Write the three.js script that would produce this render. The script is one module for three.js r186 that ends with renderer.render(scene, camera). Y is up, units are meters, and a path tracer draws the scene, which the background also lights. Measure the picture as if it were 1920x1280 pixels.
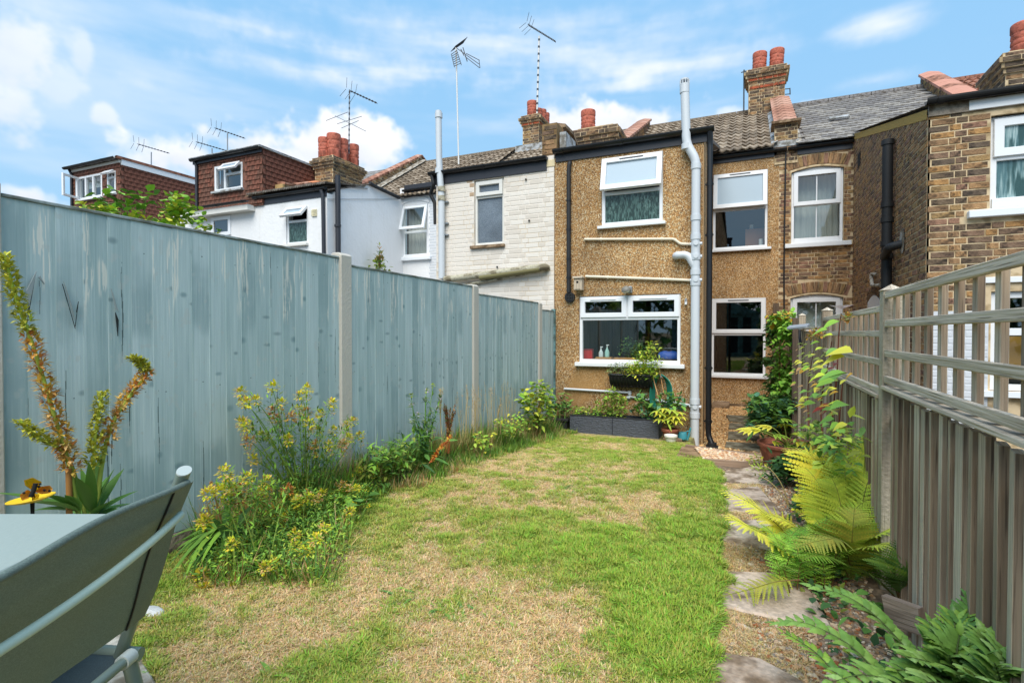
import * as THREE from 'three';
import { mergeGeometries, toCreasedNormals } from 'three/addons/utils/BufferGeometryUtils.js';
import { RoundedBoxGeometry } from 'three/addons/geometries/RoundedBoxGeometry.js';

// ---------------------------------------------------------------- camera, sky, sun, exposure
const scene = new THREE.Scene();
const FOCAL = 995, EYE = 1.15;                       // lens in photograph pixels, eye height in metres
const camera = new THREE.PerspectiveCamera(2 * Math.atan(640 / FOCAL) * 180 / Math.PI, 1.5, 0.05, 500);
camera.position.set(0, EYE, 0);
camera.rotation.set(-0.016, 0.418, 0, 'YXZ');
camera.updateMatrixWorld(true);
const SUN_DIR = new THREE.Vector3(0.11, 0.79, 0.60).normalize();
const sun = new THREE.DirectionalLight(new THREE.Color(1, 0.945, 0.86), 3.1);
sun.position.copy(SUN_DIR).multiplyScalar(40); sun.target.position.set(0, 0, -5);
sun.position.add(sun.target.position);
sun.castShadow = true; sun.shadow.mapSize.set(4096, 4096); sun.shadow.radius = 90;
Object.assign(sun.shadow.camera, { left: -25, right: 15, top: 20, bottom: -20, near: 1, far: 90 });
scene.add(sun, sun.target);
const renderer = new THREE.WebGLRenderer({ antialias: true });
renderer.toneMapping = THREE.LinearToneMapping;
renderer.toneMappingExposure = 1.5;
renderer.shadowMap.enabled = true;

// ---------------------------------------------------------------- random numbers and noise
function rng(seed) { let a = seed >>> 0; return () => { a = (a + 0x6D2B79F5) | 0; let t = Math.imul(a ^ (a >>> 15), 1 | a); t = (t + Math.imul(t ^ (t >>> 7), 61 | t)) ^ t; return ((t ^ (t >>> 14)) >>> 0) / 4294967296; }; }
const R = rng(7);
const rr = (a, b, r = R) => a + (b - a) * r();
const clamp = (x, a = 0, b = 1) => Math.min(b, Math.max(a, x));
const sstep = (a, b, x) => { const t = clamp((x - a) / (b - a)); return t * t * (3 - 2 * t); };
const lerp = (a, b, t) => a + (b - a) * t;
function hash(x, y, s) { let h = Math.imul(x, 374761393) + Math.imul(y, 668265263) + Math.imul(s, 1442695041); h = Math.imul(h ^ (h >>> 13), 1274126177); return ((h ^ (h >>> 16)) >>> 0) / 4294967296; }
// value noise that repeats every (px, py) cells
const lattices = new Array(4096);
function lattice(px, py, s) {
  let h = (Math.imul(px, 7919) ^ Math.imul(py, 104729) ^ Math.imul(s, 1299709)) & 4095, l = lattices[h];
  while (l && !(l.px === px && l.py === py && l.s === s)) { h = (h + 1) & 4095; l = lattices[h]; }
  if (!l) { const a = new Float32Array(px * py); for (let j = 0; j < py; j++) for (let i = 0; i < px; i++) a[j * px + i] = hash(i, j, s); l = lattices[h] = { px, py, s, a }; }
  return l.a;
}
function vn(x, y, px, py, s) {
  const L = lattice(px, py, s), xi = Math.floor(x), yi = Math.floor(y), fx = x - xi, fy = y - yi;
  let x0 = xi % px, y0 = yi % py; if (x0 < 0) x0 += px; if (y0 < 0) y0 += py; const x1 = x0 + 1 === px ? 0 : x0 + 1, y1 = y0 + 1 === py ? 0 : y0 + 1;
  const u = fx * fx * (3 - 2 * fx), v = fy * fy * (3 - 2 * fy), a = y0 * px, b = y1 * px;
  const p = L[a + x0] + (L[a + x1] - L[a + x0]) * u, q = L[b + x0] + (L[b + x1] - L[b + x0]) * u; return p + (q - p) * v;
}
function fbm(u, v, px, py, oct, s, gain = 0.5) { let a = 1, t = 0, n = 0; for (let i = 0; i < oct; i++) { t += a * vn(u * px, v * py, px, py, s + i * 17); n += a; a *= gain; px *= 2; py *= 2; } return t / n; }
// nearest and second nearest feature point on a repeating grid
function cells(u, v, n, s) {
  const x = u * n, y = v * n, xi = Math.floor(x), yi = Math.floor(y); let d1 = 9, d2 = 9, id = 0;
  for (let j = -1; j <= 1; j++) for (let i = -1; i <= 1; i++) {
    const cx = ((xi + i) % n + n) % n, cy = ((yi + j) % n + n) % n, dx = xi + i + hash(cx, cy, s) - x, dy = yi + j + hash(cx, cy, s + 5) - y, d = Math.hypot(dx, dy);
    if (d < d1) { d2 = d1; d1 = d; id = hash(cx, cy, s + 9); } else if (d < d2) d2 = d;
  }
  return [d1, d2, id];
}

// ---------------------------------------------------------------- pixel of the photograph -> point in the place
const _q = camera.quaternion.clone();
const ray = (px, py) => new THREE.Vector3((px - 960) / FOCAL, (640 - py) / FOCAL, -1).applyQuaternion(_q);
const onPlane = (px, py, k, at) => { const d = ray(px, py), t = (at - camera.position[k]) / d[k]; return d.multiplyScalar(t).add(camera.position); };
const pX = (px, py, x) => onPlane(px, py, 'x', x), pY = (px, py, y = 0) => onPlane(px, py, 'y', y), pZ = (px, py, z) => onPlane(px, py, 'z', z);
const pD = (px, py, d) => ray(px, py).multiplyScalar(d).add(camera.position);
const groundY = (x, z) => { const t = -z; return -0.27 * sstep(3.3, 7.6, t) - 0.02 * sstep(0.1, 0.5, x); };
const pG = (px, py) => { let p = pY(px, py, 0); for (let i = 0; i < 4; i++) p = pY(px, py, groundY(p.x, p.z)); return p; };
const V = (x, y, z) => new THREE.Vector3(x, y, z);

// ---------------------------------------------------------------- sky: clear blue with wisps and low cumulus
{
  const W = 3072, H = 1536, data = new Float32Array(W * H * 4);
  const azel = (px, py) => { const d = ray(px, py).normalize(); return [Math.atan2(d.z, d.x), Math.asin(d.y)]; };
  const K = 1 / FOCAL;
  // [px, py, half width, half height, density, kind]
  const list = [[25, 80, 70, 100, .85, 1], [15, 200, 90, 60, .8, 1], [110, 160, 60, 40, .45, 1], [192, 212, 26, 20, .7, 1], [155, 95, 26, 40, .5, 1], [60, 368, 90, 24, 1.1, 1],
    [640, 275, 150, 58, 1.2, 1], [480, 275, 120, 60, 1.2, 1], [340, 298, 110, 44, 1.15, 1], [560, 300, 240, 40, 1.1, 1], [1130, 228, 125, 36, 1.35, 1], [1060, 235, 60, 40, 1.25, 1], [1210, 232, 50, 30, 1.1, 1], [1380, 228, 80, 22, .7, 1], [1500, 215, 60, 20, .7, 1],
    [640, 138, 165, 30, .85, 0], [950, 95, 380, 62, .7, 0], [1180, 152, 60, 15, .9, 0], [1280, 125, 170, 26, .7, 0], [1660, 42, 80, 24, .95, 0], [470, 48, 190, 22, .5, 0], [1640, 150, 70, 14, .5, 0], [250, 150, 150, 30, .55, 0], [60, 20, 140, 50, .6, 0], [300, 95, 160, 20, .35, 0], [1000, 150, 200, 20, .45, 0]];
  const r2 = rng(91);
  for (let i = 0; i < 60; i++) {       // the same kind of cloud all round
    const az = r2() * 6.283 - 3.1416, el = 0.05 + 0.9 * r2() * r2(); const [a0] = azel(960, 300); let da = Math.abs(az - a0); da = Math.min(da, 6.283 - da);
    if (da > 0.95 || el > 0.62) list.push({ az, el, w: 0.06 + 0.16 * r2(), h: 0.02 + 0.035 * r2(), d: 0.6 + 0.5 * r2(), k: el < 0.4 && r2() < 0.6 ? 1 : 0 });
  }
  const blobs = list.map(b => { if (!Array.isArray(b)) return b; const [az, el] = azel(b[0], b[1]); const s = Math.cos(Math.atan((b[0] - 960) * K)); return { az, el, w: b[2] * K * s * s, h: b[3] * K * s, d: b[4], k: b[5] }; });
  const rowsOf = Array.from({ length: H }, () => []);
  for (const b of blobs) { b.c = Math.cos(b.el); b.lim = 2.2 * b.w / b.c; const lo = Math.max(0, Math.floor(((b.el - 2.2 * b.h) / Math.PI + .5) * H)), hi = Math.min(H - 1, Math.ceil(((b.el + 2.2 * b.h) / Math.PI + .5) * H)); for (let j = lo; j <= hi; j++) rowsOf[j].push(b); }
  for (let j = 0; j < H; j++) {
    const el = ((j + .5) / H - .5) * Math.PI, s = Math.max(0, Math.sin(el)), g = Math.pow(1 - s, 2.6);
    const br = lerp(0.18, 0.34, g), bg = lerp(0.39, 0.52, g), bb = lerp(0.64, 0.67, g);
    const rowB = rowsOf[j];
    for (let i = 0; i < W; i++) {
      const o = (j * W + i) * 4;
      if (el < -0.01) { data[o] = .22; data[o + 1] = .21; data[o + 2] = .17; data[o + 3] = 1; continue; }
      const az = ((i + .5) / W - .5) * 2 * Math.PI, u = i / W;
      let c = 0, sh = 0;
      if (rowB.length) {
        let n1 = -1, n2 = 0, n3 = 0;
        for (const b of rowB) {
          let da = Math.abs(az - b.az); if (da > 3.14159) da = 6.28318 - da; if (da > b.lim) continue; da *= b.c;
          if (n1 < 0) { n1 = fbm(u, j / H, 96, 64, 5, 3, .55); n2 = fbm(u, j / H, 40, 120, 5, 23, .56); n3 = fbm(u, j / H, 200, 110, 4, 41, .6); }
          const y = (el - b.el) / b.h, rr2 = Math.hypot(da / b.w, y);
          if (b.k) { const e = 0.98 - rr2 + 1.5 * (n1 - .5) + 1.0 * (n3 - .5); const v = sstep(-.1, .6, e) * Math.min(1, b.d * .86); if (v > c) { c = v; } sh = Math.max(sh, v * clamp(.55 - .5 * y - 1.4 * (n1 - .5))); }
          else { const v = sstep(.12, 1.1, (1 - rr2 * .55) * b.d * (0.15 + 1.5 * n2) + .3 * (n3 - .5)) * .75; c = c + v * (1 - c); }
        }
      }
      const thin = .30 * sstep(.46, .78, fbm(u, j / H, 14, 34, 6, 77, .58)) * sstep(0.02, .3, el); c = c + thin * (1 - c);
      const cr = lerp(.72, .55, sh), cg = lerp(.73, .59, sh), cb = lerp(.76, .68, sh);
      data[o] = lerp(br, cr, c); data[o + 1] = lerp(bg, cg, c); data[o + 2] = lerp(bb, cb, c); data[o + 3] = 1;
    }
  }
  const sky = new THREE.DataTexture(data, W, H, THREE.RGBAFormat, THREE.FloatType);
  sky.mapping = THREE.EquirectangularReflectionMapping; sky.magFilter = sky.minFilter = THREE.LinearFilter; sky.needsUpdate = true;
  scene.background = sky; scene.environment = sky;
}

// ---------------------------------------------------------------- textures
const srgb = c => c <= 0.0031308 ? 12.92 * c : 1.055 * Math.pow(c, 1 / 2.4) - 0.055;
function tex(w, h, fn, { color = true, rx = 1, ry = 1 } = {}) {     // fn(u, v) -> [r, g, b] sRGB 0..1 or a number
  const d = new Uint8Array(w * h * 4);
  for (let j = 0; j < h; j++) for (let i = 0; i < w; i++) {
    const c = fn((i + .5) / w, (j + .5) / h), o = (j * w + i) * 4;
    if (typeof c === 'number') d[o] = d[o + 1] = d[o + 2] = clamp(c) * 255; else { d[o] = clamp(c[0]) * 255; d[o + 1] = clamp(c[1]) * 255; d[o + 2] = clamp(c[2]) * 255; }
    d[o + 3] = 255;
  }
  const t = new THREE.DataTexture(d, w, h); t.wrapS = t.wrapT = THREE.RepeatWrapping; t.magFilter = t.minFilter = THREE.LinearFilter;
  if (color) t.colorSpace = THREE.SRGBColorSpace; t.repeat.set(rx, ry); t.needsUpdate = true; return t;
}
const mixc = (a, b, t) => [lerp(a[0], b[0], t), lerp(a[1], b[1], t), lerp(a[2], b[2], t)];
const rgb = h => [(h >> 16) / 255, ((h >> 8) & 255) / 255, (h & 255) / 255];
const mul = (a, k) => [a[0] * k, a[1] * k, a[2] * k];
function std(hex, roughness = .8, o = {}) { return new THREE.MeshStandardMaterial({ color: hex, roughness, ...o }); }

// ---------------------------------------------------------------- naming and adding
const used = {};
function numbered(name) { const n = used[name] = (used[name] ?? -1) + 1; return n ? `${name}_${String(n).padStart(3, '0')}` : name; }
function shade(m) { m.castShadow = m.receiveShadow = true; return m; }
function tag(o, label, category, group, kind) { if (label) o.userData.label = label; if (category) o.userData.category = category; if (group) o.userData.group = group; if (kind) o.userData.kind = kind; return o; }
function thing(name, label, category, base = [0, 0, 0], group) {
  const g = new THREE.Group(); g.name = numbered(name); g.position.set(...(base.isVector3 ? base.toArray() : base)); scene.add(g); return tag(g, label, category, group);
}
const parts = (th, name, geos, mat) => geos.map(g => part(th, name, g, mat));
function structure(name, geo, mat, label) { const m = shade(new THREE.Mesh(geo, mat)); m.name = numbered(name); scene.add(m); m.userData.kind = 'structure'; if (label) m.userData.label = label; return m; }
// parts take points of the place; they are hung under the thing's base
function originOf(p) { const o = new THREE.Vector3(); while (p && p !== scene) { o.add(p.position); p = p.parent; } return o; }
function part(th, name, geo, mat, at, rot, scl) {
  const m = shade(new THREE.Mesh(geo, mat)); m.name = name; th.add(m);
  const o = originOf(th); m.position.set(-o.x, -o.y, -o.z); if (at) m.position.add(at);
  if (rot) m.rotation.set(...rot); if (scl) m.scale.set(...(Array.isArray(scl) ? scl : [scl, scl, scl]));
  return m;
}
function group(th, name, at) { const g = new THREE.Group(); g.name = name; th.add(g); const o = originOf(th); g.position.copy(at ?? o).sub(o); return g; }
const stuff = m => { m.userData.kind = 'stuff'; return m; };
function copyOf(o, at, rotY = 0, label, scl) { const c = o.clone(); c.name = numbered(o.name.replace(/_\d{3}$/, '')); c.position.copy(at); c.rotation.y = rotY; if (scl) c.scale.setScalar(scl); c.userData = { ...o.userData }; if (label) c.userData.label = label; scene.add(c); return c; }

// ---------------------------------------------------------------- geometry helpers
function uvM(g, s = 1, ou = 0, ov = 0) {          // uv in metres by the main direction of each face
  if (g.index) g = g.toNonIndexed();
  const p = g.attributes.position, n = g.attributes.normal, uv = new Float32Array(p.count * 2);
  for (let i = 0; i < p.count; i += 3) {
    let x = 0, y = 0, z = 0; for (let k = 0; k < 3; k++) { x += Math.abs(n.getX(i + k)); y += Math.abs(n.getY(i + k)); z += Math.abs(n.getZ(i + k)); }
    for (let k = 0; k < 3; k++) {
      const X = p.getX(i + k), Y = p.getY(i + k), Z = p.getZ(i + k), j = (i + k) * 2;
      if (z >= x && z >= y) { uv[j] = X; uv[j + 1] = Y; } else if (x >= y) { uv[j] = Z; uv[j + 1] = Y; } else { uv[j] = X; uv[j + 1] = Z; }
      uv[j] = uv[j] * s + ou; uv[j + 1] = uv[j + 1] * s + ov;
    }
  }
  g.setAttribute('uv', new THREE.BufferAttribute(uv, 2)); return g;
}
function box(x0, x1, y0, y1, z0, z1, o = {}) {
  const w = Math.abs(x1 - x0), h = Math.abs(y1 - y0), d = Math.abs(z1 - z0);
  let g = o.r ? new RoundedBoxGeometry(w, h, d, o.seg ?? 1, Math.min(o.r, w / 2.1, h / 2.1, d / 2.1)) : new THREE.BoxGeometry(w, h, d);
  g.translate((x0 + x1) / 2, (y0 + y1) / 2, (z0 + z1) / 2);
  return uvM(g, o.s ?? 1, o.ou ?? 0, o.ov ?? 0);
}
function slab(shapePts, holes, depth, o = {}) {       // extrude a polygon of [x, y] by depth towards +z
  const s = new THREE.Shape(shapePts.map(p => new THREE.Vector2(p[0], p[1])));
  for (const h of holes ?? []) s.holes.push(new THREE.Path(h.map(p => new THREE.Vector2(p[0], p[1]))));
  const g = new THREE.ExtrudeGeometry(s, { depth: Math.abs(depth), bevelEnabled: !!o.bevel, bevelThickness: o.bevel ?? 0, bevelSize: o.bevel ?? 0, bevelOffset: -(o.bevel ?? 0), bevelSegments: 1, curveSegments: o.curve ?? 8 });
  if (o.z !== undefined) g.translate(0, 0, o.z); return g;
}
const rect = (x0, x1, y0, y1) => [[x0, y0], [x1, y0], [x1, y1], [x0, y1]];
function rounded(pts, f) {                         // polyline with filleted corners
  const path = new THREE.CurvePath(); let last = pts[0].clone();
  for (let i = 1; i < pts.length - 1; i++) {
    const a = pts[i - 1], b = pts[i], c = pts[i + 1], k = Math.min(f, a.distanceTo(b) * .49, b.distanceTo(c) * .49);
    const p = b.clone().lerp(a, k / a.distanceTo(b)), q = b.clone().lerp(c, k / b.distanceTo(c));
    if (last.distanceTo(p) > 1e-4) path.add(new THREE.LineCurve3(last, p)); path.add(new THREE.QuadraticBezierCurve3(p, b.clone(), q)); last = q;
  }
  path.add(new THREE.LineCurve3(last, pts[pts.length - 1].clone())); return path;
}
function pipe(pts, r, f = .05, seg = 10, capped = true) {
  const path = rounded(pts, f), n = Math.max(2, (pts.length - 2) * 10 + 2), ps = path.getPoints(6).filter((p, i, a) => !i || p.distanceTo(a[i - 1]) > 1e-5);
  const gs = sweep(ps, () => r, seg, capped); return gs;
}
function sweep(ps, rf, seg = 8, capped = true) {    // tube along points without twisting, radius rf(0..1)
  const n = ps.length, pos = [], nor = [], uv = [], idx = []; let up = null, len = 0;
  for (let i = 0; i < n; i++) {
    const t = ps[Math.min(n - 1, i + 1)].clone().sub(ps[Math.max(0, i - 1)]).normalize();
    if (!up) { up = Math.abs(t.y) < .9 ? V(0, 1, 0) : V(1, 0, 0); }
    const s = t.clone().cross(up).normalize(); up = s.clone().cross(t).normalize(); if (i) len += ps[i].distanceTo(ps[i - 1]);
    const r = rf(i / (n - 1));
    for (let k = 0; k <= seg; k++) { const a = k / seg * 2 * Math.PI, c = Math.cos(a), d = Math.sin(a); const x = s.x * c + up.x * d, y = s.y * c + up.y * d, z = s.z * c + up.z * d; pos.push(ps[i].x + x * r, ps[i].y + y * r, ps[i].z + z * r); nor.push(x, y, z); uv.push(k / seg * 2 * Math.PI * r, len); }
    if (i) for (let k = 0; k < seg; k++) { const a = (i - 1) * (seg + 1) + k, b = a + seg + 1; idx.push(a, b, a + 1, b, b + 1, a + 1); }
  }
  if (capped) for (const e of [0, n - 1]) {
    const t = ps[e].clone().sub(ps[e ? e - 1 : 1]).normalize(), c = pos.length / 3; pos.push(ps[e].x, ps[e].y, ps[e].z); nor.push(t.x, t.y, t.z); uv.push(0, 0);
    for (let k = 0; k <= seg; k++) { const a = e * (seg + 1) + k; pos.push(pos[a * 3], pos[a * 3 + 1], pos[a * 3 + 2]); nor.push(t.x, t.y, t.z); uv.push(0, 0); }
    for (let k = 0; k < seg; k++) e ? idx.push(c, c + 2 + k, c + 1 + k) : idx.push(c, c + 1 + k, c + 2 + k);
  }
  const g = new THREE.BufferGeometry(); g.setAttribute('position', new THREE.Float32BufferAttribute(pos, 3)); g.setAttribute('normal', new THREE.Float32BufferAttribute(nor, 3)); g.setAttribute('uv', new THREE.Float32BufferAttribute(uv, 2)); g.setIndex(idx); return g;
}
const cyl = (a, b, r, seg = 10) => sweep([a, b], () => r, seg);
function merge(gs) { gs = gs.map(g => { g = g.index ? g.toNonIndexed() : g; for (const k of Object.keys(g.attributes)) if (!['position', 'normal', 'uv', 'color'].includes(k)) g.deleteAttribute(k); return g; }); return mergeGeometries(gs); }
function lathe(pts, seg = 20) { return new THREE.LatheGeometry(pts.map(p => new THREE.Vector2(p[0], p[1])), seg); }
// flat faces from corner lists
function quads(list) {
  const pos = [], uv = []; for (const [a, b, c, d] of list) { for (const p of [a, b, c, a, c, d]) pos.push(p.x, p.y, p.z); const w = a.distanceTo(b), h = a.distanceTo(d); uv.push(0, 0, w, 0, w, h, 0, 0, w, h, 0, h); }
  const g = new THREE.BufferGeometry(); g.setAttribute('position', new THREE.Float32BufferAttribute(pos, 3)); g.setAttribute('uv', new THREE.Float32BufferAttribute(uv, 2)); g.computeVertexNormals(); return g;
}
// collects leaves, stems and petals with a colour each
class Acc {
  constructor() { this.p = []; this.c = []; this.n = 0; this.i = []; }
  v(p, c) { this.p.push(p.x, p.y, p.z); this.c.push(c[0], c[1], c[2]); return this.n++; }
  // blade from base a along dir d, w wide, bending by 'bend' (metres downward at the tip), n lengthwise steps; prof(s) width share
  leaf(a, d, side, len, w, c, { bend = 0, fold = .15, n = 4, prof = s => Math.sin(Math.PI * Math.pow(s, .75)), tip } = {}) {
    const up = side.clone().cross(d).normalize(); if (up.y < 0) up.negate(); const rows = [];
    for (let k = 0; k <= n; k++) {
      const s = k / n, q = a.clone().addScaledVector(d, len * s); q.y -= bend * s * s; const ww = w * .5 * Math.max(.02, prof(s)); const cc = tip ? mixc(c, tip, s) : c;
      const l = q.clone().addScaledVector(side, -ww).addScaledVector(up, ww * fold * 2), r = q.clone().addScaledVector(side, ww).addScaledVector(up, ww * fold * 2);
      rows.push([this.v(l, cc), this.v(q, mul(cc, .9)), this.v(r, cc)]);
      if (k) { const [A, B, C] = rows[k - 1], [D, E, F] = rows[k]; this.i.push(A, B, E, A, E, D, B, C, F, B, F, E); }
    }
  }
  tri(a, b, c, col) { this.i.push(this.v(a, col), this.v(b, col), this.v(c, col)); }
  quad(a, b, c, d, col) { const i = this.v(a, col), j = this.v(b, col), k = this.v(c, col), l = this.v(d, col); this.i.push(i, j, k, i, k, l); }
  tube(ps, r0, r1, c, seg = 5, c2) {
    const g = sweep(ps, t => lerp(r0, r1, t), seg, false), q = g.attributes.position, off = this.n, per = seg + 1;
    for (let k = 0; k < q.count; k++) { const t = Math.floor(k / per) / (ps.length - 1), cc = c2 ? mixc(c, c2, t) : c; this.p.push(q.getX(k), q.getY(k), q.getZ(k)); this.c.push(...cc); this.n++; }
    for (const k of g.index.array) this.i.push(off + k);
  }
  geo() {
    const g = new THREE.BufferGeometry(); g.setAttribute('position', new THREE.Float32BufferAttribute(this.p, 3)); g.setAttribute('color', new THREE.Float32BufferAttribute(this.c, 3)); g.setIndex(this.i); g.computeVertexNormals(); return g;
  }
}
const lin = hex => { const c = new THREE.Color(hex); return [c.r, c.g, c.b]; };
const jit = (c, k = .2, r = R) => { const a = 1 + (r() - .5) * 2 * k, b = (r() - .5) * k * .5; return [c[0] * (a + b), c[1] * a, c[2] * (a - b)]; };
function randDir(r = R, ymin = -1) { let v; do { v = V(r() * 2 - 1, r() * 2 - 1, r() * 2 - 1); } while (v.lengthSq() > 1 || v.lengthSq() < .01 || v.y < ymin); return v.normalize(); }
const perp = d => { const s = d.clone().cross(Math.abs(d.y) < .95 ? V(0, 1, 0) : V(1, 0, 0)).normalize(); return s; };
function bez(a, b, c, n = 8) { return new THREE.QuadraticBezierCurve3(a, b, c).getPoints(n); }

// ---------------------------------------------------------------- materials
const M = {};
{
  const peb = [rgb(0xd6ad76), rgb(0xcb985c), rgb(0xa67d4e), rgb(0xe4c698), rgb(0x7c5e42), rgb(0xc28e55), rgb(0xeddab6), rgb(0xb98a58)];
  const pf = (u, v) => { const [d1, d2, id] = cells(u, v, 108, 3); const e = sstep(.02, .30, d2 - d1); const c = peb[Math.floor(id * 8)]; const big = .93 + .26 * fbm(u, v, 5, 5, 4, 8); return mul(mixc(rgb(0x6b5230), c, .45 + .55 * e), big); };
  const pt = tex(1024, 1024, pf), pb = tex(1024, 1024, (u, v) => { const [d1, d2] = cells(u, v, 108, 3); return sstep(0, .5, d2 - d1) * (1 - d1 * .5); }, { color: false });
  // front of the extension: the same stones with run marks under sills, damp at the foot and old patches
  const marks = [[1084, 690, .05, .5, .3], [1281, 690, .05, .55, .32], [1122, 428, .04, .4, .22], [1247, 420, .04, .45, .25], [1180, 690, .3, .16, .16], [1098, 455, .03, .35, .2], [1150, 540, .35, .10, .22], [1230, 548, .25, .12, .2], [1272, 500, .10, .5, .16], [1067, 580, .08, .5, .2]].map(([x, y, w, l, k]) => { const p = pZ(x, y, -7.7); return [p.x, p.y, w, l, k]; });
  const patches = [[1108, 712, .34, .22], [1085, 738, .22, .2], [1120, 590, .0, .0]].map(([x, y, a, b]) => { const p = pZ(x, y, -7.7); return [p.x, p.y, a, b]; });
  const ft = tex(1024, 2048, (u, v) => { const X = u * 2.25 - 2.7, Y = v * 4.5 - .5, [d1, d2, id] = cells(X / 4.5 + 1, Y / 4.5 + 1, 400, 3), e = sstep(.02, .3, d2 - d1); let c = mixc(rgb(0x6b5230), peb[Math.floor(id * 8)], .45 + .55 * e); c = mul(c, .86 + .36 * fbm(u, v, 4, 8, 5, 8)); let s = 0; for (const [x, y, w, l, k] of marks) { const t = (y - Y) / l; if (t > -.05 && t < 1) { const g = Math.exp(-Math.pow((X - x) / w, 2)) * (1 - t) * sstep(-.05, .08, t); s = Math.max(s, k * g * (.6 + .9 * fbm(u, v, 60, 8, 3, 19))); } }
    c = mixc(c, rgb(0x4a3f2c), s); for (const [x, y, a, b] of patches) if (a) { const d = Math.hypot((X - x) / a, (Y - y) / b) + .7 * (fbm(u, v, 12, 24, 4, 29) - .5); c = mixc(c, rgb(0xb98f58), .6 * sstep(1.05, .75, d)); } const base = sstep(.35, -.42, Y + .25 * (fbm(u, v, 10, 20, 4, 39) - .5)); return mixc(c, rgb(0x6a5c40), .38 * base); });
  ft.repeat.set(1 / 2.25, 1 / 4.5); M.pebbleFront = std(0xffffff, .9, { map: ft, bumpMap: pb, bumpScale: .007 });
  for (const t of [pt, pb]) t.repeat.set(1 / 1.25, 1 / 1.25);
  M.pebble = std(0xffffff, .9, { map: pt, bumpMap: pb, bumpScale: .008 });
}
{
  const f = (u, v) => { const n = fbm(u, v, 6, 6, 6, 5), s = fbm(u, v, 30, 3, 4, 9); const d = sstep(.56, .82, n) * .10 + sstep(.6, .9, s) * .07; return mixc(rgb(0xe2e2e2), rgb(0xa39c8c), d); };
  const t = tex(512, 512, f); t.repeat.set(.4, .4);
  const b = tex(512, 512, (u, v) => fbm(u, v, 24, 24, 4, 15), { color: false }); b.repeat.set(.8, .8);
  M.render = std(0xffffff, .85, { map: t, bumpMap: b, bumpScale: .004 });
  const g = (u, v) => { const n = fbm(u, v, 5, 5, 6, 25), s = fbm(u, v, 26, 3, 5, 29), q = fbm(u, v, 40, 40, 3, 33); let c = mixc(rgb(0xdfd6ca), rgb(0xcfbfa8), sstep(.42, .75, n)); c = mixc(c, rgb(0xa39070), sstep(.66, .78, s) * .3); return mixc(c, rgb(0x8d6a50), sstep(.72, .80, q * .6 + n * .4) * .7); };
  const t2 = tex(1024, 1024, g); t2.repeat.set(.45, .45);
  M.whitewash = std(0xffffff, .85, { map: t2, bumpMap: b, bumpScale: .003 });
  M.cream = [0xd8d0c5, 0xcfc6ba, 0xdcd5cb, 0xb0967a].map(c => std(c, .85, { bumpMap: b, bumpScale: .003 }));
  M.paintBrick = std(0xdfe3e8, .8, { map: t, bumpMap: b, bumpScale: .003 });
}
{
  const bt = tex(512, 512, (u, v) => { const n = fbm(u, v, 10, 16, 5, 51), k = fbm(u, v, 60, 90, 3, 55); let c = .78 + .55 * (n - .3) + .3 * (k - .5); return mixc([c, c * .97, c * .93], [.2, .19, .19], sstep(.55, .78, fbm(u, v, 7, 12, 5, 57)) * .45); });
  bt.repeat.set(1.7, 1.7);
  const bb = tex(256, 256, (u, v) => fbm(u, v, 20, 24, 4, 61), { color: false }); bb.repeat.set(4, 4);
  const cols = [0xab8862, 0xa0805f, 0x94775a, 0x7e6857, 0x70604f, 0x876e5c, 0xb28a5a, 0x9a7764, 0xa5895f, 0x675a4e];
  M.brick = cols.map(c => std(c, .92, { map: bt, bumpMap: bb, bumpScale: .004 }));
  M.redBrick = std(0xb35a3a, .9, { map: bt, bumpMap: bb, bumpScale: .004 });
  const mt = tex(512, 512, (u, v) => { const n = fbm(u, v, 12, 12, 5, 71); return mixc(rgb(0xcdb794), rgb(0xa08a68), sstep(.35, .75, n)); }); mt.repeat.set(1, 1);
  M.mortar = std(0xffffff, .95, { map: mt });
  M.sootMortar = std(0xa89a84, .95, { map: mt });
}
{
  const f = (u, v) => { const n = fbm(u, v, 8, 8, 5, 81), k = fbm(u, v, 50, 50, 3, 85); return mul(mixc([1, 1, 1], [.62, .58, .52], sstep(.4, .75, n)), .86 + .28 * (k - .2)); };
  const t = tex(512, 512, f); t.repeat.set(1.2, 1.2); M.mottle = t;
  const b = tex(256, 256, (u, v) => fbm(u, v, 30, 30, 4, 88), { color: false }); b.repeat.set(3, 3); M.grain = b;
  const w = (hex, r = .9, bs = .004) => std(hex, r, { map: t, bumpMap: b, bumpScale: bs });
  M.tile = [w(0xa3927f), w(0x94836f), w(0xb0a08c), w(0x877866)];
  M.tileDark = [w(0x8a8078), w(0x7c736b), w(0x969087)];
  M.tileRed = [w(0xa8715a), w(0x99654f), w(0xb27c64)];
  M.slate = [w(0x9b9691), w(0x8e8a87), w(0xa8a39d), w(0x858180)];
  M.hung = w(0x8f5a48); M.hungDark = w(0x7d5545);
  M.clay = w(0xcd7058, .75, .002); M.coping = [w(0xbf8a72), w(0xb07a62), w(0xc99a84)];
  M.lead = w(0xb5b8ba, .7); M.cement = w(0xb8b1a5); M.concrete = w(0xc4beb1, .92, .003); M.soffit = w(0x8f8578);
  M.slab = [w(0xd2bda9, .95, .004), w(0xc8b29e, .95, .004), w(0xdac6b2, .95, .004)];
  M.paving = [w(0x8f8872), w(0x857e69)]; M.terracotta = w(0xa8624a, .85, .002); M.patio = w(0xc3bdb0, .95, .003);
  M.dirtyPipe = w(0xb9b39c, .8); M.stoneBlock = w(0x9d8468);
}
M.upvc = std(0xe3e5e7, .32); M.oldPaint = std(0xd9d7d0, .6); M.lintel = std(0xdfe3e6, .6);
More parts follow.
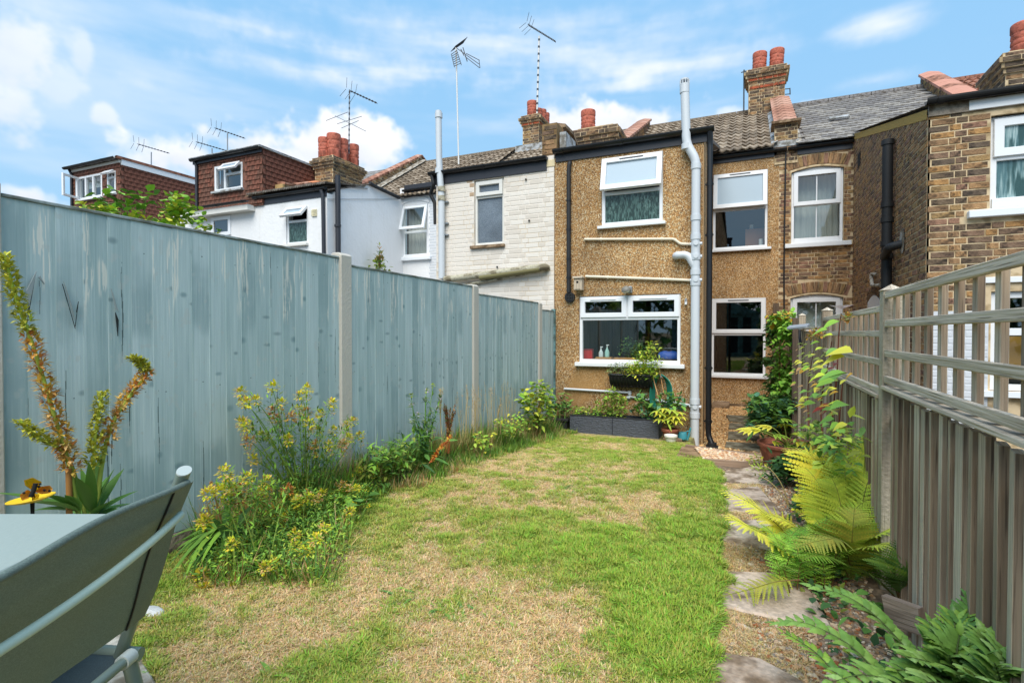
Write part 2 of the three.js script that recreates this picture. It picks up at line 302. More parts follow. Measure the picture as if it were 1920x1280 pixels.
M.black = std(0x17181b, .38); M.blackMatt = std(0x1d1e20, .65); M.fascia = std(0x2a2c33, .5); M.dark = std(0x0d0d0e, .9);
M.pipeGrey = std(0xc9ced2, .45); M.pipeCream = std(0xded3bd, .5); M.metal = std(0x9aa0a4, .4, { metalness: .7 }); M.mastGrey = std(0x8a8f94, .5); M.aerial = std(0x3c4046, .5);
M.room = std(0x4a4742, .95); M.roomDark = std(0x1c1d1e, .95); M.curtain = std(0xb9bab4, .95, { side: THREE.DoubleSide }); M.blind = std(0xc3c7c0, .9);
M.glass = new THREE.MeshPhysicalMaterial({ color: 0xeef4f2, roughness: 0.02, transmission: 1, thickness: 0, ior: 2.2 });
{
  const fb = tex(512, 512, (u, v) => { const n = fbm(u, v, 70, 18, 4, 91), k = fbm(u, v, 160, 70, 3, 93); return n * .7 + k * .3; }, { color: false }); fb.repeat.set(1.4, 1.4);
  const ft = tex(512, 512, (u, v) => { const n = fbm(u, v, 46, 12, 5, 95), q = fbm(u, v, 5, 3, 4, 99), k = vn(u * 90, v * 34, 90, 34, 97); let c = mixc(rgb(0x2a3d38), rgb(0x55716a), sstep(.35, .7, n)); c = mixc(c, rgb(0x7d958c), sstep(.6, .95, k * .6 + q * .4)); return c; }); ft.repeat.set(1.4, 1.4);
  M.frosted = std(0xffffff, .22, { map: ft, bumpMap: fb, bumpScale: .004 });
  const gt = tex(512, 512, (u, v) => { const n = fbm(u, v, 90, 90, 3, 105), q = fbm(u, v, 4, 4, 4, 107); return mul(mixc(rgb(0x59636d), rgb(0x79838c), n), .8 + .4 * q); }); gt.repeat.set(1, 1);
  const gb = tex(512, 512, (u, v) => cells(u, v, 60, 111)[0], { color: false });
  M.frostedGrey = std(0xffffff, .25, { map: gt, bumpMap: gb, bumpScale: .003 });
  const rt = tex(512, 512, (u, v) => { const n = fbm(u, v, 80, 5, 5, 113), q = fbm(u, v, 6, 4, 4, 117); return mixc(mixc(rgb(0x4d6e72), rgb(0xb5c8c6), sstep(.3, .72, n * .6 + q * .4)), rgb(0x33504f), sstep(.58, .7, fbm(u, v, 14, 2, 4, 119))); });
  M.rainGlass = std(0xffffff, .2, { map: rt, bumpMap: fb, bumpScale: .003 });
  M.skyGlass = new THREE.MeshPhysicalMaterial({ color: 0xa9bac6, roughness: .3, specularIntensity: .35, bumpMap: fb, bumpScale: .001 });
}
{ // blue-green painted featheredge boards, worn near the top
  const mk = seed => {
    const kn = rng(seed), knots = Array.from({ length: 46 }, () => [kn(), kn(), .005 + .008 * kn(), .004 + .006 * kn(), kn()]);
    const cr = Array.from({ length: 13 }, () => [kn(), .15 + .8 * kn(), .04 + .12 * kn(), .0006 + .0009 * kn()]);
    const near = (l, i, v, m) => l.filter(e => Math.abs(v - e[1]) < m(e)); let lastV = -1, kv, cv, wv; const wear = Array.from({ length: 13 }, () => [kn(), .97 - .15 * kn(), .008 + .022 * kn(), .05 + .16 * kn()]);
    const t = tex(1024, 1024, (u, v) => {
      if (v !== lastV) { lastV = v; kv = near(knots, 1, v, e => e[3] * 2.5); cv = near(cr, 1, v, e => e[2]); wv = near(wear, 1, v, e => e[3] * 1.3); }
      const b = Math.floor(u * 20), tone = hash(b, 3, seed), g = fbm(u, v, 230, 7, 4, seed + 1), g2 = fbm(u, v, 60, 3, 4, seed + 2), big = fbm(u, v, 5, 4, 5, seed + 3);
      let c = mixc(rgb(0x9db2b2), rgb(0xc1d0d0), clamp(.05 + .75 * tone + .9 * (g2 - .5)));
      c = mixc(c, rgb(0x889ea0), sstep(.48, .75, big) * .6); c = mixc(c, rgb(0xd3deda), sstep(.55, .8, g) * .22); c = mixc(c, rgb(0x8da7a6), sstep(.6, .85, 1 - g) * .25);
      for (const [x, y, a, h, k] of kv) { const du = (u - x) / a, dv = (v - y) / h, d = Math.hypot(du, dv); if (d < 2.5) c = mixc(c, rgb(k < .3 ? 0x4f6468 : 0x6a8388), sstep(1.8, .3, d) * (.35 + .4 * k)); }
      for (const [x, y, l, w] of cv) { const dv = (v - y) / l, wob = x + .0010 * Math.sin(v * 30 + x * 50) + .0025 * (fbm(v, x, 12, 3, 2, seed) - .5), du = Math.abs(u - wob); if (Math.abs(dv) < 1 && du < w * (1 - dv * dv)) c = mixc(c, rgb(0x33403f), .75); }
      const fine = fbm(u, v, 330, 12, 4, seed + 9), low = fbm(u, v, 14, 10, 4, seed + 13); let w = 0;
      for (const [x, y, a, h] of wv) { const d = Math.hypot((u - x + .25 * a * Math.sin(v * 40)) / a, (v - y) / h); w = Math.max(w, sstep(1.2, .1, d)); }
      w = sstep(.1, .6, w) * sstep(.53, .575, fine * .8 + low * .25); c = mixc(c, rgb(0xf2e6d6), w * .62);
      const blot = sstep(.68, .78, fbm(u, v, 60, 36, 4, seed + 17)); c = mixc(c, rgb(0xb5bcb8), blot * .5);
      const bx = (u * 20) % 1; if (Math.abs(bx - .5) < .035) for (const nv of [.12, .5, .9]) if (hash(b, Math.round(nv * 50), seed) < .5 && Math.abs(v - nv - .02 * hash(b, 7, seed)) < .0015) c = mixc(c, rgb(0x3c4646), .6);
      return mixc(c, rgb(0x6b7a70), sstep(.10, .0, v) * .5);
    });
    t.repeat.set(1 / 2, 1 / 1.7); return t;
  };
  const b = tex(512, 1024, (u, v) => fbm(u, v, 160, 8, 4, 201), { color: false }); b.repeat.set(1, .5);
  M.fence = [mk(301)].map(t => std(0xffffff, .85, { map: t, bumpMap: b, bumpScale: .0012 }));
}
{ // weathered silver-grey timber, grain along v (V) or along u (H)
  const f = (u, v, s) => { const g = fbm(u, v, 70, 4, 5, s), g2 = fbm(u, v, 200, 6, 3, s + 3), big = fbm(u, v, 6, 2, 4, s + 5); let c = mixc(rgb(0xb3ada2), rgb(0xe0dbd0), clamp(.5 + 1.5 * (g - .5))); c = mixc(c, rgb(0x8a8278), sstep(.5, .78, big) * .6); c = mixc(c, rgb(0x5d544b), sstep(.66, .8, g2) * .6); const k = vn(u * 9, v * 5, 9, 5, s + 7); return mixc(c, rgb(0x40372f), sstep(.93, .99, k) * .8); };
  const v1 = tex(512, 1024, (u, v) => f(u, v, 501)), h1 = tex(1024, 512, (u, v) => f(v, u, 511)); v1.repeat.set(1.6, .8); h1.repeat.set(.8, 1.6);
  const bv = tex(512, 512, (u, v) => fbm(u, v, 120, 5, 4, 521), { color: false }), bh = tex(512, 512, (u, v) => fbm(u, v, 5, 120, 4, 521), { color: false }); bv.repeat.set(1.6, .8); bh.repeat.set(.8, 1.6);
  M.greyV = [0xfdf2e4, 0xeee0d0, 0xdccdbc, 0xcabaa8].map(c => std(c, .88, { map: v1, bumpMap: bv, bumpScale: .004 }));
  M.greyH = [0xfcf0e2, 0xf4e8da, 0xe8dccc].map(c => std(c, .88, { map: h1, bumpMap: bh, bumpScale: .004 }));
  M.brownV = [0x8a7868, 0x7b6a5c, 0x96846f].map(c => std(c, .9, { map: v1, bumpMap: bv, bumpScale: .004 }));
  M.boardH = std(0xd7c2b6, .85, { map: h1, bumpMap: bh, bumpScale: .003 });
  M.edging = std(0xd2b7a4, .9, { map: h1, bumpMap: bh, bumpScale: .003 });
}
{ // dark grey planter with a split-stone face
  const b = tex(512, 512, (u, v) => { const n = fbm(u, v, 14, 40, 5, 601); return Math.abs(n - .5) * 2 * .6 + .4 * fbm(u, v, 6, 30, 4, 603); }, { color: false }); b.repeat.set(2.2, 2.2);
  M.planter = std(0x4a4f58, .6, { bumpMap: b, bumpScale: .022 });
  const s = tex(512, 512, (u, v) => { const a = (u * 512 + v * 512) % 3 < 1.5 ? .85 : 1.05, w = fbm(u, v, 120, 120, 2, 611); return mul([.57, .63, .60], a * (.85 + .3 * w)); }); s.repeat.set(5, 5);
  M.sling = std(0xd2d6d0, .62, { map: s, side: THREE.DoubleSide }); M.slingDark = std(0xbfc3be, .62, { map: s, side: THREE.DoubleSide });
  M.frameGreen = std(0x74837a, .42, { metalness: .2 }); M.tableTop = std(0x97a39d, .42, { bumpMap: M.grain, bumpScale: .0006 }); M.cap = std(0xb2bab5, .4); M.rod = std(0xb4c4b2, .4);
}
M.post = std(0xd9d2c5, .92, { map: M.render.map, bumpMap: M.grain, bumpScale: .002 });
const leafMat = (rough = .55, tr = .25) => new THREE.MeshPhysicalMaterial({ color: 0xffffff, vertexColors: true, roughness: rough, side: THREE.DoubleSide, transmission: tr, thickness: 0, specularIntensity: .5 });
M.leaf = leafMat(.6, .18); M.leafGloss = leafMat(.35, .12); M.stem = std(0xffffff, .8, { vertexColors: true, side: THREE.DoubleSide }); M.petal = leafMat(.7, .25);

// ---------------------------------------------------------------- ground
const FX = -2.7, RX = 0.56, FZ = -7.7, BZ = -12.2, LOW = -0.40;      // left fence, right fence, extension fronts, back walls, yard level
structure('ground', (() => { const g = new THREE.PlaneGeometry(400, 400, 1, 1).rotateX(-Math.PI / 2).translate(0, -0.46, -60); return uvM(g); })(), std(0x6d675a, .95, { map: M.mottle }), 'paved and earthen ground of the neighbouring yards');
const edgePts = [[1288, 838], [1322, 868], [1345, 900], [1350, 960], [1343, 1050], [1341, 1150], [1326, 1235], [1316, 1300]].map(p => pG(...p));
const lawnEdge = z => { if (z < edgePts[0].z) return edgePts[0].x; for (let i = 1; i < edgePts.length; i++) if (z <= edgePts[i].z) { const a = edgePts[i - 1], b = edgePts[i]; return lerp(a.x, b.x, (z - a.z) / (b.z - a.z)); } return edgePts[edgePts.length - 1].x; };
const patch = (list) => list.map(([x, y, r, k]) => { const p = pG(x, y); return [p.x, p.z, r, k]; });
const patches = patch([[1000, 1020, .34, .75], [1090, 1045, .34, .5], [1200, 1060, .42, .6], [1300, 1000, .35, .7], [1290, 1120, .30, .8], [1240, 1180, .26, .7], [1290, 1230, .22, .7], [1180, 1110, .3, .4], [1280, 880, .5, .5], [1220, 905, .25, .5], [1140, 860, .3, .3], [960, 925, .22, .4], [830, 1140, .13, .6], [740, 1150, .13, .4], [650, 1262, .2, .6], [560, 1250, .2, .3], [940, 985, .2, .4], [1120, 930, .2, .4], [700, 1000, .3, .25], [800, 990, .3, .25], [1250, 1250, .2, .4], [1000, 820, .8, .2], [1150, 815, .5, .3],
  [600, 1130, .32, -.6], [1000, 1190, .3, -.6], [1070, 1150, .25, -.45], [930, 1110, .25, -.35], [1190, 965, .35, -.65], [1170, 945, .3, -.4], [1040, 940, .25, -.4], [900, 950, .25, -.3], [1000, 870, .5, -.35], [1130, 890, .35, -.4], [870, 870, .5, -.3], [420, 1220, .35, -.5], [500, 1190, .3, -.5], [800, 1240, .3, -.35], [1130, 1250, .3, -.4], [720, 1080, .3, -.35], [1000, 950, .2, -.5]]);
const lawnGreen = (x, z) => {
  let g = .20 + .95 * (fbm(x / 8, z / 8, 24, 24, 5, 701, .66) - .5) + 1.9 * (fbm(x / 8, z / 8, 64, 64, 4, 711, .7) - .5);
  for (const [a, b, r, k] of patches) { const d = Math.hypot(x - a, z - b) / r; if (d < 2.2) g += (k > 0 ? .62 : .48) * k * Math.exp(-d * d * 1.1); }
  g += .45 * sstep(.5, .1, lawnEdge(z) - x) * sstep(-1, -2.2, z) + .35 * sstep(.55, .2, x - FX); return clamp(g);
};
function field(x0, x1, z0, z1, nx, nz, hf) {
  const g = new THREE.PlaneGeometry(x1 - x0, z1 - z0, nx, nz).rotateX(-Math.PI / 2).translate((x0 + x1) / 2, 0, (z0 + z1) / 2), p = g.attributes.position, uv = g.attributes.uv;
  for (let i = 0; i < p.count; i++) { p.setY(i, hf(p.getX(i), p.getZ(i))); uv.setXY(i, (p.getX(i) - x0) / (x1 - x0), (p.getZ(i) - z0) / (z1 - z0)); }
  g.computeVertexNormals(); return g;
}
{
  const x0 = FX + .02, x1 = .7, z0 = -7.68, z1 = 4;
  const t = tex(768, 1280, (u, v) => { const x = lerp(x0, x1, u), z = lerp(z0, z1, v); const g = lawnGreen(x, z), n = fbm(u, v, 180, 480, 3, 721), soil = sstep(lawnEdge(z) - .02, lawnEdge(z) + .08, x); let c = mixc(rgb(0xbfa673), rgb(0x7d8440), clamp(g * 1.1)); c = mul(c, .62 + .6 * n); return mixc(c, mul(rgb(0x86705a), .55 + .8 * n), soil); });
  t.wrapS = t.wrapT = THREE.ClampToEdgeWrapping;
  const upper = (x, z) => groundY(x, z) + .012 * (fbm(x / 8, z / 8, 40, 40, 4, 731) - .5);
  structure('lawn', field(x0, x1, z0, z1, 90, 220, (x, z) => (-z > 6.18 && x > -.62) ? LOW - .05 : upper(x, z)), std(0xffffff, .95, { map: t }), 'patchy lawn half green and half dried to straw');
}
const patioPts = [[-60, 1020], [150, 1118], [196, 1165], [262, 1245], [300, 1310], [-60, 1700]].map(p => pY(...p, 0));
const onPatio = (x, z) => { let c = false; for (let i = 0, j = 5; i < 6; j = i++) if ((patioPts[i].z > z) !== (patioPts[j].z > z) && x < (patioPts[j].x - patioPts[i].x) * (z - patioPts[i].z) / (patioPts[j].z - patioPts[i].z) + patioPts[i].x) c = !c; return c; };
const stoneQuads = [[[1356, 888], [1440, 884], [1478, 914], [1353, 908]], [[1351, 926], [1420, 921], [1470, 966], [1352, 960]], [[1345, 982], [1440, 980], [1480, 1045], [1346, 1016]], [[1344, 1076], [1500, 1082], [1570, 1196], [1340, 1140]], [[1327, 1226], [1420, 1240], [1570, 1330], [1320, 1330]]];
const stoneCache = stoneQuads.map(qd => qd.map(p => pG(...p)));
const inStone2 = (x, z) => stoneCache.some(ps => { let c = false; for (let i = 0, j = 3; i < 4; j = i++) if ((ps[i].z > z) !== (ps[j].z > z) && x < (ps[j].x - ps[i].x) * (z - ps[i].z) / (ps[j].z - ps[i].z) + ps[i].x) c = !c; return c; });
// grass blades
{
  const tuft = (n, h, spread, lean, seed) => { const r = rng(seed), a = new Acc(); for (let i = 0; i < n; i++) { const an = r() * 6.283, d = V(Math.cos(an), 0, Math.sin(an)), s = V(-d.z, 0, d.x), b = d.clone().multiplyScalar(spread * r()), hh = h * (.55 + .6 * r()), le = lean * (.3 + r()), w = .0013 + .0010 * r(); const m = b.clone().addScaledVector(d, le * hh * .4).add(V(0, hh * .6, 0)), t = b.clone().addScaledVector(d, le * hh * 1.1).add(V(0, hh * (1 - .35 * le), 0)), c = [.85 + .3 * r(), .85 + .3 * r(), .85 + .3 * r()]; a.quad(b.clone().addScaledVector(s, -w), b.clone().addScaledVector(s, w), m.clone().addScaledVector(s, w * .8), m.clone().addScaledVector(s, -w * .8), mul(c, .8)); a.tri(m.clone().addScaledVector(s, -w * .8), m.clone().addScaledVector(s, w * .8), t, c); } return a.geo(); };
  const gmat = new THREE.MeshPhysicalMaterial({ color: 0xffffff, vertexColors: true, roughness: .7, side: THREE.DoubleSide, transmission: .2, thickness: 0, specularIntensity: .3 });
  const N = 170000, r = rng(811), spots = [[], []], m4 = new THREE.Matrix4(), q = new THREE.Quaternion(), e = new THREE.Euler();
  const vivid = lin(0x7fb836), straw = [lin(0xe2ca90), lin(0xd3b87c), lin(0xecd9a8)], green = [lin(0x96b042), lin(0xaabb4e), lin(0x82a63c), lin(0xbcba5c)];
  for (let i = 0; i < N; i++) {
    const t = .9 + 6.4 * Math.pow(r(), 1.35), z = -t, xr = lawnEdge(z) + .18 * (fbm(z / 8 + 2, .3, 80, 4, 4, 9, .7) - .5), x = lerp(FX + .03, xr + .03, r()); if (onPatio(x, z)) continue;
    if (t > 6.95 && x > -2.2) continue;
    const g = lawnGreen(x, z) + 1.0 * (r() - .5), lush = g > .45; const k = lush ? 1 : 0;
    const sc = (lush ? .75 + .5 * clamp(g) + .5 * sstep(1.05, 1.5, lawnGreen(x, z) * 1.3) : .6 + .4 * r());
    e.set((r() - .5) * .5, r() * 6.28, (r() - .5) * .5); q.setFromEuler(e); m4.compose(V(x, groundY(x, z) - .002, z), q, V(sc, sc * (.8 + .4 * r()), sc));
    const c = lush ? mixc(mixc(green[Math.floor(r() * 4)], vivid, sstep(.8, 1.2, g) * .5), straw[0], .45 * r() * Math.max(0, 1.2 - g)) : mixc(straw[Math.floor(r() * 3)], green[3], clamp(g * 1.3 - .1) * r());
    spots[k].push([m4.clone(), jit(c, .18, r)]);
  }
  for (let i = 0; i < 9000; i++) { // dry grass creeping between the stepping stones
    const z = -(1.5 + 3.6 * r()), x = lawnEdge(z) - .02 + .34 * Math.pow(r(), 1.5); if (inStone2(x, z) || x > .42) continue; const sc = .45 + .4 * r(); e.set((r() - .5) * .6, r() * 6.28, (r() - .5) * .6); q.setFromEuler(e); m4.compose(V(x, groundY(x, z) - .002, z), q, V(sc, sc * (.6 + .4 * r()), sc)); spots[0].push([m4.clone(), jit(mixc(straw[Math.floor(r() * 3)], green[1], .5 * r() * r()), .18, r)]);
  }
  spots.forEach((list, k) => {
    const im = new THREE.InstancedMesh(k ? tuft(13, .034, .018, .8, 5) : tuft(13, .032, .026, 1.0, 6), gmat, list.length); im.name = k ? 'green_grass' : 'dry_grass'; shade(im);
    list.forEach(([m, c], i) => { im.setMatrixAt(i, m); im.setColorAt(i, new THREE.Color().setRGB(...c)); }); scene.add(im);
    tag(im, k ? 'short green grass blades growing in patches over the lawn' : 'dried straw-coloured grass blades of the parched lawn', 'grass', null, 'stuff');
  });
}
// loose stone
function pebbles(name, label, n, spot, size, seed, palette) {
  const r = rng(seed), g = new THREE.IcosahedronGeometry(1, 1), p = g.attributes.position; for (let i = 0; i < p.count; i++) { const h = .8 + .4 * hash(Math.round(p.getX(i) * 50), Math.round(p.getY(i) * 50), Math.round(p.getZ(i) * 50)); p.setXYZ(i, p.getX(i) * h, p.getY(i) * h * .6, p.getZ(i) * h * .8); } g.computeVertexNormals();
  const list = []; let guard = 0; while (list.length < n && guard++ < n * 20) { const s = spot(r); if (s) list.push(s); }
  const im = new THREE.InstancedMesh(g, std(0xffffff, .8, { bumpMap: M.grain, bumpScale: .001 }), list.length); im.name = name; shade(im);
  const m4 = new THREE.Matrix4(), q = new THREE.Quaternion(), e = new THREE.Euler();
  list.forEach((s, i) => { const k = size * (.55 + .9 * r() * r()); e.set((r() - .5) * 1.2, r() * 6.28, (r() - .5) * 1.2); q.setFromEuler(e); m4.compose(V(s[0], s[1] + k * .3, s[2]), q, V(k * (.8 + .6 * r()), k, k)); im.setMatrixAt(i, m4); im.setColorAt(i, new THREE.Color().setRGB(...jit(lin(palette[Math.floor(r() * palette.length)]), .2, r))); });
  scene.add(im); return tag(im, label, 'gravel', null, 'stuff');
}
// stepping stones, each a quad traced on the ground
const pathStones = thing('garden_path', 'row of pale concrete stepping stones along the lawn edge', 'path', pG(1400, 1000)); pathStones.userData.kind = 'structure';
stoneQuads.forEach((qd, i) => {
  const ps = qd.map(p => pG(...p)), c = ps.reduce((a, b) => a.add(b), V(0, 0, 0)).multiplyScalar(.25), pts = [], r = rng(900 + i);
  for (let k = 0; k < 4; k++) { const a = ps[k], b = ps[(k + 1) % 4]; for (let j = 0; j < 4; j++) { const p = a.clone().lerp(b, (j + .12) / 4); pts.push([p.x + (r() - .5) * .014, -(p.z + (r() - .5) * .014)]); } }
  let g = slab(pts, [], .045, { bevel: .008 }); g.rotateX(-Math.PI / 2).translate(0, c.y - .03, 0); g = uvM(g, 1, i * .37, i * .21);
  part(pathStones, 'stepping_stone', g, M.slab[i % 3]);
});
pebbles('path_gravel', 'brown and grey gravel strewn between the stepping stones', 15000, r => { const z = -lerp(1.2, 5.3, Math.pow(r(), 1.2)), x = lawnEdge(z) + .02 + (.50 - lawnEdge(z)) * Math.pow(r(), 1.3); if (inStone2(x, z) || (r() < .75 && x - lawnEdge(z) < .16) || (z < -2.0 && r() < .72)) return null; return [x, groundY(x, z), z]; }, .0098, 41, [0xc9a982, 0xb58d63, 0xcdb79a, 0x9a7a58, 0xb59a80, 0x8c8072, 0xd8c7ad, 0xa8683f, 0x8a7a68]);
// raised gravel strip with its two timber edgings, then the lower yard
const gz0 = pG(1352, 872).z, gz1 = -6.12, gx0 = -.78;
const edgeFront = thing('timber_edging', 'pinkish timber board along the front of the raised gravel strip', 'edging board', [0, -.1, gz0]);
part(edgeFront, 'board', box(edgePts[1].x, RX - .05, -.16, -.085, gz0 - .012, gz0 + .012, { r: .004 }), M.edging);
const edgeBack = thing('timber_edging', 'long timber board holding back the gravel beside the grey soil pipe', 'edging board', [0, -.1, gz1]);
{ const a = pY(1286, 833, -.10), b = pY(1425, 853, -.10); const g = box(0, a.distanceTo(b), -.30, .0, -.02, .02, { r: .005 }); const m = part(edgeBack, 'board', g, M.edging, V(a.x, -.10, a.z)); m.rotation.y = Math.atan2(-(b.z - a.z), b.x - a.x); }
const backLine = x => { const a = pY(1245, 826, -.10), b = pY(1425, 853, -.10); return lerp(a.z, b.z, (x - a.x) / (b.x - a.x)); };
pebbles('gravel_strip', 'orange and cream gravel in the raised strip before the yard', 3200, r => { const x = lerp(-.85, RX - .06, r()), z = lerp(gz0 - .02, backLine(x) + .03, r()); if (x < lawnEdge(z)) return null; return [x, -.118, z]; }, .0165, 43, [0xd6b48c, 0xc99c70, 0xe2cdae, 0xb98962, 0xd9bd9c, 0xc7a58a]);
structure('gravel_bed', (() => { const g = new THREE.PlaneGeometry(RX - edgePts[0].x, gz0 - gz1 + .12).rotateX(-Math.PI / 2).translate((RX + edgePts[0].x) / 2, -.127, (gz0 + gz1) / 2 - .05); return uvM(g); })(), std(0x9d7f5e, .95, { map: M.mottle }), 'bed of the raised gravel strip');
structure('yard', (() => { const g = new THREE.PlaneGeometry(3.2, 6.4).rotateX(-Math.PI / 2).translate(.5, LOW, -9.3); return uvM(g); })(), std(0x8f7350, .95, { map: M.mottle }), 'gravelled side yard along the house');
pebbles('yard_gravel', 'tan pea gravel covering the narrow side yard', 9000, r => { const z = -lerp(6.9, 12.1, r()), x = lerp(-.62, .55, r()); return [x, LOW, z]; }, .017, 47, [0xc9a06a, 0xb98a54, 0xd6b888, 0x9d7748, 0xc29a6c]);
{ // paving treads of the side yard
  const th = thing('yard_path', 'four worn grey paving stones set in the side yard gravel', 'path', pY(1400, 820, LOW)); th.userData.kind = 'structure';
  [[[1360, 837], [1425, 845], [1425, 832], [1362, 828]], [[1365, 822], [1424, 824], [1424, 810], [1366, 809]], [[1367, 803], [1420, 806], [1420, 795], [1368, 793]], [[1368, 789], [1412, 792], [1412, 780], [1362, 778]]].forEach((qd, i) => { const ps = qd.map(p => pY(...p, LOW + .03)); let g = slab(ps.map(p => [p.x, -p.z]), [], .03, { bevel: .006 }); g.rotateX(-Math.PI / 2).translate(0, LOW + .0, 0); part(th, 'paving_stone', uvM(g), M.paving[i % 2]); });
}
// concrete patio under the table and chair
{
  let g = slab(patioPts.map(p => [p.x, -p.z]), [], .04, { bevel: .006 }); g.rotateX(-Math.PI / 2).translate(0, -.015, 0);
  structure('patio', uvM(g), M.patio, 'pale concrete patio under the table and chair');
  const q = pG(283, 1156); const s = new THREE.IcosahedronGeometry(1, 2), p = s.attributes.position; for (let i = 0; i < p.count; i++) { const h = .85 + .3 * fbm(p.getX(i) * .2 + .5, p.getZ(i) * .2 + p.getY(i) * .1 + .5, 6, 6, 3, 5); p.setXYZ(i, p.getX(i) * h * .06, p.getY(i) * h * .024, p.getZ(i) * h * .035); } s.computeVertexNormals();
  const st = shade(new THREE.Mesh(s, std(0xd9dad8, .8, { bumpMap: M.grain, bumpScale: .003 }))); st.name = 'stone'; st.position.copy(q).add(V(0, .015, 0)); scene.add(st); tag(st, 'white stone lying in the grass beside the chair leg', 'stone');
}

// ---------------------------------------------------------------- builders for houses
M.brickVC = new THREE.MeshStandardMaterial({ color: 0xffffff, vertexColors: true, roughness: .92, map: M.brick[0].map, bumpMap: M.brick[0].bumpMap, bumpScale: .004 });
const palette = M.brick.map(m => [m.color.r, m.color.g, m.color.b]);
function frustum(d = .016, e = .004, ou = 0, ov = 0) {           // unit brick face, bevelled towards +z
  const a = [[-.5, -.5, 0], [.5, -.5, 0], [.5, .5, 0], [-.5, .5, 0]].map(p => V(...p)), ex = e / .2, ey = e / .066, b = [[-.5 + ex, -.5 + ey, d], [.5 - ex, -.5 + ey, d], [.5 - ex, .5 - ey, d], [-.5 + ex, .5 - ey, d]].map(p => V(...p));
  const g = quads([[b[0], b[1], b[2], b[3]], [a[0], a[1], b[1], b[0]], [a[1], a[2], b[2], b[1]], [a[2], a[3], b[3], b[2]], [a[3], a[0], b[0], b[3]]]);
  const p = g.attributes.position, uv = g.attributes.uv; for (let i = 0; i < p.count; i++) uv.setXY(i, p.getX(i) * .21 + ou, p.getY(i) * .066 + ov); return g;
}
const brickGeos = [0, 1, 2, 3, 4, 5].map(i => frustum(.006, .004, i * .313, i * .171)), flatBricks = [0, 1, 2].map(i => frustum(.0035, .005, i * .313, i * .171));
const frameTest = p => { const v = p.clone().applyMatrix4(camera.matrixWorldInverse); return v.z < 0 && Math.abs(v.x / -v.z) < .98 && Math.abs(v.y / -v.z) < .66 ? -v.z : 1e3 - v.z; };
camera.matrixWorldInverse.copy(camera.matrixWorld).invert();
// bricks over a rectangle of a wall. face: 'z' looks to +z, 'x' to +x, '-x' to -x. free(y) gives the open stretches [a, b] along the wall
function bricks(wall, face, at, u0, u1, y0, y1, o = {}) {
  const r = rng(o.seed ?? 5), ch = o.course ?? .075, bh = ch - (o.joint ?? .0115), L = o.len ?? .213, H = .1005, J = o.joint ?? .011, list = [], geos = o.geos ?? brickGeos;
  const rotY = face === 'z' ? 0 : face === 'x' ? Math.PI / 2 : -Math.PI / 2;
  const rows = Math.floor((y1 - y0) / ch + .01);
  for (let k = 0; k < rows; k++) {
    const yc = y0 + (k + .5) * ch; let spans = [[u0, u1]];
    for (const h of o.holes ?? []) if (yc + bh / 2 > h[2] && yc - bh / 2 < h[3]) spans = spans.flatMap(([a, b]) => [[a, Math.min(b, h[0])], [Math.max(a, h[1]), b]].filter(s => s[1] - s[0] > .03));
    if (o.clip) spans = spans.map(s => o.clip(yc, s)).filter(Boolean);
    for (const [a, b] of spans) {
      let u = u0 - (k % 2 ? L * .5 + H * .5 + J : 0) - .3, long = !(k % 2);
      while (u < b) {
        const w = (o.stretcher ? L : long ? L : H) * (1 + (r() - .5) * .05), s = Math.max(u, a + J / 2), e = Math.min(u + w, b - J / 2); long = !long;
        if (e - s > .03) { const mid = (s + e) / 2, p = face === 'z' ? V(mid, yc, at) : V(at, yc, mid); if (!o.skip || !o.skip(mid, yc)) list.push({ p, w: e - s, m: o.pick ? o.pick(mid, yc, r) : Math.floor(r() * M.brick.length), g: Math.floor(r() * geos.length), j: [(r() - .5) * .012, (r() - .5) * .012, (r() - .5) * .018], k: .93 + .1 * r() }); }
        u += w + J;
      }
    }
  }
  const max = o.max ?? 300; list.forEach(b => { b.d = frameTest(b.p); }); list.sort((a, b) => a.d - b.d);
  const mats = o.mats ?? M.brick;
  list.slice(0, max).forEach(b => { const m = part(wall, 'brick', geos[b.g], mats[b.m % mats.length], b.p, [b.j[0], rotY + b.j[1], b.j[2] * .6]); m.scale.set(b.w, bh * b.k, 1); });
  const rest = list.slice(max);
  if (rest.length) {
    const gs = rest.map(b => { const g = geos[b.g].clone(); g.scale(b.w, bh * b.k, 1); g.rotateY(rotY); g.translate(b.p.x, b.p.y, b.p.z); const c = o.vc ? [1, 1, 1] : palette[b.m % palette.length], n = g.attributes.position.count, a = new Float32Array(n * 3); for (let i = 0; i < n; i++) a.set(c, i * 3); g.setAttribute('color', new THREE.BufferAttribute(a, 3)); return g; });
    stuff(part(wall, 'brick', mergeGeometries(gs), o.restMat ?? M.brickVC));
  }
}
function ring(x0, x1, y0, y1, z, d, w, bevel = .005) { return uvM(slab(rect(x0, x1, y0, y1), [rect(x0 + w, x1 - w, y0 + w, y1 - w).reverse()], d - 2 * bevel, { bevel, z: z - d + bevel })); }
function bar(x0, x1, y0, y1, z, d) { return box(x0, x1, y0, y1, z - d, z, { r: .005 }); }
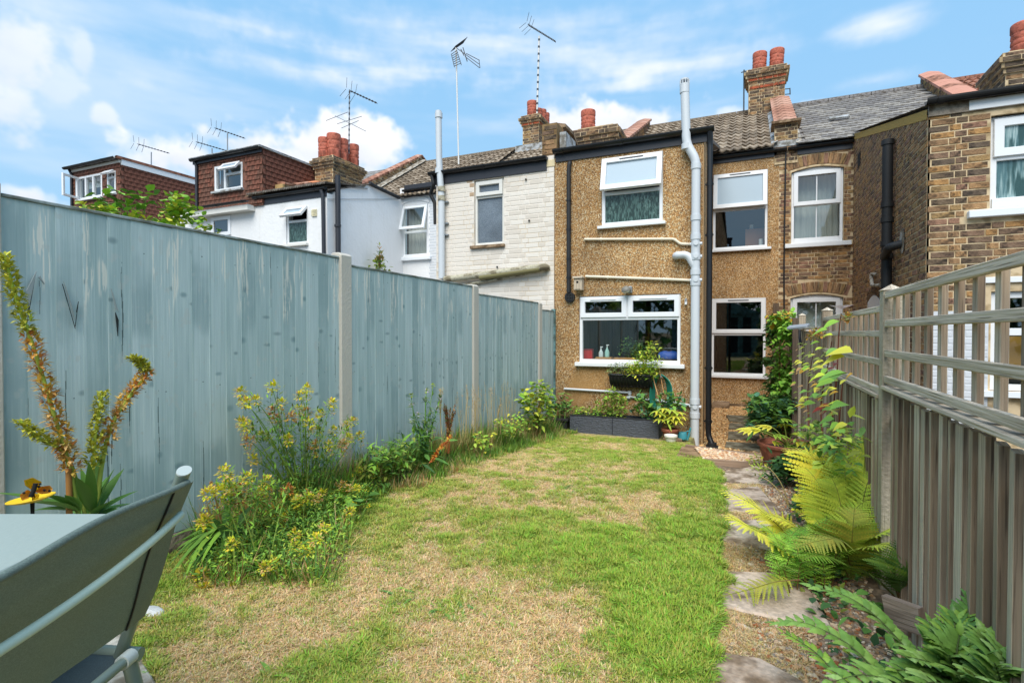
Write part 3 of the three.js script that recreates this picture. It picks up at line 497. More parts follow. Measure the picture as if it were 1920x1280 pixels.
// rectangle on a wall plane from pixel edges measured at its middle
function rectZ(pl, pt, pr, pb, z) { const cx = (pl + pr) / 2, cy = (pt + pb) / 2; return [pZ(pl, cy, z).x, pZ(pr, cy, z).x, pZ(cx, pb, z).y, pZ(cx, pt, z).y]; }
const paneGeo = (x0, x1, y0, y1, z) => { const g = new THREE.PlaneGeometry(x1 - x0, y1 - y0).translate((x0 + x1) / 2, (y0 + y1) / 2, z); const uv = g.attributes.uv, p = g.attributes.position; for (let i = 0; i < 4; i++) uv.setXY(i, p.getX(i), p.getY(i)); return g; };
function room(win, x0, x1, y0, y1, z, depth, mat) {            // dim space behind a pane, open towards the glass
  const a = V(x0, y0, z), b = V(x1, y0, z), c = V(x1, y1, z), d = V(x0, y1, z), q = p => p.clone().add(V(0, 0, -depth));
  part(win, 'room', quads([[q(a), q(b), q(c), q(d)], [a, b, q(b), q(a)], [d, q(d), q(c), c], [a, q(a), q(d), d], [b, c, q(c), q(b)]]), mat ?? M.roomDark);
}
function curtain(win, x0, x1, y0, y1, z, mat = M.curtain, waves = 9, slant = 0) {
  const g = new THREE.PlaneGeometry(x1 - x0, y1 - y0, waves * 6, 4).translate((x0 + x1) / 2, (y0 + y1) / 2, z), p = g.attributes.position;
  for (let i = 0; i < p.count; i++) { const s = (p.getX(i) - x0) / (x1 - x0), t = (y1 - p.getY(i)) / (y1 - y0); p.setZ(i, z + .022 * Math.sin(s * waves * 6.283 + .6 * Math.sin(s * 17)) * (.5 + .5 * t)); p.setX(i, p.getX(i) + slant * t * t); } g.computeVertexNormals();
  return part(win, 'curtain', g, mat);
}
// hinge a set of parts about the top edge of an opening light
function tilt(meshes, y, z, angle) { for (const m of meshes) { const o = originOf(m.parent), wy = m.position.y + o.y, wz = m.position.z + o.z; const c = Math.cos(angle), s = Math.sin(angle); const dy = wy - y, dz = wz - z; m.rotation.x = angle; m.position.y = y + dy * c - dz * s - o.y; m.position.z = z + dy * s + dz * c - o.z; } }
// polygon in a plane of constant x (points [z, y]) with thickness towards +x
function sidePoly(pts, x, th) { const g = slab(pts.map(p => [-p[0], p[1]]), [], th); g.rotateY(Math.PI / 2); g.translate(x, 0, 0); return uvM(g); }
// half-round gutter with a fascia board, along x
function gutterGeo(x0, x1, y, z, r = .055) { const pts = []; for (let i = 0; i <= 10; i++) { const a = Math.PI + i / 10 * Math.PI; pts.push([Math.cos(a) * r, Math.sin(a) * r]); } for (let i = 10; i >= 0; i--) { const a = Math.PI + i / 10 * Math.PI; pts.push([Math.cos(a) * (r - .006), Math.sin(a) * (r - .006)]); } const g = slab(pts, [], x1 - x0); g.rotateY(Math.PI / 2); g.translate(x0, y, z); return uvM(g); }
function gutterLine(th, x0, x1, y, z, o = {}) {
  const gt = part(th, 'gutter', gutterGeo(x0, x1, y, z + .06, o.r ?? .055), o.mat ?? M.black);
  for (let i = 0; i < Math.floor((x1 - x0) / .9) + 1; i++) part(gt, 'gutter_clip', gutterGeo(x0 + .1 + i * .9, x0 + .16 + i * .9, y, z + .06, (o.r ?? .055) + .007), o.mat ?? M.black);
  if (o.fascia) part(th, 'fascia', box(x0 + .02, x1 - .02, y - o.fascia, y + (o.rise ?? .02), z + .001, z + .02), o.fmat ?? M.fascia);
}
// roof tiles as pieces laid on a slope that rises towards -z
function tileGeo(w, l, lip, wave, n = 8) {
  const pos = []; const f = t => wave * (Math.cos(t * Math.PI * 4) * .5 + .5), P = (i, y) => { const t = i / n; return V((t - .5) * w, y, f(t) + lip * (1 - y / l)); }, list = [];
  for (let i = 0; i < n; i++) { list.push([P(i, 0), P(i + 1, 0), P(i + 1, l), P(i, l)]); const a = P(i, 0), b = P(i + 1, 0); list.push([V(a.x, 0, a.z - lip), V(b.x, 0, b.z - lip), b, a]); }
  const g = quads(list), p = g.attributes.position, uv = g.attributes.uv; for (let i = 0; i < p.count; i++) uv.setXY(i, p.getX(i), p.getY(i)); g.computeVertexNormals(); return g;
}
function tiledRoof(th, x0, x1, ze, ye, zr, yr, o) {
  const a = Math.atan2(yr - ye, ze - zr), L = Math.hypot(yr - ye, ze - zr), roof = part(th, 'roof', quads([[V(x0, ye, ze), V(x1, ye, ze), V(x1, yr, zr), V(x0, yr, zr)]]), o.base ?? M.tileDark[0]);
  const rows = Math.round(L / o.gauge), gauge = L / rows, cols = Math.round((x1 - x0) / o.w), w = (x1 - x0) / cols, geo = tileGeo(w * .995, gauge * 1.12, o.lip ?? .02, o.wave ?? 0, o.wave ? 8 : 1), r = rng(o.seed ?? 9);
  let n = 0; const rest = [];
  for (let k = rows - 1; k >= 0; k--) for (let c = 0; c < cols; c++) {
    const off = o.bond && k % 2 ? w / 2 : 0, s = k * gauge, x = x0 + (c + .5) * w + off; if (x + w / 2 > x1 + .01) continue;
    const p = V(x, ye + s * Math.sin(a) + .012 * Math.cos(a), ze - s * Math.cos(a) + .012 * Math.sin(a)), rot = [-(Math.PI / 2 - a) + (r() - .5) * .02, 0, (r() - .5) * (o.mess ?? .01)];
    if (o.skip && o.skip(p)) continue;
    if (n++ < 300) part(roof, o.piece ?? 'roof_tile', geo, o.mats[Math.floor(r() * o.mats.length)], p, rot); else rest.push(geo.clone().applyMatrix4(new THREE.Matrix4().compose(p, new THREE.Quaternion().setFromEuler(new THREE.Euler(...rot)), V(1, 1, 1))));
  }
  if (rest.length) stuff(part(roof, o.piece ?? 'roof_tile', mergeGeometries(rest), o.mats[0]));
  part(th, 'back_roof', quads([[V(x1, yr, zr), V(x1, yr - 2.1, zr - 3.3), V(x0, yr - 2.1, zr - 3.3), V(x0, yr, zr)]]), o.base ?? M.tileDark[0]);
  if (o.ridge) parts(th, 'ridge_tile', Array.from({ length: Math.ceil((x1 - x0) / .45) }, (_, i) => { const g = new THREE.CylinderGeometry(.11, .11, .44, 10, 1, false, -Math.PI / 2, Math.PI).rotateZ(Math.PI / 2); g.rotateX(Math.PI / 2 * 0); return g.translate(x0 + .225 + i * .45, yr - .02, zr); }), o.ridge);
  return roof;
}
const potProfile = (R0, h) => [[R0 * .82, 0], [R0 * .98, 0], [R0, h * .3], [R0 * .9, h * .34], [R0 * .9, h * .36], [R0 * 1.0, h * .40], [R0 * .98, h * .5], [R0 * .89, h * .53], [R0 * 1.0, h * .58], [R0 * .97, h * .70], [R0 * .88, h * .72], [R0 * 1.02, h * .77], [R0 * 1.02, h * .96], [R0 * .98, h], [R0 * .78, h], [R0 * .74, h * .6]];
function chimney(th, x0, x1, z0, z1, y0, y1, pots, o = {}) {     // z0 front, z1 back
  const ch = .075, top = y1 - 4 * ch, core = [box(x0, x1, y0, top, z1, z0)]; let e = .012;
  for (let k = 0; k < 4; k++) { const s = k < 3 ? .035 * (k + 1) : .05; core.push(box(x0 - s, x1 + s, top + k * ch + (k ? .0 : 0.001), top + (k + 1) * ch, z1 - s, z0 + s)); }
  core.push(box(x0 + .05, x1 - .05, y1 - .01, y1 + .05, z1 + .05, z0 - .05));
  const c = part(th, 'chimney', merge(core), o.mortar ?? M.mortar);
  const pick = (u, y, r) => y > top - .02 && y < top + .06 && o.band ? 10 : o.dark ? [3, 4, 4, 9, 5, 1][Math.floor(r() * 6)] : [0, 1, 2, 3, 4, 8, 9][Math.floor(r() * 7)];
  const mats = [...M.brick, M.redBrick], base = { pick, mats, max: o.max ?? 150, seed: o.seed ?? 3 };
  bricks(c, 'z', z0, x0, x1, y0, top, base); if (o.left) bricks(c, '-x', x0, z1, z0, y0, top, { ...base, max: o.max2 ?? 60 }); if (o.right) bricks(c, 'x', x1, z1, z0, y0, top, { ...base, max: o.max2 ?? 60 });
  for (let k = 0; k < 4; k++) { const s = k < 3 ? .035 * (k + 1) : .05; bricks(c, 'z', z0 + s, x0 - s, x1 + s, top + k * ch, top + (k + 1) * ch, { ...base, seed: 60 + k, pick: k === 0 && o.band ? () => 10 : (u, y, r) => [3, 4, 9, 2][Math.floor(r() * 4)] }); if (o.left) bricks(c, '-x', x0 - s, z1 - s, z0 + s, top + k * ch, top + (k + 1) * ch, { ...base, seed: 70 + k }); if (o.right) bricks(c, 'x', x1 + s, z1 - s, z0 + s, top + k * ch, top + (k + 1) * ch, { ...base, seed: 80 + k }); }
  pots.forEach(([px, pz, R0, h, lean]) => { const m = part(c, 'chimney_pot', lathe(potProfile(R0, h), 22), o.potMat ?? M.clay, V(px, y1 + .03, pz), [0, 0, lean ?? 0]); });
  return c;
}
// parapet between two roofs with coping slabs, along z at constant x
function parapet(th, x0, x1, pts, drop, o = {}) {                 // pts [z, y] of the top line, front to back
  const poly = [...pts, ...pts.slice().reverse().map(([z, y]) => [z, y - drop])], w = part(th, 'parapet', sidePoly(poly, x0, x1 - x0), o.mat ?? M.mortar), mats = o.coping ?? M.coping;
  const r = rng(o.seed ?? 21);
  if (o.face) { const ys = pts.map(p => p[1]), zs = pts.map(p => p[0]), zmin = Math.min(...zs), zmax = Math.max(...zs), topAt = z => { for (let i = 1; i < pts.length; i++) if (z <= pts[i - 1][0] && z >= pts[i][0]) return lerp(pts[i - 1][1], pts[i][1], (pts[i - 1][0] - z) / (pts[i - 1][0] - pts[i][0])); return -9; };
    bricks(w, o.face, o.face === 'x' ? x1 : x0, zmin, zmax, Math.min(...ys) - drop, Math.max(...ys), { skip: (z, y) => y > topAt(z) - .05 || y < topAt(z) - drop + .03, max: o.max ?? 120, seed: o.seed ?? 4, pick: o.pick }); }
  for (let i = 1; i < pts.length; i++) {
    const a = V(0, pts[i - 1][1], pts[i - 1][0]), b = V(0, pts[i][1], pts[i][0]), L = a.distanceTo(b), n = Math.max(1, Math.round(L / .3)), ang = Math.atan2(b.y - a.y, -(b.z - a.z));
    for (let k = 0; k < n; k++) { const p = a.clone().lerp(b, (k + .5) / n), l = L / n; part(w, 'coping_tile', copingGeo(x1 - x0 + .09, l * .98), mats[Math.floor(r() * mats.length)], V((x0 + x1) / 2, p.y + .02 * Math.cos(ang), p.z), [ang + (r() - .5) * .02, 0, (r() - .5) * .02]); }
  }
  return w;
}
const copingCache = {}; function copingGeo(w, l) { const k = w.toFixed(2) + l.toFixed(2); return copingCache[k] ??= (() => { const s = slab([[-w / 2, -.03], [w / 2, -.03], [w / 2, .02], [.03, .055], [-.03, .055], [-w / 2, .02]], [], l); s.translate(0, 0, -l / 2); return uvM(s); })(); }
// soil pipe sockets and clips
const collar = (p, d, r, l = .07) => cyl(p.clone().addScaledVector(d, -l / 2), p.clone().addScaledVector(d, l / 2), r, 14);

// ---------------------------------------------------------------- the pebbledashed house
const H = {};
{
  const xl = pZ(1040, 500, FZ).x, xr = pZ(1319, 500, FZ).x, yg = pZ(1190, 278, FZ).y;
  const A = thing('terraced_house', 'brown pebbledashed terraced house with a two-storey rear extension and white windows', 'house', [-1.6, LOW, FZ]); H.A = A;
  const k = rectZ(1086, 553, 1276.5, 681, FZ), b = rectZ(1128, 290, 1243.5, 420, FZ);
  const wall = part(A, 'wall', uvM(slab([[xl, LOW - .1], [xr, LOW - .1], [xr, yg + .02], [xl, yg + .02]], [rect(...k).reverse(), rect(...b).reverse()], .22, { z: FZ - .22 }), 1, 2.7, .5), M.pebbleFront);
  // side of the extension, splayed a little as it runs back
  const xb = -.73; part(A, 'side_wall', uvM(quads([[V(xr, LOW - .1, FZ - .001), V(xb, LOW - .1, BZ), V(xb, 5.0, BZ), V(xr, yg, FZ - .001)], [V(xr - .2, LOW - .1, FZ - .22), V(xr - .2, yg, FZ - .22), V(xb - .2, 5, BZ), V(xb - .2, LOW - .1, BZ)]])), M.pebble);
  part(A, 'corner_bead', box(xr - .012, xr + .004, LOW, yg - .1, FZ - .012, FZ + .004), std(0xa5865f, .8));
  part(A, 'extension_roof', box(0, xr - xl, 0, .06, -4.65, 0), M.tileDark[0], V(xl, yg + .05, FZ - .02), [-Math.atan2(5.0 - yg, 4.5) * -1 * -1, 0, 0]).rotation.x = Math.atan2(5.02 - yg, 4.5);
  // kitchen window
  {
    const [x0, x1, y0, y1] = k, w = group(A, 'window', V((x0 + x1) / 2, y0, FZ)), z = FZ - .015, tr = pZ(1180, 596, FZ).y, mx = pZ(1176, 575, FZ).x, f = .045;
    part(w, 'frame', merge([ring(x0 + .002, x1 - .002, y0 + .002, y1 - .002, z, .07, f), bar(x0 + f, x1 - f, tr - .028, tr + .028, z - .001, .066), bar(mx - .028, mx + .028, tr + .028, y1 - f, z - .001, .066)]), M.upvc);
    for (const [a, c] of [[x0 + .02, mx - .012], [mx + .012, x1 - .02]]) { part(w, 'sash', ring(a, c, tr + .012, y1 - .018, z + .022, .06, .068), M.upvc); part(w, 'pane', paneGeo(a + .066, c - .066, tr + .076, y1 - .084, z - .012), M.glass); part(w, 'trickle_vent', box((a + c) / 2 - .19, (a + c) / 2 + .19, y1 - .062, y1 - .042, z + .022, z + .034, { r: .003 }), M.upvc); }
    part(w, 'pane', paneGeo(x0 + f, x1 - f, y0 + .05, tr - .028, z - .02), M.glass);
    part(w, 'sill', box(x0 - .05, x1 + .06, y0 - .055, y0 + .004, FZ - .05, FZ + .075, { r: .008 }), M.upvc);
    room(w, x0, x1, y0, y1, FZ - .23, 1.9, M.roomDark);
    part(w, 'inner_sill', box(x0 + .01, x1 - .01, y0 + .005, y0 + .045, FZ - .42, FZ - .09), std(0xb08556, .6));
    H.kitchen = { x0, x1, y0, y1, tr };
  }
  // bathroom window: frosted lower light, open top light
  {
    const [x0, x1, y0, y1] = b, w = group(A, 'window', V((x0 + x1) / 2, y0, FZ)), z = FZ - .012, tr = pZ(1186, 358, FZ).y, f = .05;
    part(w, 'frame', merge([ring(x0 + .002, x1 - .002, y0 + .002, y1 - .002, z, .07, f), bar(x0 + f, x1 - f, tr - .026, tr + .026, z - .001, .066)]), M.upvc);
    part(w, 'pane', paneGeo(x0 + f, x1 - f, y0 + f, tr - .026, z - .02), M.frosted);
    const s = [part(w, 'sash', ring(x0 + .008, x1 - .008, tr + .015, y1 - .008, z + .035, .06, .075), M.upvc), part(w, 'pane', paneGeo(x0 + .08, x1 - .08, tr + .088, y1 - .08, z + .005), M.skyGlass), part(w, 'trickle_vent', box((x0 + x1) / 2 - .17, (x0 + x1) / 2 + .17, y1 - .055, y1 - .04, z + .035, z + .043), M.fascia)];
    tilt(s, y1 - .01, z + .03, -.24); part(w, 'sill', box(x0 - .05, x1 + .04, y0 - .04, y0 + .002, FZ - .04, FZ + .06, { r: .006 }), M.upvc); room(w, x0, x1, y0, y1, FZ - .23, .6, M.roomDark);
  }
  // gutter, fascia and pipes of the extension
  const gx0 = pZ(1040, 300, FZ).x, gx1 = pZ(1340, 250, FZ + .05).x;
  gutterLine(A, gx0, gx1, yg + .12, FZ, { r: .062, fascia: .17, fmat: M.fascia });
  {
    const zz = FZ + .085, P = (x, y) => pZ(x, y, zz), top = P(1284, 158), e1 = P(1287.5, 262), e2 = P(1305.5, 300), bot = P(1300, 836); bot.y = LOW; const rr0 = .058;
    const stack = part(A, 'soil_pipe', merge([pipe([top, V(e1.x, e1.y - .05, zz), V(e2.x, e2.y, zz), V(e2.x, bot.y, zz)], rr0, .09, 16)]), M.pipeGrey);
    const cs = [[1287, 275], [1305, 312], [1305.5, 408], [1304, 444], [1303, 482], [1302.5, 510], [1302, 530], [1301, 752], [1300.5, 778]].map(([x, y]) => collar(V(y < 290 ? e1.x : e2.x, P(x, y).y, zz), V(0, 1, 0), rr0 + .009, .075)); parts(stack, 'collar', cs, M.pipeGrey);
    part(stack, 'vent_cowl', merge([cyl(top.clone().add(V(0, -.12, 0)), top.clone().add(V(0, .0, 0)), rr0 + .006, 14), ...Array.from({ length: 10 }, (_, i) => { const a = i / 10 * 6.283; return cyl(top.clone().add(V(Math.cos(a) * rr0, -.02, Math.sin(a) * rr0)), top.clone().add(V(Math.cos(a) * rr0, .055, Math.sin(a) * rr0)), .007, 5); }), cyl(top.clone().add(V(0, .05, 0)), top.clone().add(V(0, .068, 0)), rr0, 14)]), M.pipeGrey);
    const by = P(1302, 480).y; part(A, 'branch_pipe', pipe([V(P(1266, 479).x, P(1276, 478).y, FZ - .02), V(P(1268, 479).x, P(1276, 478).y, zz - .01), V(e2.x - .10, P(1276, 478).y, zz), V(e2.x, by - .16, zz)], .052, .07, 14), M.pipeGrey);
    for (const [x, y] of [[1304, 457], [1304, 481], [1303, 525], [1301, 762]]) { const yy = P(x, y).y; part(stack, 'access_cap', merge([cyl(V(e2.x + .01, yy, zz + .05), V(e2.x + .01, yy, zz + .075), .03, 12), cyl(V(e2.x - .07, yy, zz), V(e2.x + .085, yy, zz), .022, 10)]), M.pipeGrey); }
    const w = (name, pts, r, mat, z = FZ + .03) => part(A, name, pipe(pts.map(([x, y]) => pZ(x, y, z)), r, .03, 10), mat);
    const clips = pts => parts(A, 'pipe_clip', pts.map(([x, y]) => { const p = pZ(x, y, FZ + .025); return merge([collar(p, V(1, 0, 0), .026, .02), box(p.x - .008, p.x + .008, p.y - .03, p.y + .03, FZ, FZ + .02)]); }), M.pipeCream);
    w('waste_pipe', [[1096, 448.5], [1264, 448], [1276, 457], [1302, 458]], .019, M.pipeCream); w('waste_pipe', [[1098, 518], [1275, 524.5], [1302, 526]], .020, M.pipeCream); clips([[1127, 448.5], [1241, 448], [1140, 520], [1245, 523.5]]);
    w('waste_pipe', [[1058, 728.5], [1181, 736], [1181, 744], [1300, 760]], .017, M.pipeGrey); parts(A, 'waste_elbow', [collar(pZ(1181, 736, FZ + .03), V(0, 1, 0), .026, .05), collar(pZ(1179, 745, FZ + .03), V(1, 0, 0), .026, .05), collar(pZ(1270, 755, FZ + .03), V(1, 0, 0), .026, .06), collar(pZ(1240, 751, FZ + .03), V(1, 0, 0), .026, .04)], M.pipeGrey);
    // black downpipe beside it at the corner of the extension
    const zc = FZ + .02, xp = pZ(1330, 560, zc).x, Y = y => pZ(1330, y, zc).y; const dp = part(A, 'downpipe', pipe([V(xp + .0, yg + .10, zc + .04), V(xp, yg - .08, zc), V(xp, LOW + .16, zc), V(xp + .06, LOW + .02, zc + .04)], .037, .05, 12), M.black); parts(dp, 'bracket', [[0, 345], [0, 440], [0, 690], [0, 790]].map(q => merge([collar(V(xp, Y(q[1]), zc), V(0, 1, 0), .043, .05), box(xp - .06, xp + .05, Y(q[1]) - .01, Y(q[1]) + .01, FZ - .01, zc)])), M.black);
    part(A, 'drain_gulley', merge([collar(V(xp + .05, LOW + .03, zc + .03), V(0, 1, 0), .06, .07), box(xp - .03, xp + .13, LOW - .02, LOW + .02, zc - .05, zc + .11)]), M.blackMatt);
    // black boiler pipe with a round terminal on the left
    const zb = FZ + .045, bp = part(A, 'black_pipe', merge([pipe([V(pZ(1069, 305, FZ).x, pZ(1068, 305, FZ).y, FZ - .02), V(pZ(1068, 310, zb).x, pZ(1068, 305, zb).y, zb), pZ(1066.5, 318, zb), pZ(1066.5, 548, zb)], .033, .04, 12)]), M.blackMatt); parts(bp, 'bracket', [375, 430, 485, 520].map(y => collar(pZ(1066.5, y, zb), V(0, 1, 0), .039, .03)), M.black);
    const c = pZ(1068, 557, FZ + .04); part(A, 'boiler_terminal', merge([cyl(V(c.x, c.y, FZ), V(c.x, c.y, FZ + .05), .078, 22), ring(c.x - .05, c.x + .05, c.y - .05, c.y + .05, FZ + .062, .012, .012, .002), box(c.x - .06, c.x + .06, c.y - .006, c.y + .006, FZ + .05, FZ + .064), box(c.x - .006, c.x + .006, c.y - .06, c.y + .06, FZ + .05, FZ + .0655)]), M.blackMatt);
  }
  // main back wall with its two windows
  const xm = pZ(1460, 480, BZ).x, ye = pZ(1474, 284, BZ).y, up = rectZ(1337, 322, 1440, 466, BZ), lo = rectZ(1334, 558.5, 1436.5, 704, BZ);
  part(A, 'back_wall', uvM(slab([[xb - .05, LOW - .1], [xm, LOW - .1], [xm, ye + .02], [xb - .05, ye + .02]], [rect(...up).reverse(), rect(...lo).reverse()], .22, { z: BZ - .22 })), M.pebble);
  for (const [r, mid, open] of [[up, pZ(1388, 391, BZ).y, 1], [lo, pZ(1386, 626, BZ).y, 0]]) {
    const [x0, x1, y0, y1] = r, w = group(A, 'window', V((x0 + x1) / 2, y0, BZ)), z = BZ - .012, f = .05;
    part(w, 'frame', merge([ring(x0 + .002, x1 - .002, y0 + .002, y1 - .002, z, .07, f), bar(x0 + f, x1 - f, mid - .03, mid + .03, z - .001, .066)]), M.upvc);
    part(w, 'pane', paneGeo(x0 + f, x1 - f, y0 + f, mid - .03, z - .02), M.glass);
    const s = [part(w, 'sash', ring(x0 + .01, x1 - .01, mid + .015, y1 - .01, z + .03, .06, .085), M.upvc), part(w, 'pane', paneGeo(x0 + .09, x1 - .09, mid + .095, y1 - .09, z + .004), open ? M.skyGlass : M.glass), part(w, 'trickle_vent', box((x0 + x1) / 2 - .2, (x0 + x1) / 2 + .2, y1 - .055, y1 - .04, z + .03, z + .04), M.fascia)];
    if (open) tilt(s, y1 - .01, z + .03, -.12);
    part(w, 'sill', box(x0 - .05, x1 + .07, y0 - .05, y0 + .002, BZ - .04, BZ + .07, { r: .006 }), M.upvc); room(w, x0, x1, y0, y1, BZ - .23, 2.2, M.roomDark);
    if (open) { part(w, 'cupboard', box(pZ(1398, 440, BZ - .6).x, pZ(1440, 440, BZ - .6).x, y0, pZ(1415, 430, BZ - .6).y, BZ - .9, BZ - .5), std(0x9a6238, .5)); parts(w, 'cup', [cyl(V(x1 - .12, y0 + .05, BZ - .3), V(x1 - .12, y0 + .22, BZ - .3), .04), cyl(V(x1 - .3, pZ(1415, 430, BZ - .6).y, BZ - .6), V(x1 - .3, pZ(1415, 430, BZ - .6).y + .1, BZ - .6), .05)], M.upvc); }
  }
  part(A, 'air_brick', ring(...rectZ(1344.5, 752, 1367.5, 762.5, BZ + .02), BZ + .02, .03, .02, .003), M.cement); part(A, 'plinth', box(xb, xm, LOW, pZ(1390, 757, BZ).y, BZ, BZ + .03), M.stoneBlock);
  // step, stone blocks by the wall
  part(A, 'back_step', box(pZ(1336, 780, BZ + .4).x, pZ(1368, 780, BZ + .4).x, LOW, LOW + .09, BZ + .03, BZ + .55, { r: .01 }), M.stoneBlock);
  // main roof, gutter, party parapet and chimneys
  H.ridgeZ = -15.4; H.ye = ye; H.yr = pZ(1400, 213, H.ridgeZ).y;
  tiledRoof(A, -2.55, .47, BZ + .16, ye + .07, H.ridgeZ, H.yr, { w: .30, gauge: .30, wave: .034, lip: .03, mats: M.tile, seed: 12, ridge: M.tile[3], base: M.tileDark[1], mess: .015, skip: p => p.z > -12.9 && p.x < -1.3 });
  gutterLine(A, xb, pZ(1476, 284, BZ).x, ye + .05, BZ, { r: .05, fascia: .13, rise: .11 });
  part(A, 'lead_flashing', uvM(quads([[V(.42, ye + .16, BZ + .1), V(.54, ye + .2, BZ + .1), V(.54, ye + .16 + (H.yr - ye) * .8, -14.75), V(.42, ye + .1 + (H.yr - ye) * .8, -14.75)]])), M.lead);
  const bt = pZ(1462, 234, BZ).y, pt = pZ(1432, 194, -14.4).y;
  parapet(A, .52, .86, [[BZ - .12, bt + .05], [-14.9, pt + .25]], .8, { mat: M.sootMortar, face: '-x', seed: 31, max: 60 });
  const blk = part(A, 'kneeler', box(.48, .90, ye - .25, bt, BZ - .3, BZ + .02), M.mortar); bricks(blk, 'z', BZ + .02, .48, .90, ye - .2, bt, { seed: 34, max: 40 }); part(A, 'kneeler_cap', box(.42, .96, bt, bt + .05, BZ - .4, BZ + .12), M.stoneBlock); part(A, 'lead_apron', box(.46, .92, ye + .10, ye + .22, BZ + .022, BZ + .03), M.lead);
  { const z = -14.95, x0 = pZ(1404, 170, z).x, x1 = pZ(1472, 170, z).x, y1 = pZ(1440, 126, z).y; const P = (x, y) => pZ(x, y, z - .3);
    const c = chimney(A, x0, x1, z, z - .6, ye + 1.2, y1, [[P(1424, 110).x, z - .3, .17, .50, -.03], [P(1456, 108).x, z - .3, .17, .50, -.04]], { left: true, band: true, seed: 41, max: 220 });
    bricks(c, 'z', z + .012, x0 - .012, x1 + .012, pZ(1440, 163, z).y, pZ(1440, 163, z).y + .076, { seed: 44, pick: () => 10, mats: [...M.brick, M.redBrick] }); }
  // chimney and parapet over the party line of the extension
  { const z = -9.45, x0 = pZ(1077, 252, z).x, x1 = pZ(1154, 252, z).x; chimney(A, x0, x1, z, z - .75, 3.9, pZ(1115, 240, z).y, [[pZ(1103, 220, z - .25).x, z - .25, .135, .40]], { right: true, dark: true, seed: 51 }); }
  { const y = pZ(1035, 243, FZ - .35).y; parapet(A, -2.92, -2.68, [[FZ - .3, y], [FZ - .75, y + .02], [-9.1, y - .30]], 1.0, { face: 'x', seed: 61, coping: [M.stoneBlock], mat: M.sootMortar });
    const f = part(A, 'parapet_front', box(-2.93, -2.69, pZ(1036, 296, FZ).y, y - .02, FZ - .34, FZ - .05), M.sootMortar); bricks(f, 'z', FZ - .05, -2.93, -2.69, pZ(1036, 296, FZ).y, y - .02, { seed: 63, pick: (u, yy, r) => [3, 4, 1][Math.floor(r() * 3)] }); part(A, 'lead_flashing', box(-2.66, -2.56, y - .5, y - .16, FZ - .6, FZ - .1), M.lead); part(A, 'corner_stone', box(-2.87, -2.70, pZ(1036, 310, FZ).y - .02, pZ(1036, 299, FZ).y, FZ - .05, FZ + .02, { r: .008 }), std(0xd9c8a2, .8)); }
  { const pts = [[BZ - .1, pZ(1160, 268, BZ).y + .1], [H.ridgeZ, pZ(1203, 228, H.ridgeZ).y]]; parapet(A, -2.86, -2.56, pts, .7, { face: 'x', seed: 67, mat: M.sootMortar, coping: [M.coping[0], M.coping[2]] }); }
}

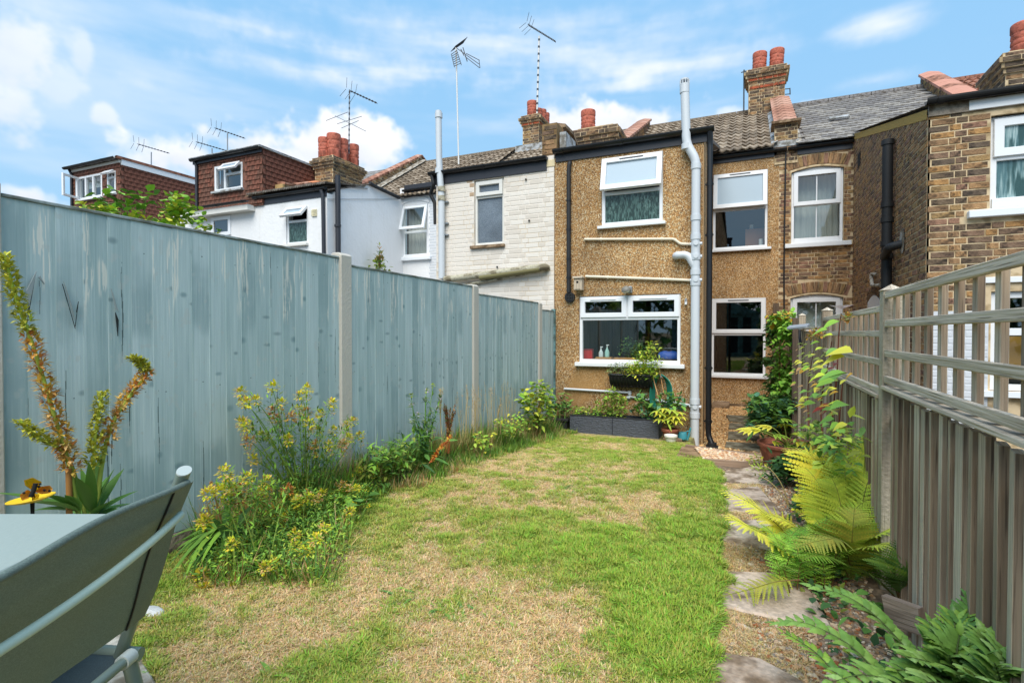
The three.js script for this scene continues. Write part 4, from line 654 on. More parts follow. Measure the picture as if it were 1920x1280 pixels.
// ---------------------------------------------------------------- the cream-painted brick house on the left
{
  const z = FZ + .01, xl = pZ(818, 440, z).x, xr = pZ(1039.5, 500, z).x - .005, yt = pZ(930, 318, z).y;
  const B = thing('terraced_house', 'old terraced house of flaking cream-painted brick with a dark frosted window', 'house', [-3.7, LOW, FZ]);
  const w = rectZ(889, 335, 945, 459, z), wall = part(B, 'wall', uvM(slab([[xl, LOW], [xr, LOW], [xr, yt + .1], [xl, yt + .1]], [rect(...w).reverse()], .22, { z: z - .22 })), M.whitewash);
  bricks(wall, 'z', z, xl, xr, .9, yt + .06, { holes: [w], geos: flatBricks, mats: M.cream, restMat: M.cream[0], vc: true, joint: .009, pick: (u, y, r) => r() < (Math.abs(u - w[0] + .06) < .12 ? .16 : .008) ? 3 : Math.floor(r() * 3), max: 300, seed: 101 });
  {
    const [x0, x1, y0, y1] = w, win = group(B, 'window', V((x0 + x1) / 2, y0, z)), zz = z - .03, mid = pZ(917, 367, z).y, f = .04;
    part(win, 'frame', merge([ring(x0 + .004, x1 - .004, y0 + .004, y1 - .004, zz, .08, f), bar(x0 + f, x1 - f, mid - .025, mid + .025, zz + .001, .08)]), M.oldPaint);
    part(win, 'sash', ring(x0 + .03, x1 - .03, mid + .01, y1 - .03, zz + .03, .05, .06), M.oldPaint);
    part(win, 'pane', paneGeo(x0 + f, x1 - f, y0 + f, mid - .02, zz - .03), M.frostedGrey); part(win, 'pane', paneGeo(x0 + .08, x1 - .08, mid + .06, y1 - .08, zz - .01), M.frostedGrey);
    part(win, 'sill', box(x0 - .06, x1 + .02, y0 - .05, y0, z - .03, z + .05, { r: .008 }), M.stoneBlock);
  }
  gutterLine(B, pZ(808, 330, z).x, pZ(1028, 294, z).x, pZ(930, 311, z).y + .02, z, { r: .055, fascia: .20, fmat: M.fascia });
  { const zz = z + .08, P = (x, y) => pZ(x, y, zz), t = P(822, 208), c = P(829, 350), lowx = P(828, 500).x;
    const s = part(B, 'soil_pipe', pipe([t, V(t.x + .01, P(822, 300).y, zz), V(lowx + .0, P(828, 372).y, zz), V(lowx, P(828, 522).y, zz)], .052, .06, 14), M.pipeGrey);
    for (const y of [216, 320, 355, 372]) part(s, 'collar', collar(V(y < 330 ? t.x + .005 : lowx, P(825, y).y, zz), V(0, 1, 0), .062, .08), y > 340 ? M.dirtyPipe : M.pipeGrey);
    for (const y of [378, 418, 440]) part(s, 'bracket', box(lowx - .07, lowx + .10, P(828, y).y - .012, P(828, y).y + .012, z, z + .05), M.metal); }
  part(B, 'downpipe', pipe([V(pZ(813, 330, z).x, pZ(813, 330, z).y, z + .06), pZ(813, 345, z + .05), pZ(807, 364, z - .02), pZ(815, 380, z - .05), pZ(816, 420, z - .05)], .032, .03, 10), M.blackMatt);
  const w1 = part(B, 'waste_pipe', pipe([pZ(834, 524, z + .09), pZ(1022, 500, z + .09), pZ(1026, 503, z)], .055, .04, 14), M.dirtyPipe); part(w1, 'thin_pipe', pipe([pZ(872, 534, z + .05), pZ(1022, 506, z + .05)], .024, .02, 10), M.dirtyPipe); part(w1, 'moss', pipe([pZ(900, 520, z + .1), pZ(1012, 504, z + .1)], .046, .02, 12), std(0x7d7650, .95));
  for (const [x, y] of [[986, 336], [992, 413], [932, 500]]) part(B, 'wall_plug', cyl(pZ(x, y, z), pZ(x, y, z + .03), .014, 8), M.dark);
  part(B, 'extension_roof', quads([[V(xl, yt + .1, z), V(xr, yt + .1, z), V(xr, 4.95, BZ), V(xl, 4.95, BZ)]]), M.tileDark[0]); part(B, 'side_wall', quads([[V(xl, LOW, BZ), V(xl, LOW, z - .2), V(xl, yt + .1, z - .2), V(xl, 4.9, BZ)]]), M.render);
  part(B, 'back_wall', uvM(slab(rect(-6.55, xl, LOW, H.ye), [], .2, { z: BZ - .2 })), M.render);
  tiledRoof(B, -6.4, -2.85, BZ + .16, H.ye + .07, H.ridgeZ, H.yr, { w: .30, gauge: .30, wave: .034, lip: .03, mats: M.tile, seed: 112, ridge: M.tile[3], base: M.tileDark[1], mess: .02 });
  gutterLine(B, -6.5, xl, H.ye + .05, BZ, { r: .05, fascia: .15, rise: .11 });
  { const zc = -15.1, x0 = pZ(980, 250, zc).x, x1 = pZ(1010, 250, zc).x, y1 = pZ(995, 216, zc).y; chimney(B, x0, x1, zc, zc - 1.3, H.ye + 1.2, y1, [[pZ(998, 205, zc - .2).x, zc - .2, .16, .46], [pZ(1009, 212, zc - .55).x, zc - .55, .13, .36], [pZ(1017, 220, zc - .8).x, zc - .8, .13, .42], [pZ(1023, 225, zc - 1.1).x, zc - 1.1, .13, .42]], { right: true, band: true, seed: 121, max: 90, max2: 40 }); part(B, 'lead_flashing', box(x0 - .1, x1 + .9, pZ(1000, 292, zc).y, pZ(1000, 277, zc).y, zc + .3, zc + .36), M.lead); }
}
// ---------------------------------------------------------------- the white rendered house with its party chimney
{
  const CZ = -9.3, xs = pZ(613, 420, CZ).x, xl = pZ(470, 420, CZ).x, C = thing('terraced_house', 'white rendered terraced house with a pink coping parapet and a five-pot chimney', 'house', [-9.5, LOW, CZ]);
  const op = rectZ(536, 388, 576, 457, CZ), ytop = pZ(548, 372, CZ).y;
  part(C, 'wall', uvM(slab([[xl - 2.9, LOW], [xs, LOW], [xs, ytop + .02], [xl - 2.9, ytop + .02]], [rect(...op).reverse()], .2, { z: CZ - .2 })), M.render);
  const xb = xs, P = (x, y) => pX(x, y, xb); const c1 = P(640, 354), c2 = P(690, 347), c3 = P(745, 371);
  part(C, 'side_wall', sidePoly([[CZ - .201, LOW], [BZ - .05, LOW], [BZ - .05, c3.y], [c2.z, c2.y], [c1.z, c1.y], [CZ - .201, pZ(612, 357, CZ).y]], xb - .2, .2), M.render);
  part(C, 'verge', pipe([V(xb + .02, pZ(612, 356, CZ).y, CZ), c1.clone().add(V(.02, .02, 0)), c2.clone().add(V(.02, .02, 0))], .02, .02, 6), M.tileDark[1]);
  part(C, 'side_gutter', pipe([c2.clone().add(V(.05, .05, 0)), P(700, 350).add(V(.06, 0, 0)), c3.clone().add(V(.06, .0, 0))], .045, .05, 10), M.blackMatt);
  part(C, 'cable', pipe([V(xb + .015, P(615, 374).y, CZ), P(745, 373.5).add(V(.015, 0, 0))], .006, .01, 5), M.mastGrey);
  // corrugated tile roof edge over the extension, with gutters
  { const x0 = xl, n = 22, w = (xs + .06 - x0) / n, g = tileGeo(w * .99, .5, .03, .035, 6), r = part(C, 'extension_roof', quads([[V(x0, ytop + .16, CZ + .1), V(xs + .05, ytop + .16, CZ + .1), V(xs + .05, ytop + .46, CZ - 1.4), V(x0, ytop + .46, CZ - 1.4)]]), M.tileDark[1]); for (let k = 0; k < 3; k++) for (let i = 0; i < n; i++) part(r, 'roof_tile', g, M.tileDark[(i * 7 + k) % 3], V(x0 + (i + .5) * w, ytop + .18 + k * .09, CZ + .12 - k * .45), [-(Math.PI / 2 - .2), 0, 0]); }
  gutterLine(C, pZ(479, 385, CZ).x, pZ(614, 362, CZ).x, ytop + .13, CZ, { r: .055, fascia: .19, fmat: M.fascia });
  part(C, 'eaves_board', box(xl - 2.2, pZ(478, 395, CZ).x, pZ(430, 402, CZ).y, pZ(430, 394, CZ).y + .02, CZ, CZ + .22), M.oldPaint); gutterLine(C, xl - 1.9, pZ(480, 384, CZ).x, pZ(430, 390, CZ).y + .05, CZ + .2, { r: .05 });
  // windows
  { const [x0, x1, y0, y1] = op, w = group(C, 'window', V(x0, y0, CZ)), z = CZ - .03, mid = pZ(556, 414, CZ).y, f = .05;
    part(w, 'frame', merge([ring(x0 + .003, x1 - .003, y0 + .003, y1 - .003, z, .07, f), bar(x0 + f, x1 - f, mid - .03, mid + .03, z + .001, .07)]), M.upvc); part(w, 'pane', paneGeo(x0 + f, x1 - f, y0 + f, mid - .03, z - .02), M.frosted);
    tilt([part(w, 'sash', ring(x0 + .01, x1 + .0, mid + .01, y1 - .01, z + .05, .06, .075), M.upvc), part(w, 'pane', paneGeo(x0 + .08, x1 - .08, mid + .08, y1 - .08, z + .01), M.skyGlass)], y1, z + .03, -.75);
    part(w, 'sill', box(x0 - .08, x1 + .03, y0 - .06, y0, CZ - .03, CZ + .08, { r: .008 }), M.oldPaint); room(w, x0, x1, y0, y1, CZ - .21, .6, M.roomDark);
    part(C, 'wall_vent', merge([ring(...rectZ(584, 392, 592.5, 405, CZ + .03), CZ + .03, .03, .02, .003), ...[395, 398.5, 402].map(y => box(pZ(584, y, CZ).x, pZ(592, y, CZ).x, pZ(588, y + 1, CZ).y, pZ(588, y - 1, CZ).y, CZ, CZ + .025))]), std(0xd8cfae, .6)); }
  { const q = rectZ(397, 406, 433, 442, CZ), [x0, x1, y0, y1] = q, w = group(C, 'window', V(x0, y0, CZ)); part(w, 'frame', ring(x0, x1, y0, y1, CZ + .03, .05, .09), M.upvc); part(w, 'pane', paneGeo(x0 + .08, x1 - .08, y0 + .08, y1 - .08, CZ + .006), M.glass); part(w, 'backing', paneGeo(x0 + .06, x1 - .06, y0 + .06, y1 - .06, CZ + .003), M.roomDark); }
  part(C, 'downpipe', pipe([V(pZ(606, 364, CZ).x, ytop + .08, CZ + .07), V(pZ(608, 370, CZ).x, ytop - .05, CZ + .05), pZ(607, 500, CZ + .05)], .042, .03, 12), M.fascia);
  { const p0 = P(633, 330), p1 = P(633, 520); const z = p0.z; const m = part(C, 'soil_pipe', merge([cyl(V(xb + .10, pX(633, 329, xb + .1).y, pX(633, 329, xb + .1).z), V(xb + .10, 1, pX(633, 329, xb + .1).z), .06, 14)]), M.fascia); part(m, 'bracket', collar(V(xb + .1, pX(633, 423, xb + .1).y, pX(633, 423, xb + .1).z), V(0, 1, 0), .075, .05), M.fascia); }
  // back wall with the propped-open window
  { const xe = pZ(818, 420, BZ).x, q = rectZ(754, 384, 802, 480, BZ), yt = pZ(780, 360, BZ).y, [x0, x1, y0, y1] = q; const wall = part(C, 'back_wall', uvM(slab([[xb - .1, LOW], [xe + 1.2, LOW], [xe + 1.2, yt + .15], [xb - .1, yt + .15]], [rect(...q).reverse()], .2, { z: BZ - .2 })), M.render);
    bricks(wall, 'z', BZ, x1 + .03, xe + .15, 1.6, yt - .05, { geos: flatBricks, mats: [M.paintBrick], pick: () => 0, seed: 131, max: 90, restMat: M.paintBrick, vc: true });
    const w = group(C, 'window', V(x0, y0, BZ)), z = BZ - .03, mid = pZ(778, 434, BZ).y, f = .06; part(w, 'frame', merge([ring(x0 + .003, x1 - .003, y0 + .003, y1 - .003, z, .07, f), bar(x0 + f, x1 - f, mid - .035, mid + .035, z + .001, .07)]), M.upvc); part(w, 'pane', paneGeo(x0 + f, x1 - f, y0 + f, mid - .03, z - .02), M.glass);
    tilt([part(w, 'sash', ring(x0 + .01, x1 - .01, mid + .02, y1 - .01, z + .04, .06, .08), M.upvc), part(w, 'pane', paneGeo(x0 + .08, x1 - .08, mid + .09, y1 - .08, z + .01), M.glass)], y1, z + .03, -.28);
    curtain(w, x0, x1, y0, y1, BZ - .3, M.curtain, 8); room(w, x0, x1, y0, y1, BZ - .21, .9, M.room); part(w, 'sill', box(x0 - .22, x1 + .12, y0 - .12, y0 - .03, BZ, BZ + .09, { r: .01 }), M.lintel); part(w, 'arch', slab((() => { const a = []; for (let i = 0; i <= 8; i++) a.push([lerp(x0 - .08, x1 + .05, i / 8), y1 + .02 + .10 * Math.sin(i / 8 * Math.PI)]); for (let i = 8; i >= 0; i--) a.push([lerp(x0 - .08, x1 + .05, i / 8), y1 + .12 + .10 * Math.sin(i / 8 * Math.PI)]); return a; })(), [], .03, { z: BZ }), M.render);
    gutterLine(C, xb + .03, xe, yt + .08, BZ, { r: .05, fascia: .20, rise: .14 });
    H.cBack = { xe }; }
  tiledRoof(C, -10.2, -6.65, BZ + .16, H.ye + .0, H.ridgeZ, H.yr - .02, { w: .30, gauge: .30, wave: .034, lip: .03, mats: M.tile, seed: 142, ridge: M.tile[3], base: M.tileDark[1], mess: .02 });
  const pA = pZ(640, 350, BZ + .1), pB = pZ(778, 292, H.ridgeZ); const px0 = -10.55;
  parapet(C, px0, px0 + .32, [[-11.2, pX(615, 357, px0 + .3).y], [BZ, pX(650, 345, px0 + .3).y + .05], [H.ridgeZ, pZ(780, 294, H.ridgeZ).y], [H.ridgeZ - .5, pZ(780, 294, H.ridgeZ).y - .25]], .55, { face: 'x', seed: 151, coping: M.coping, max: 70 });
  part(C, 'lead_flashing', uvM(quads([[V(px0 + .33, H.ye + .2, BZ + .1), V(px0 + .55, H.ye + .14, BZ + .1), V(px0 + .55, H.yr + .1, H.ridgeZ), V(px0 + .33, H.yr + .14, H.ridgeZ)]])), M.cement);
  // brick party parapet of the extensions with orange and pink coping
  { const x = pZ(520, 360, CZ - .4).x, Q = (px, py) => { const p = pX(px, py, x + .22); return [p.z, p.y]; }; parapet(C, x, x + .26, [[CZ - .35, pZ(520, 346, CZ - .35).y], [CZ - .7, pZ(530, 346, CZ - .5).y], [-11.6, pX(598, 326, x + .2).y]], .55, { face: 'x', seed: 153, coping: [M.coping[0], std(0xd98f66, .85), M.coping[2]], max: 70 }); part(C, 'parapet_end', box(x - .02, x + .28, ytop + .05, pZ(520, 347, CZ - .35).y, CZ - .36, CZ - .3), std(0xb99a66, .95, { bumpMap: M.grain, bumpScale: .01 })); }
  parts(C, 'brick_upstand', [box(pZ(466, 370, CZ).x, pZ(496, 370, CZ).x, pZ(480, 380, CZ).y, pZ(480, 368, CZ).y, CZ - .3, CZ + .02), box(pZ(463, 366, CZ).x, pZ(498, 366, CZ).x, pZ(480, 368, CZ).y, pZ(480, 364, CZ).y, CZ - .35, CZ + .06)], M.stoneBlock);
  { const z0 = -10.85, x1 = pZ(624, 310, z0).x, x0 = x1 - .62, y1 = pZ(622, 292, z0).y, pz = (px, z) => pZ(px, 280, z).x; chimney(C, x0, x1, z0, z0 - 1.15, 4.2, y1, [[x1 - .40, z0 - .12, .16, .52], [x1 - .17, z0 - .22, .18, .62], [x1 - .14, z0 - .52, .15, .58], [x1 - .3, z0 - .80, .14, .45], [x1 - .16, z0 - .98, .15, .58]], { right: true, seed: 161, max: 110, max2: 110 }); }
}
// ---------------------------------------------------------------- loft dormers further left
function dormer(label, o) {
  const { z, xl, xr, y0, y1, depth } = o, D = thing('loft_dormer', label, 'dormer', [(xl + xr) / 2, y0, z]);
  const wins = o.wins, body = part(D, 'wall', merge([uvM(slab(rect(xl, xr, y0, y1), wins.map(w => rect(...w.r).reverse()), .15, { z: z - .15 })), box(xl, xr, y0, y1, z - depth, z - .9), box(xr - .1, xr, y0, y1, z - .9, z - .15)]), M.hungDark);
  const tg = (() => { const g = quads([[V(-.08, -.01, .022), V(.08, -.01, .022), V(.08, .125, .002), V(-.08, .125, .002)], [V(-.08, -.01, .004), V(.08, -.01, .004), V(.08, -.01, .022), V(-.08, -.01, .022)]]), p = g.attributes.position, uv = g.attributes.uv; for (let i = 0; i < p.count; i++) uv.setXY(i, p.getX(i), p.getY(i)); return g; })();
  const rows = Math.round((y1 - y0 - .06) / .115), r = rng(o.seed), cols = Math.round((xr - xl) / .165), w = (xr - xl) / cols, rest = []; let n = 0;
  for (let k = 0; k < rows; k++) for (let c = 0; c < cols; c++) { const x = xl + (c + .5) * w + (k % 2 ? w / 2 : 0), y = y0 + .06 + k * .115; if (x + w / 2 > xr + .02 || wins.some(q => x + w / 2 > q.r[0] - .02 && x - w / 2 < q.r[1] + .02 && y + .1 > q.r[2] && y < q.r[3] + .02)) continue; const p = V(x, y, z), rot = [(r() - .5) * .03, 0, (r() - .5) * .03]; if (n++ < o.max) part(body, 'hung_tile', tg, r() < .5 ? M.hung : M.hungDark, p, rot, [w / .165, 1, 1]); else rest.push(tg.clone().scale(w / .165, 1, 1).translate(p.x, p.y, p.z)); }
  const side = (y, zz) => tg.clone().rotateY(Math.PI / 2).translate(xr, y, zz); for (let k = 0; k < rows; k++) for (let i = 0; i < depth / .165; i++) rest.push(side(y0 + .06 + k * .115, z - (i + .5 + (k % 2 ? .5 : 0)) * .165));
  stuff(part(body, 'hung_tile', mergeGeometries(rest), M.hung));
  part(D, 'roof', box(xl - .12, xr + .06, y1, y1 + .05, z - depth, z + .14), M.lead);
  if (o.white) { part(D, 'fascia', box(xr, xr + .05, y1 - .16, y1 - .01, z - depth, z), M.upvc); part(D, 'front_fascia', box(xl, xr, y1 - .10, y1 - .03, z, z + .05), M.oldPaint); part(D, 'verge_board', box(xr + .0, xr + .07, y1 - .01, y1 + .06, z - depth, z + .14), M.tileRed[1]); }
  gutterLine(D, xl - .1, xr + .04, y1 + .02, z + (o.white ? .1 : .04), { r: .06, fascia: o.white ? 0 : .12 });
  part(D, 'downpipe', pipe([V(xl + .0, y1, z + .09), V(xl + .05, y1 - .15, z + .05), V(xl + .05, y0 - .1, z + .05)], .035, .04, 10), M.fascia);
  for (const q of wins) {
    const [x0, x1, a, b] = q.r, g = group(D, 'window', V(x0, a, z)), f = .06, zz = z + .01, bars = (q.bars ?? []).map(s => lerp(x0, x1, s)); part(g, 'frame', merge([ring(x0, x1, a, b, zz, .08, f), ...bars.map(x => bar(x - .035, x + .035, a + f, b - f, zz + .001, .07))]), M.upvc);
    const xs = [x0 + .03, ...bars, x1 - .03]; for (let i = 1; i < xs.length; i++) part(g, 'pane', paneGeo(xs[i - 1], xs[i], a + .05, b - .05, zz - .04), M.glass);
    if (q.vent) { const [s0, s1, h] = q.vent, va = lerp(x0, x1, s0), vb = lerp(x0, x1, s1), vy = lerp(a, b, h); part(g, 'transom', bar(va, vb, vy - .03, vy + .03, zz + .002, .07), M.upvc); tilt([part(g, 'sash', ring(va, vb, vy, b - .01, zz + .06, .05, .06), M.upvc), part(g, 'vent_pane', paneGeo(va + .06, vb - .06, vy + .06, b - .07, zz + .03), M.skyGlass)], b, zz + .03, q.open ?? -.6); }
    if (q.side) part(g, 'open_casement', (() => { const rg = ring(0, .5, a + .02, b - .02, 0, .06, .06); rg.rotateY(-1.25); rg.translate(x0 + .02, 0, zz + .04); return rg; })(), M.upvc);
    if (q.blind) part(g, 'blind', box(x0 + .02, x1 - .02, lerp(a, b, .55), b - .05, z - .22, z - .2), M.blind);
    room(g, x0, x1, a, b, z - .16, .7, M.room); part(g, 'sill', box(x0 - .04, x1 + .04, a - .05, a, z - .02, z + .09, { r: .005 }), q.darkSill ? M.lead : M.upvc);
  }
  return D;
}
{
  const z = -9.25, xl = pZ(369, 350, z).x, xr = pZ(492, 340, z).x, y0 = pZ(430, 392, z).y, y1 = pZ(430, 290, z).y;
  dormer('red-brown tile-hung loft dormer with one white window beside the vine', { z, xl, xr, y0, y1, depth: 4.4, seed: 171, max: 260, wins: [{ r: rectZ(402, 308, 454.5, 356.5, z), bars: [.38], vent: [.38, .98, .62], open: -.7, darkSill: true }] });
  const z2 = -9.2, xl2 = pZ(135, 350, z2).x, xr2 = pZ(226, 340, z2).x, y02 = pZ(180, 396, z2).y, y12 = pZ(180, 308, z2).y;
  dormer('dark brown tile-hung loft dormer with a white side fascia, farthest left', { z: z2, xl: xl2, xr: xr2, y0: y02 - .3, y1: y12, depth: 5.2, seed: 173, max: 90, white: true, wins: [{ r: rectZ(147, 328, 191, 372, z2), bars: [.3, .62], side: true, blind: true }, { r: rectZ(200.5, 321, 216.5, 363, z2), vent: [0, 1, .72], open: -.9 }] });
  const W = thing('terraced_house', 'grey slate roof slope and white walls of the house under the far dormers', 'house', [-14, LOW, BZ]);
  part(W, 'wall', box(-19, -10.7, LOW, y0 - .02, -12.3, -9.6), M.render); const rf = part(W, 'roof', quads([[V(-19, y0 - .1, -10.6), V(-10.6, y0 - .1, -10.6), V(-10.6, H.yr, H.ridgeZ), V(-19, H.yr, H.ridgeZ)]]), M.slate[1]);
}
// ---------------------------------------------------------------- aerials
function yagi(name, label, mastBase, mastTop, boomA, boomB, n, o = {}) {
  const T = thing(name, label, 'aerial', mastBase), mast = part(T, 'mast', merge([cyl(mastBase, mastTop, o.r ?? .02, 8), ...(o.stripes ? [] : [])]), o.mat ?? M.mastGrey);
  if (o.stripes) parts(T, 'mast_band', Array.from({ length: o.stripes }, (_, i) => { const p = mastBase.clone().lerp(mastTop, (i + .5) / o.stripes); return cyl(p.clone().add(V(0, -.03, 0)), p.clone().add(V(0, .03, 0)), (o.r ?? .02) + .004, 8); }), M.aerial);
  const d = boomB.clone().sub(boomA), up = V(0, 1, 0).addScaledVector(d.clone().normalize(), -d.clone().normalize().y).normalize(), side = o.vertical ? up : d.clone().normalize().cross(V(0, 1, 0)).normalize();
  part(T, 'boom', cyl(boomA, boomB, .014, 6), M.aerial);
  for (let i = 0; i < n; i++) { const p = boomA.clone().lerp(boomB, (i + .6) / n), L = (o.len ?? .16) * (1 - .2 * i / n); part(T, 'director', merge([cyl(p.clone().addScaledVector(side, -L), p.clone().addScaledVector(side, L), .007, 4), box(p.x - .018, p.x + .018, p.y - .018, p.y + .018, p.z - .018, p.z + .018)]), M.aerial); }
  const bk = boomA.clone().addScaledVector(d, .03); for (const s of [-1, 1]) part(T, 'reflector', merge([-.6, 0, .6].map(k => cyl(bk.clone().addScaledVector(side, k * .3).addScaledVector(up, s * .02), bk.clone().addScaledVector(side, k * .34).addScaledVector(up, s * .26).addScaledVector(d.clone().normalize(), -.09), .007, 4))), M.aerial);
  return T;
}
{
  const z = -15.2, P = (x, y, zz = z) => pZ(x, y, zz);
  yagi('aerial', 'tall mast with dark bands and a ridged aerial over the four-pot chimney', P(1005, 280), P(1011, 68), P(990, 46), P(1042, 78), 10, { r: .03, stripes: 16, len: .13, mat: std(0xd5d5d3, .5) });
  { const t = yagi('aerial', 'aerial on a pale mast beside the five-pot chimney with a cross element halfway', P(654, 288, -11.6), P(655, 168, -11.6), P(656, 170, -11.6), P(706, 193, -11.6), 9, { r: .016, stripes: 12, len: .1 }); part(t, 'cross_element', merge([[[628, 217], [686, 246]], [[632, 232], [678, 218]], [[640, 240], [672, 226]], [[611, 226], [652, 210]]].map(([a, b]) => cyl(P(...a, -11.6), P(...b, -11.6), .009, 5))), M.mastGrey); }
  yagi('aerial', 'aerial with a feathered boom, right of the two above the red-brown dormer', P(426, 287, -13), P(426, 250, -13), P(403, 240, -13), P(458, 259, -13), 10, { len: .1 });
  yagi('aerial', 'low aerial above the red-brown dormer roof, left of its pair', P(397, 296, -13), P(397, 278, -13), P(368, 266, -13), P(426, 283, -13), 10, { len: .1 });
  yagi('aerial', 'small aerial standing behind the dark brown dormer', P(283, 316, -13), P(283, 285, -13), P(258, 270, -13), P(316, 287, -13), 10, { len: .1 });
  // grid aerial with a log boom on a tall pale mast
  const zz = -13.2, Q = (x, y, d = 0) => pZ(x, y, zz + d), T = thing('aerial', 'large grid aerial on a tall plain pale mast above the cream house', 'aerial', Q(860, 308));
  part(T, 'mast', cyl(Q(860, 308), Q(855, 90), .022, 8), std(0xd9d9d6, .5)); const g = (name, segs, r = .010) => part(T, name, merge(segs.map(([a, b]) => cyl(Q(...a), Q(...b), r, 5))), M.aerial);
  g('grid_panel', [[[846, 101, .1], [852, 126, .1]], [[855, 90], [865, 122]], ...Array.from({ length: 7 }, (_, i) => [[846 + i, 102 + i * 3.6, .1], [857 + i * 1.3, 94 + i * 4]])]); g('grid_panel', [[[845, 97], [854, 86]], [[868, 81, -.1], [876, 69, -.1]], ...Array.from({ length: 6 }, (_, i) => [[846 + i * 1.6, 96 - i * 2], [868 + i * 1.6, 81 - i * 2.2, -.1]])], .008);
  g('boom', [[[856, 90], [898, 120]], [[874, 100], [899, 113]], [[872, 106], [899, 127]], [[898, 112], [900, 127]]]); g('dipole', [[[868, 89], [876, 115]], [[864, 92], [870, 104]]], .014);
  const br = thing('aerial', 'short aerial bracket clamped to the left side of the two-pot chimney', 'aerial', P(1395, 208, -15)); part(br, 'pole', cyl(P(1395, 208, -15), P(1395.5, 131, -15), .02, 6), M.aerial); part(br, 'arm', merge([cyl(P(1390, 136, -15), P(1407, 131, -15), .014, 5), cyl(P(1396, 132, -15), P(1404, 142, -15), .012, 5)]), M.aerial);
  const b2 = thing('bracket', 'small metal bracket on the right side of the two-pot chimney', 'bracket', P(1475, 172, -15)); part(b2, 'arm', merge([cyl(P(1472, 167, -15), P(1482, 166, -15), .012, 5), cyl(P(1472, 177, -15), P(1482, 176, -15), .012, 5), cyl(P(1481.5, 165, -15), P(1482, 177, -15), .014, 5)]), M.aerial);
}

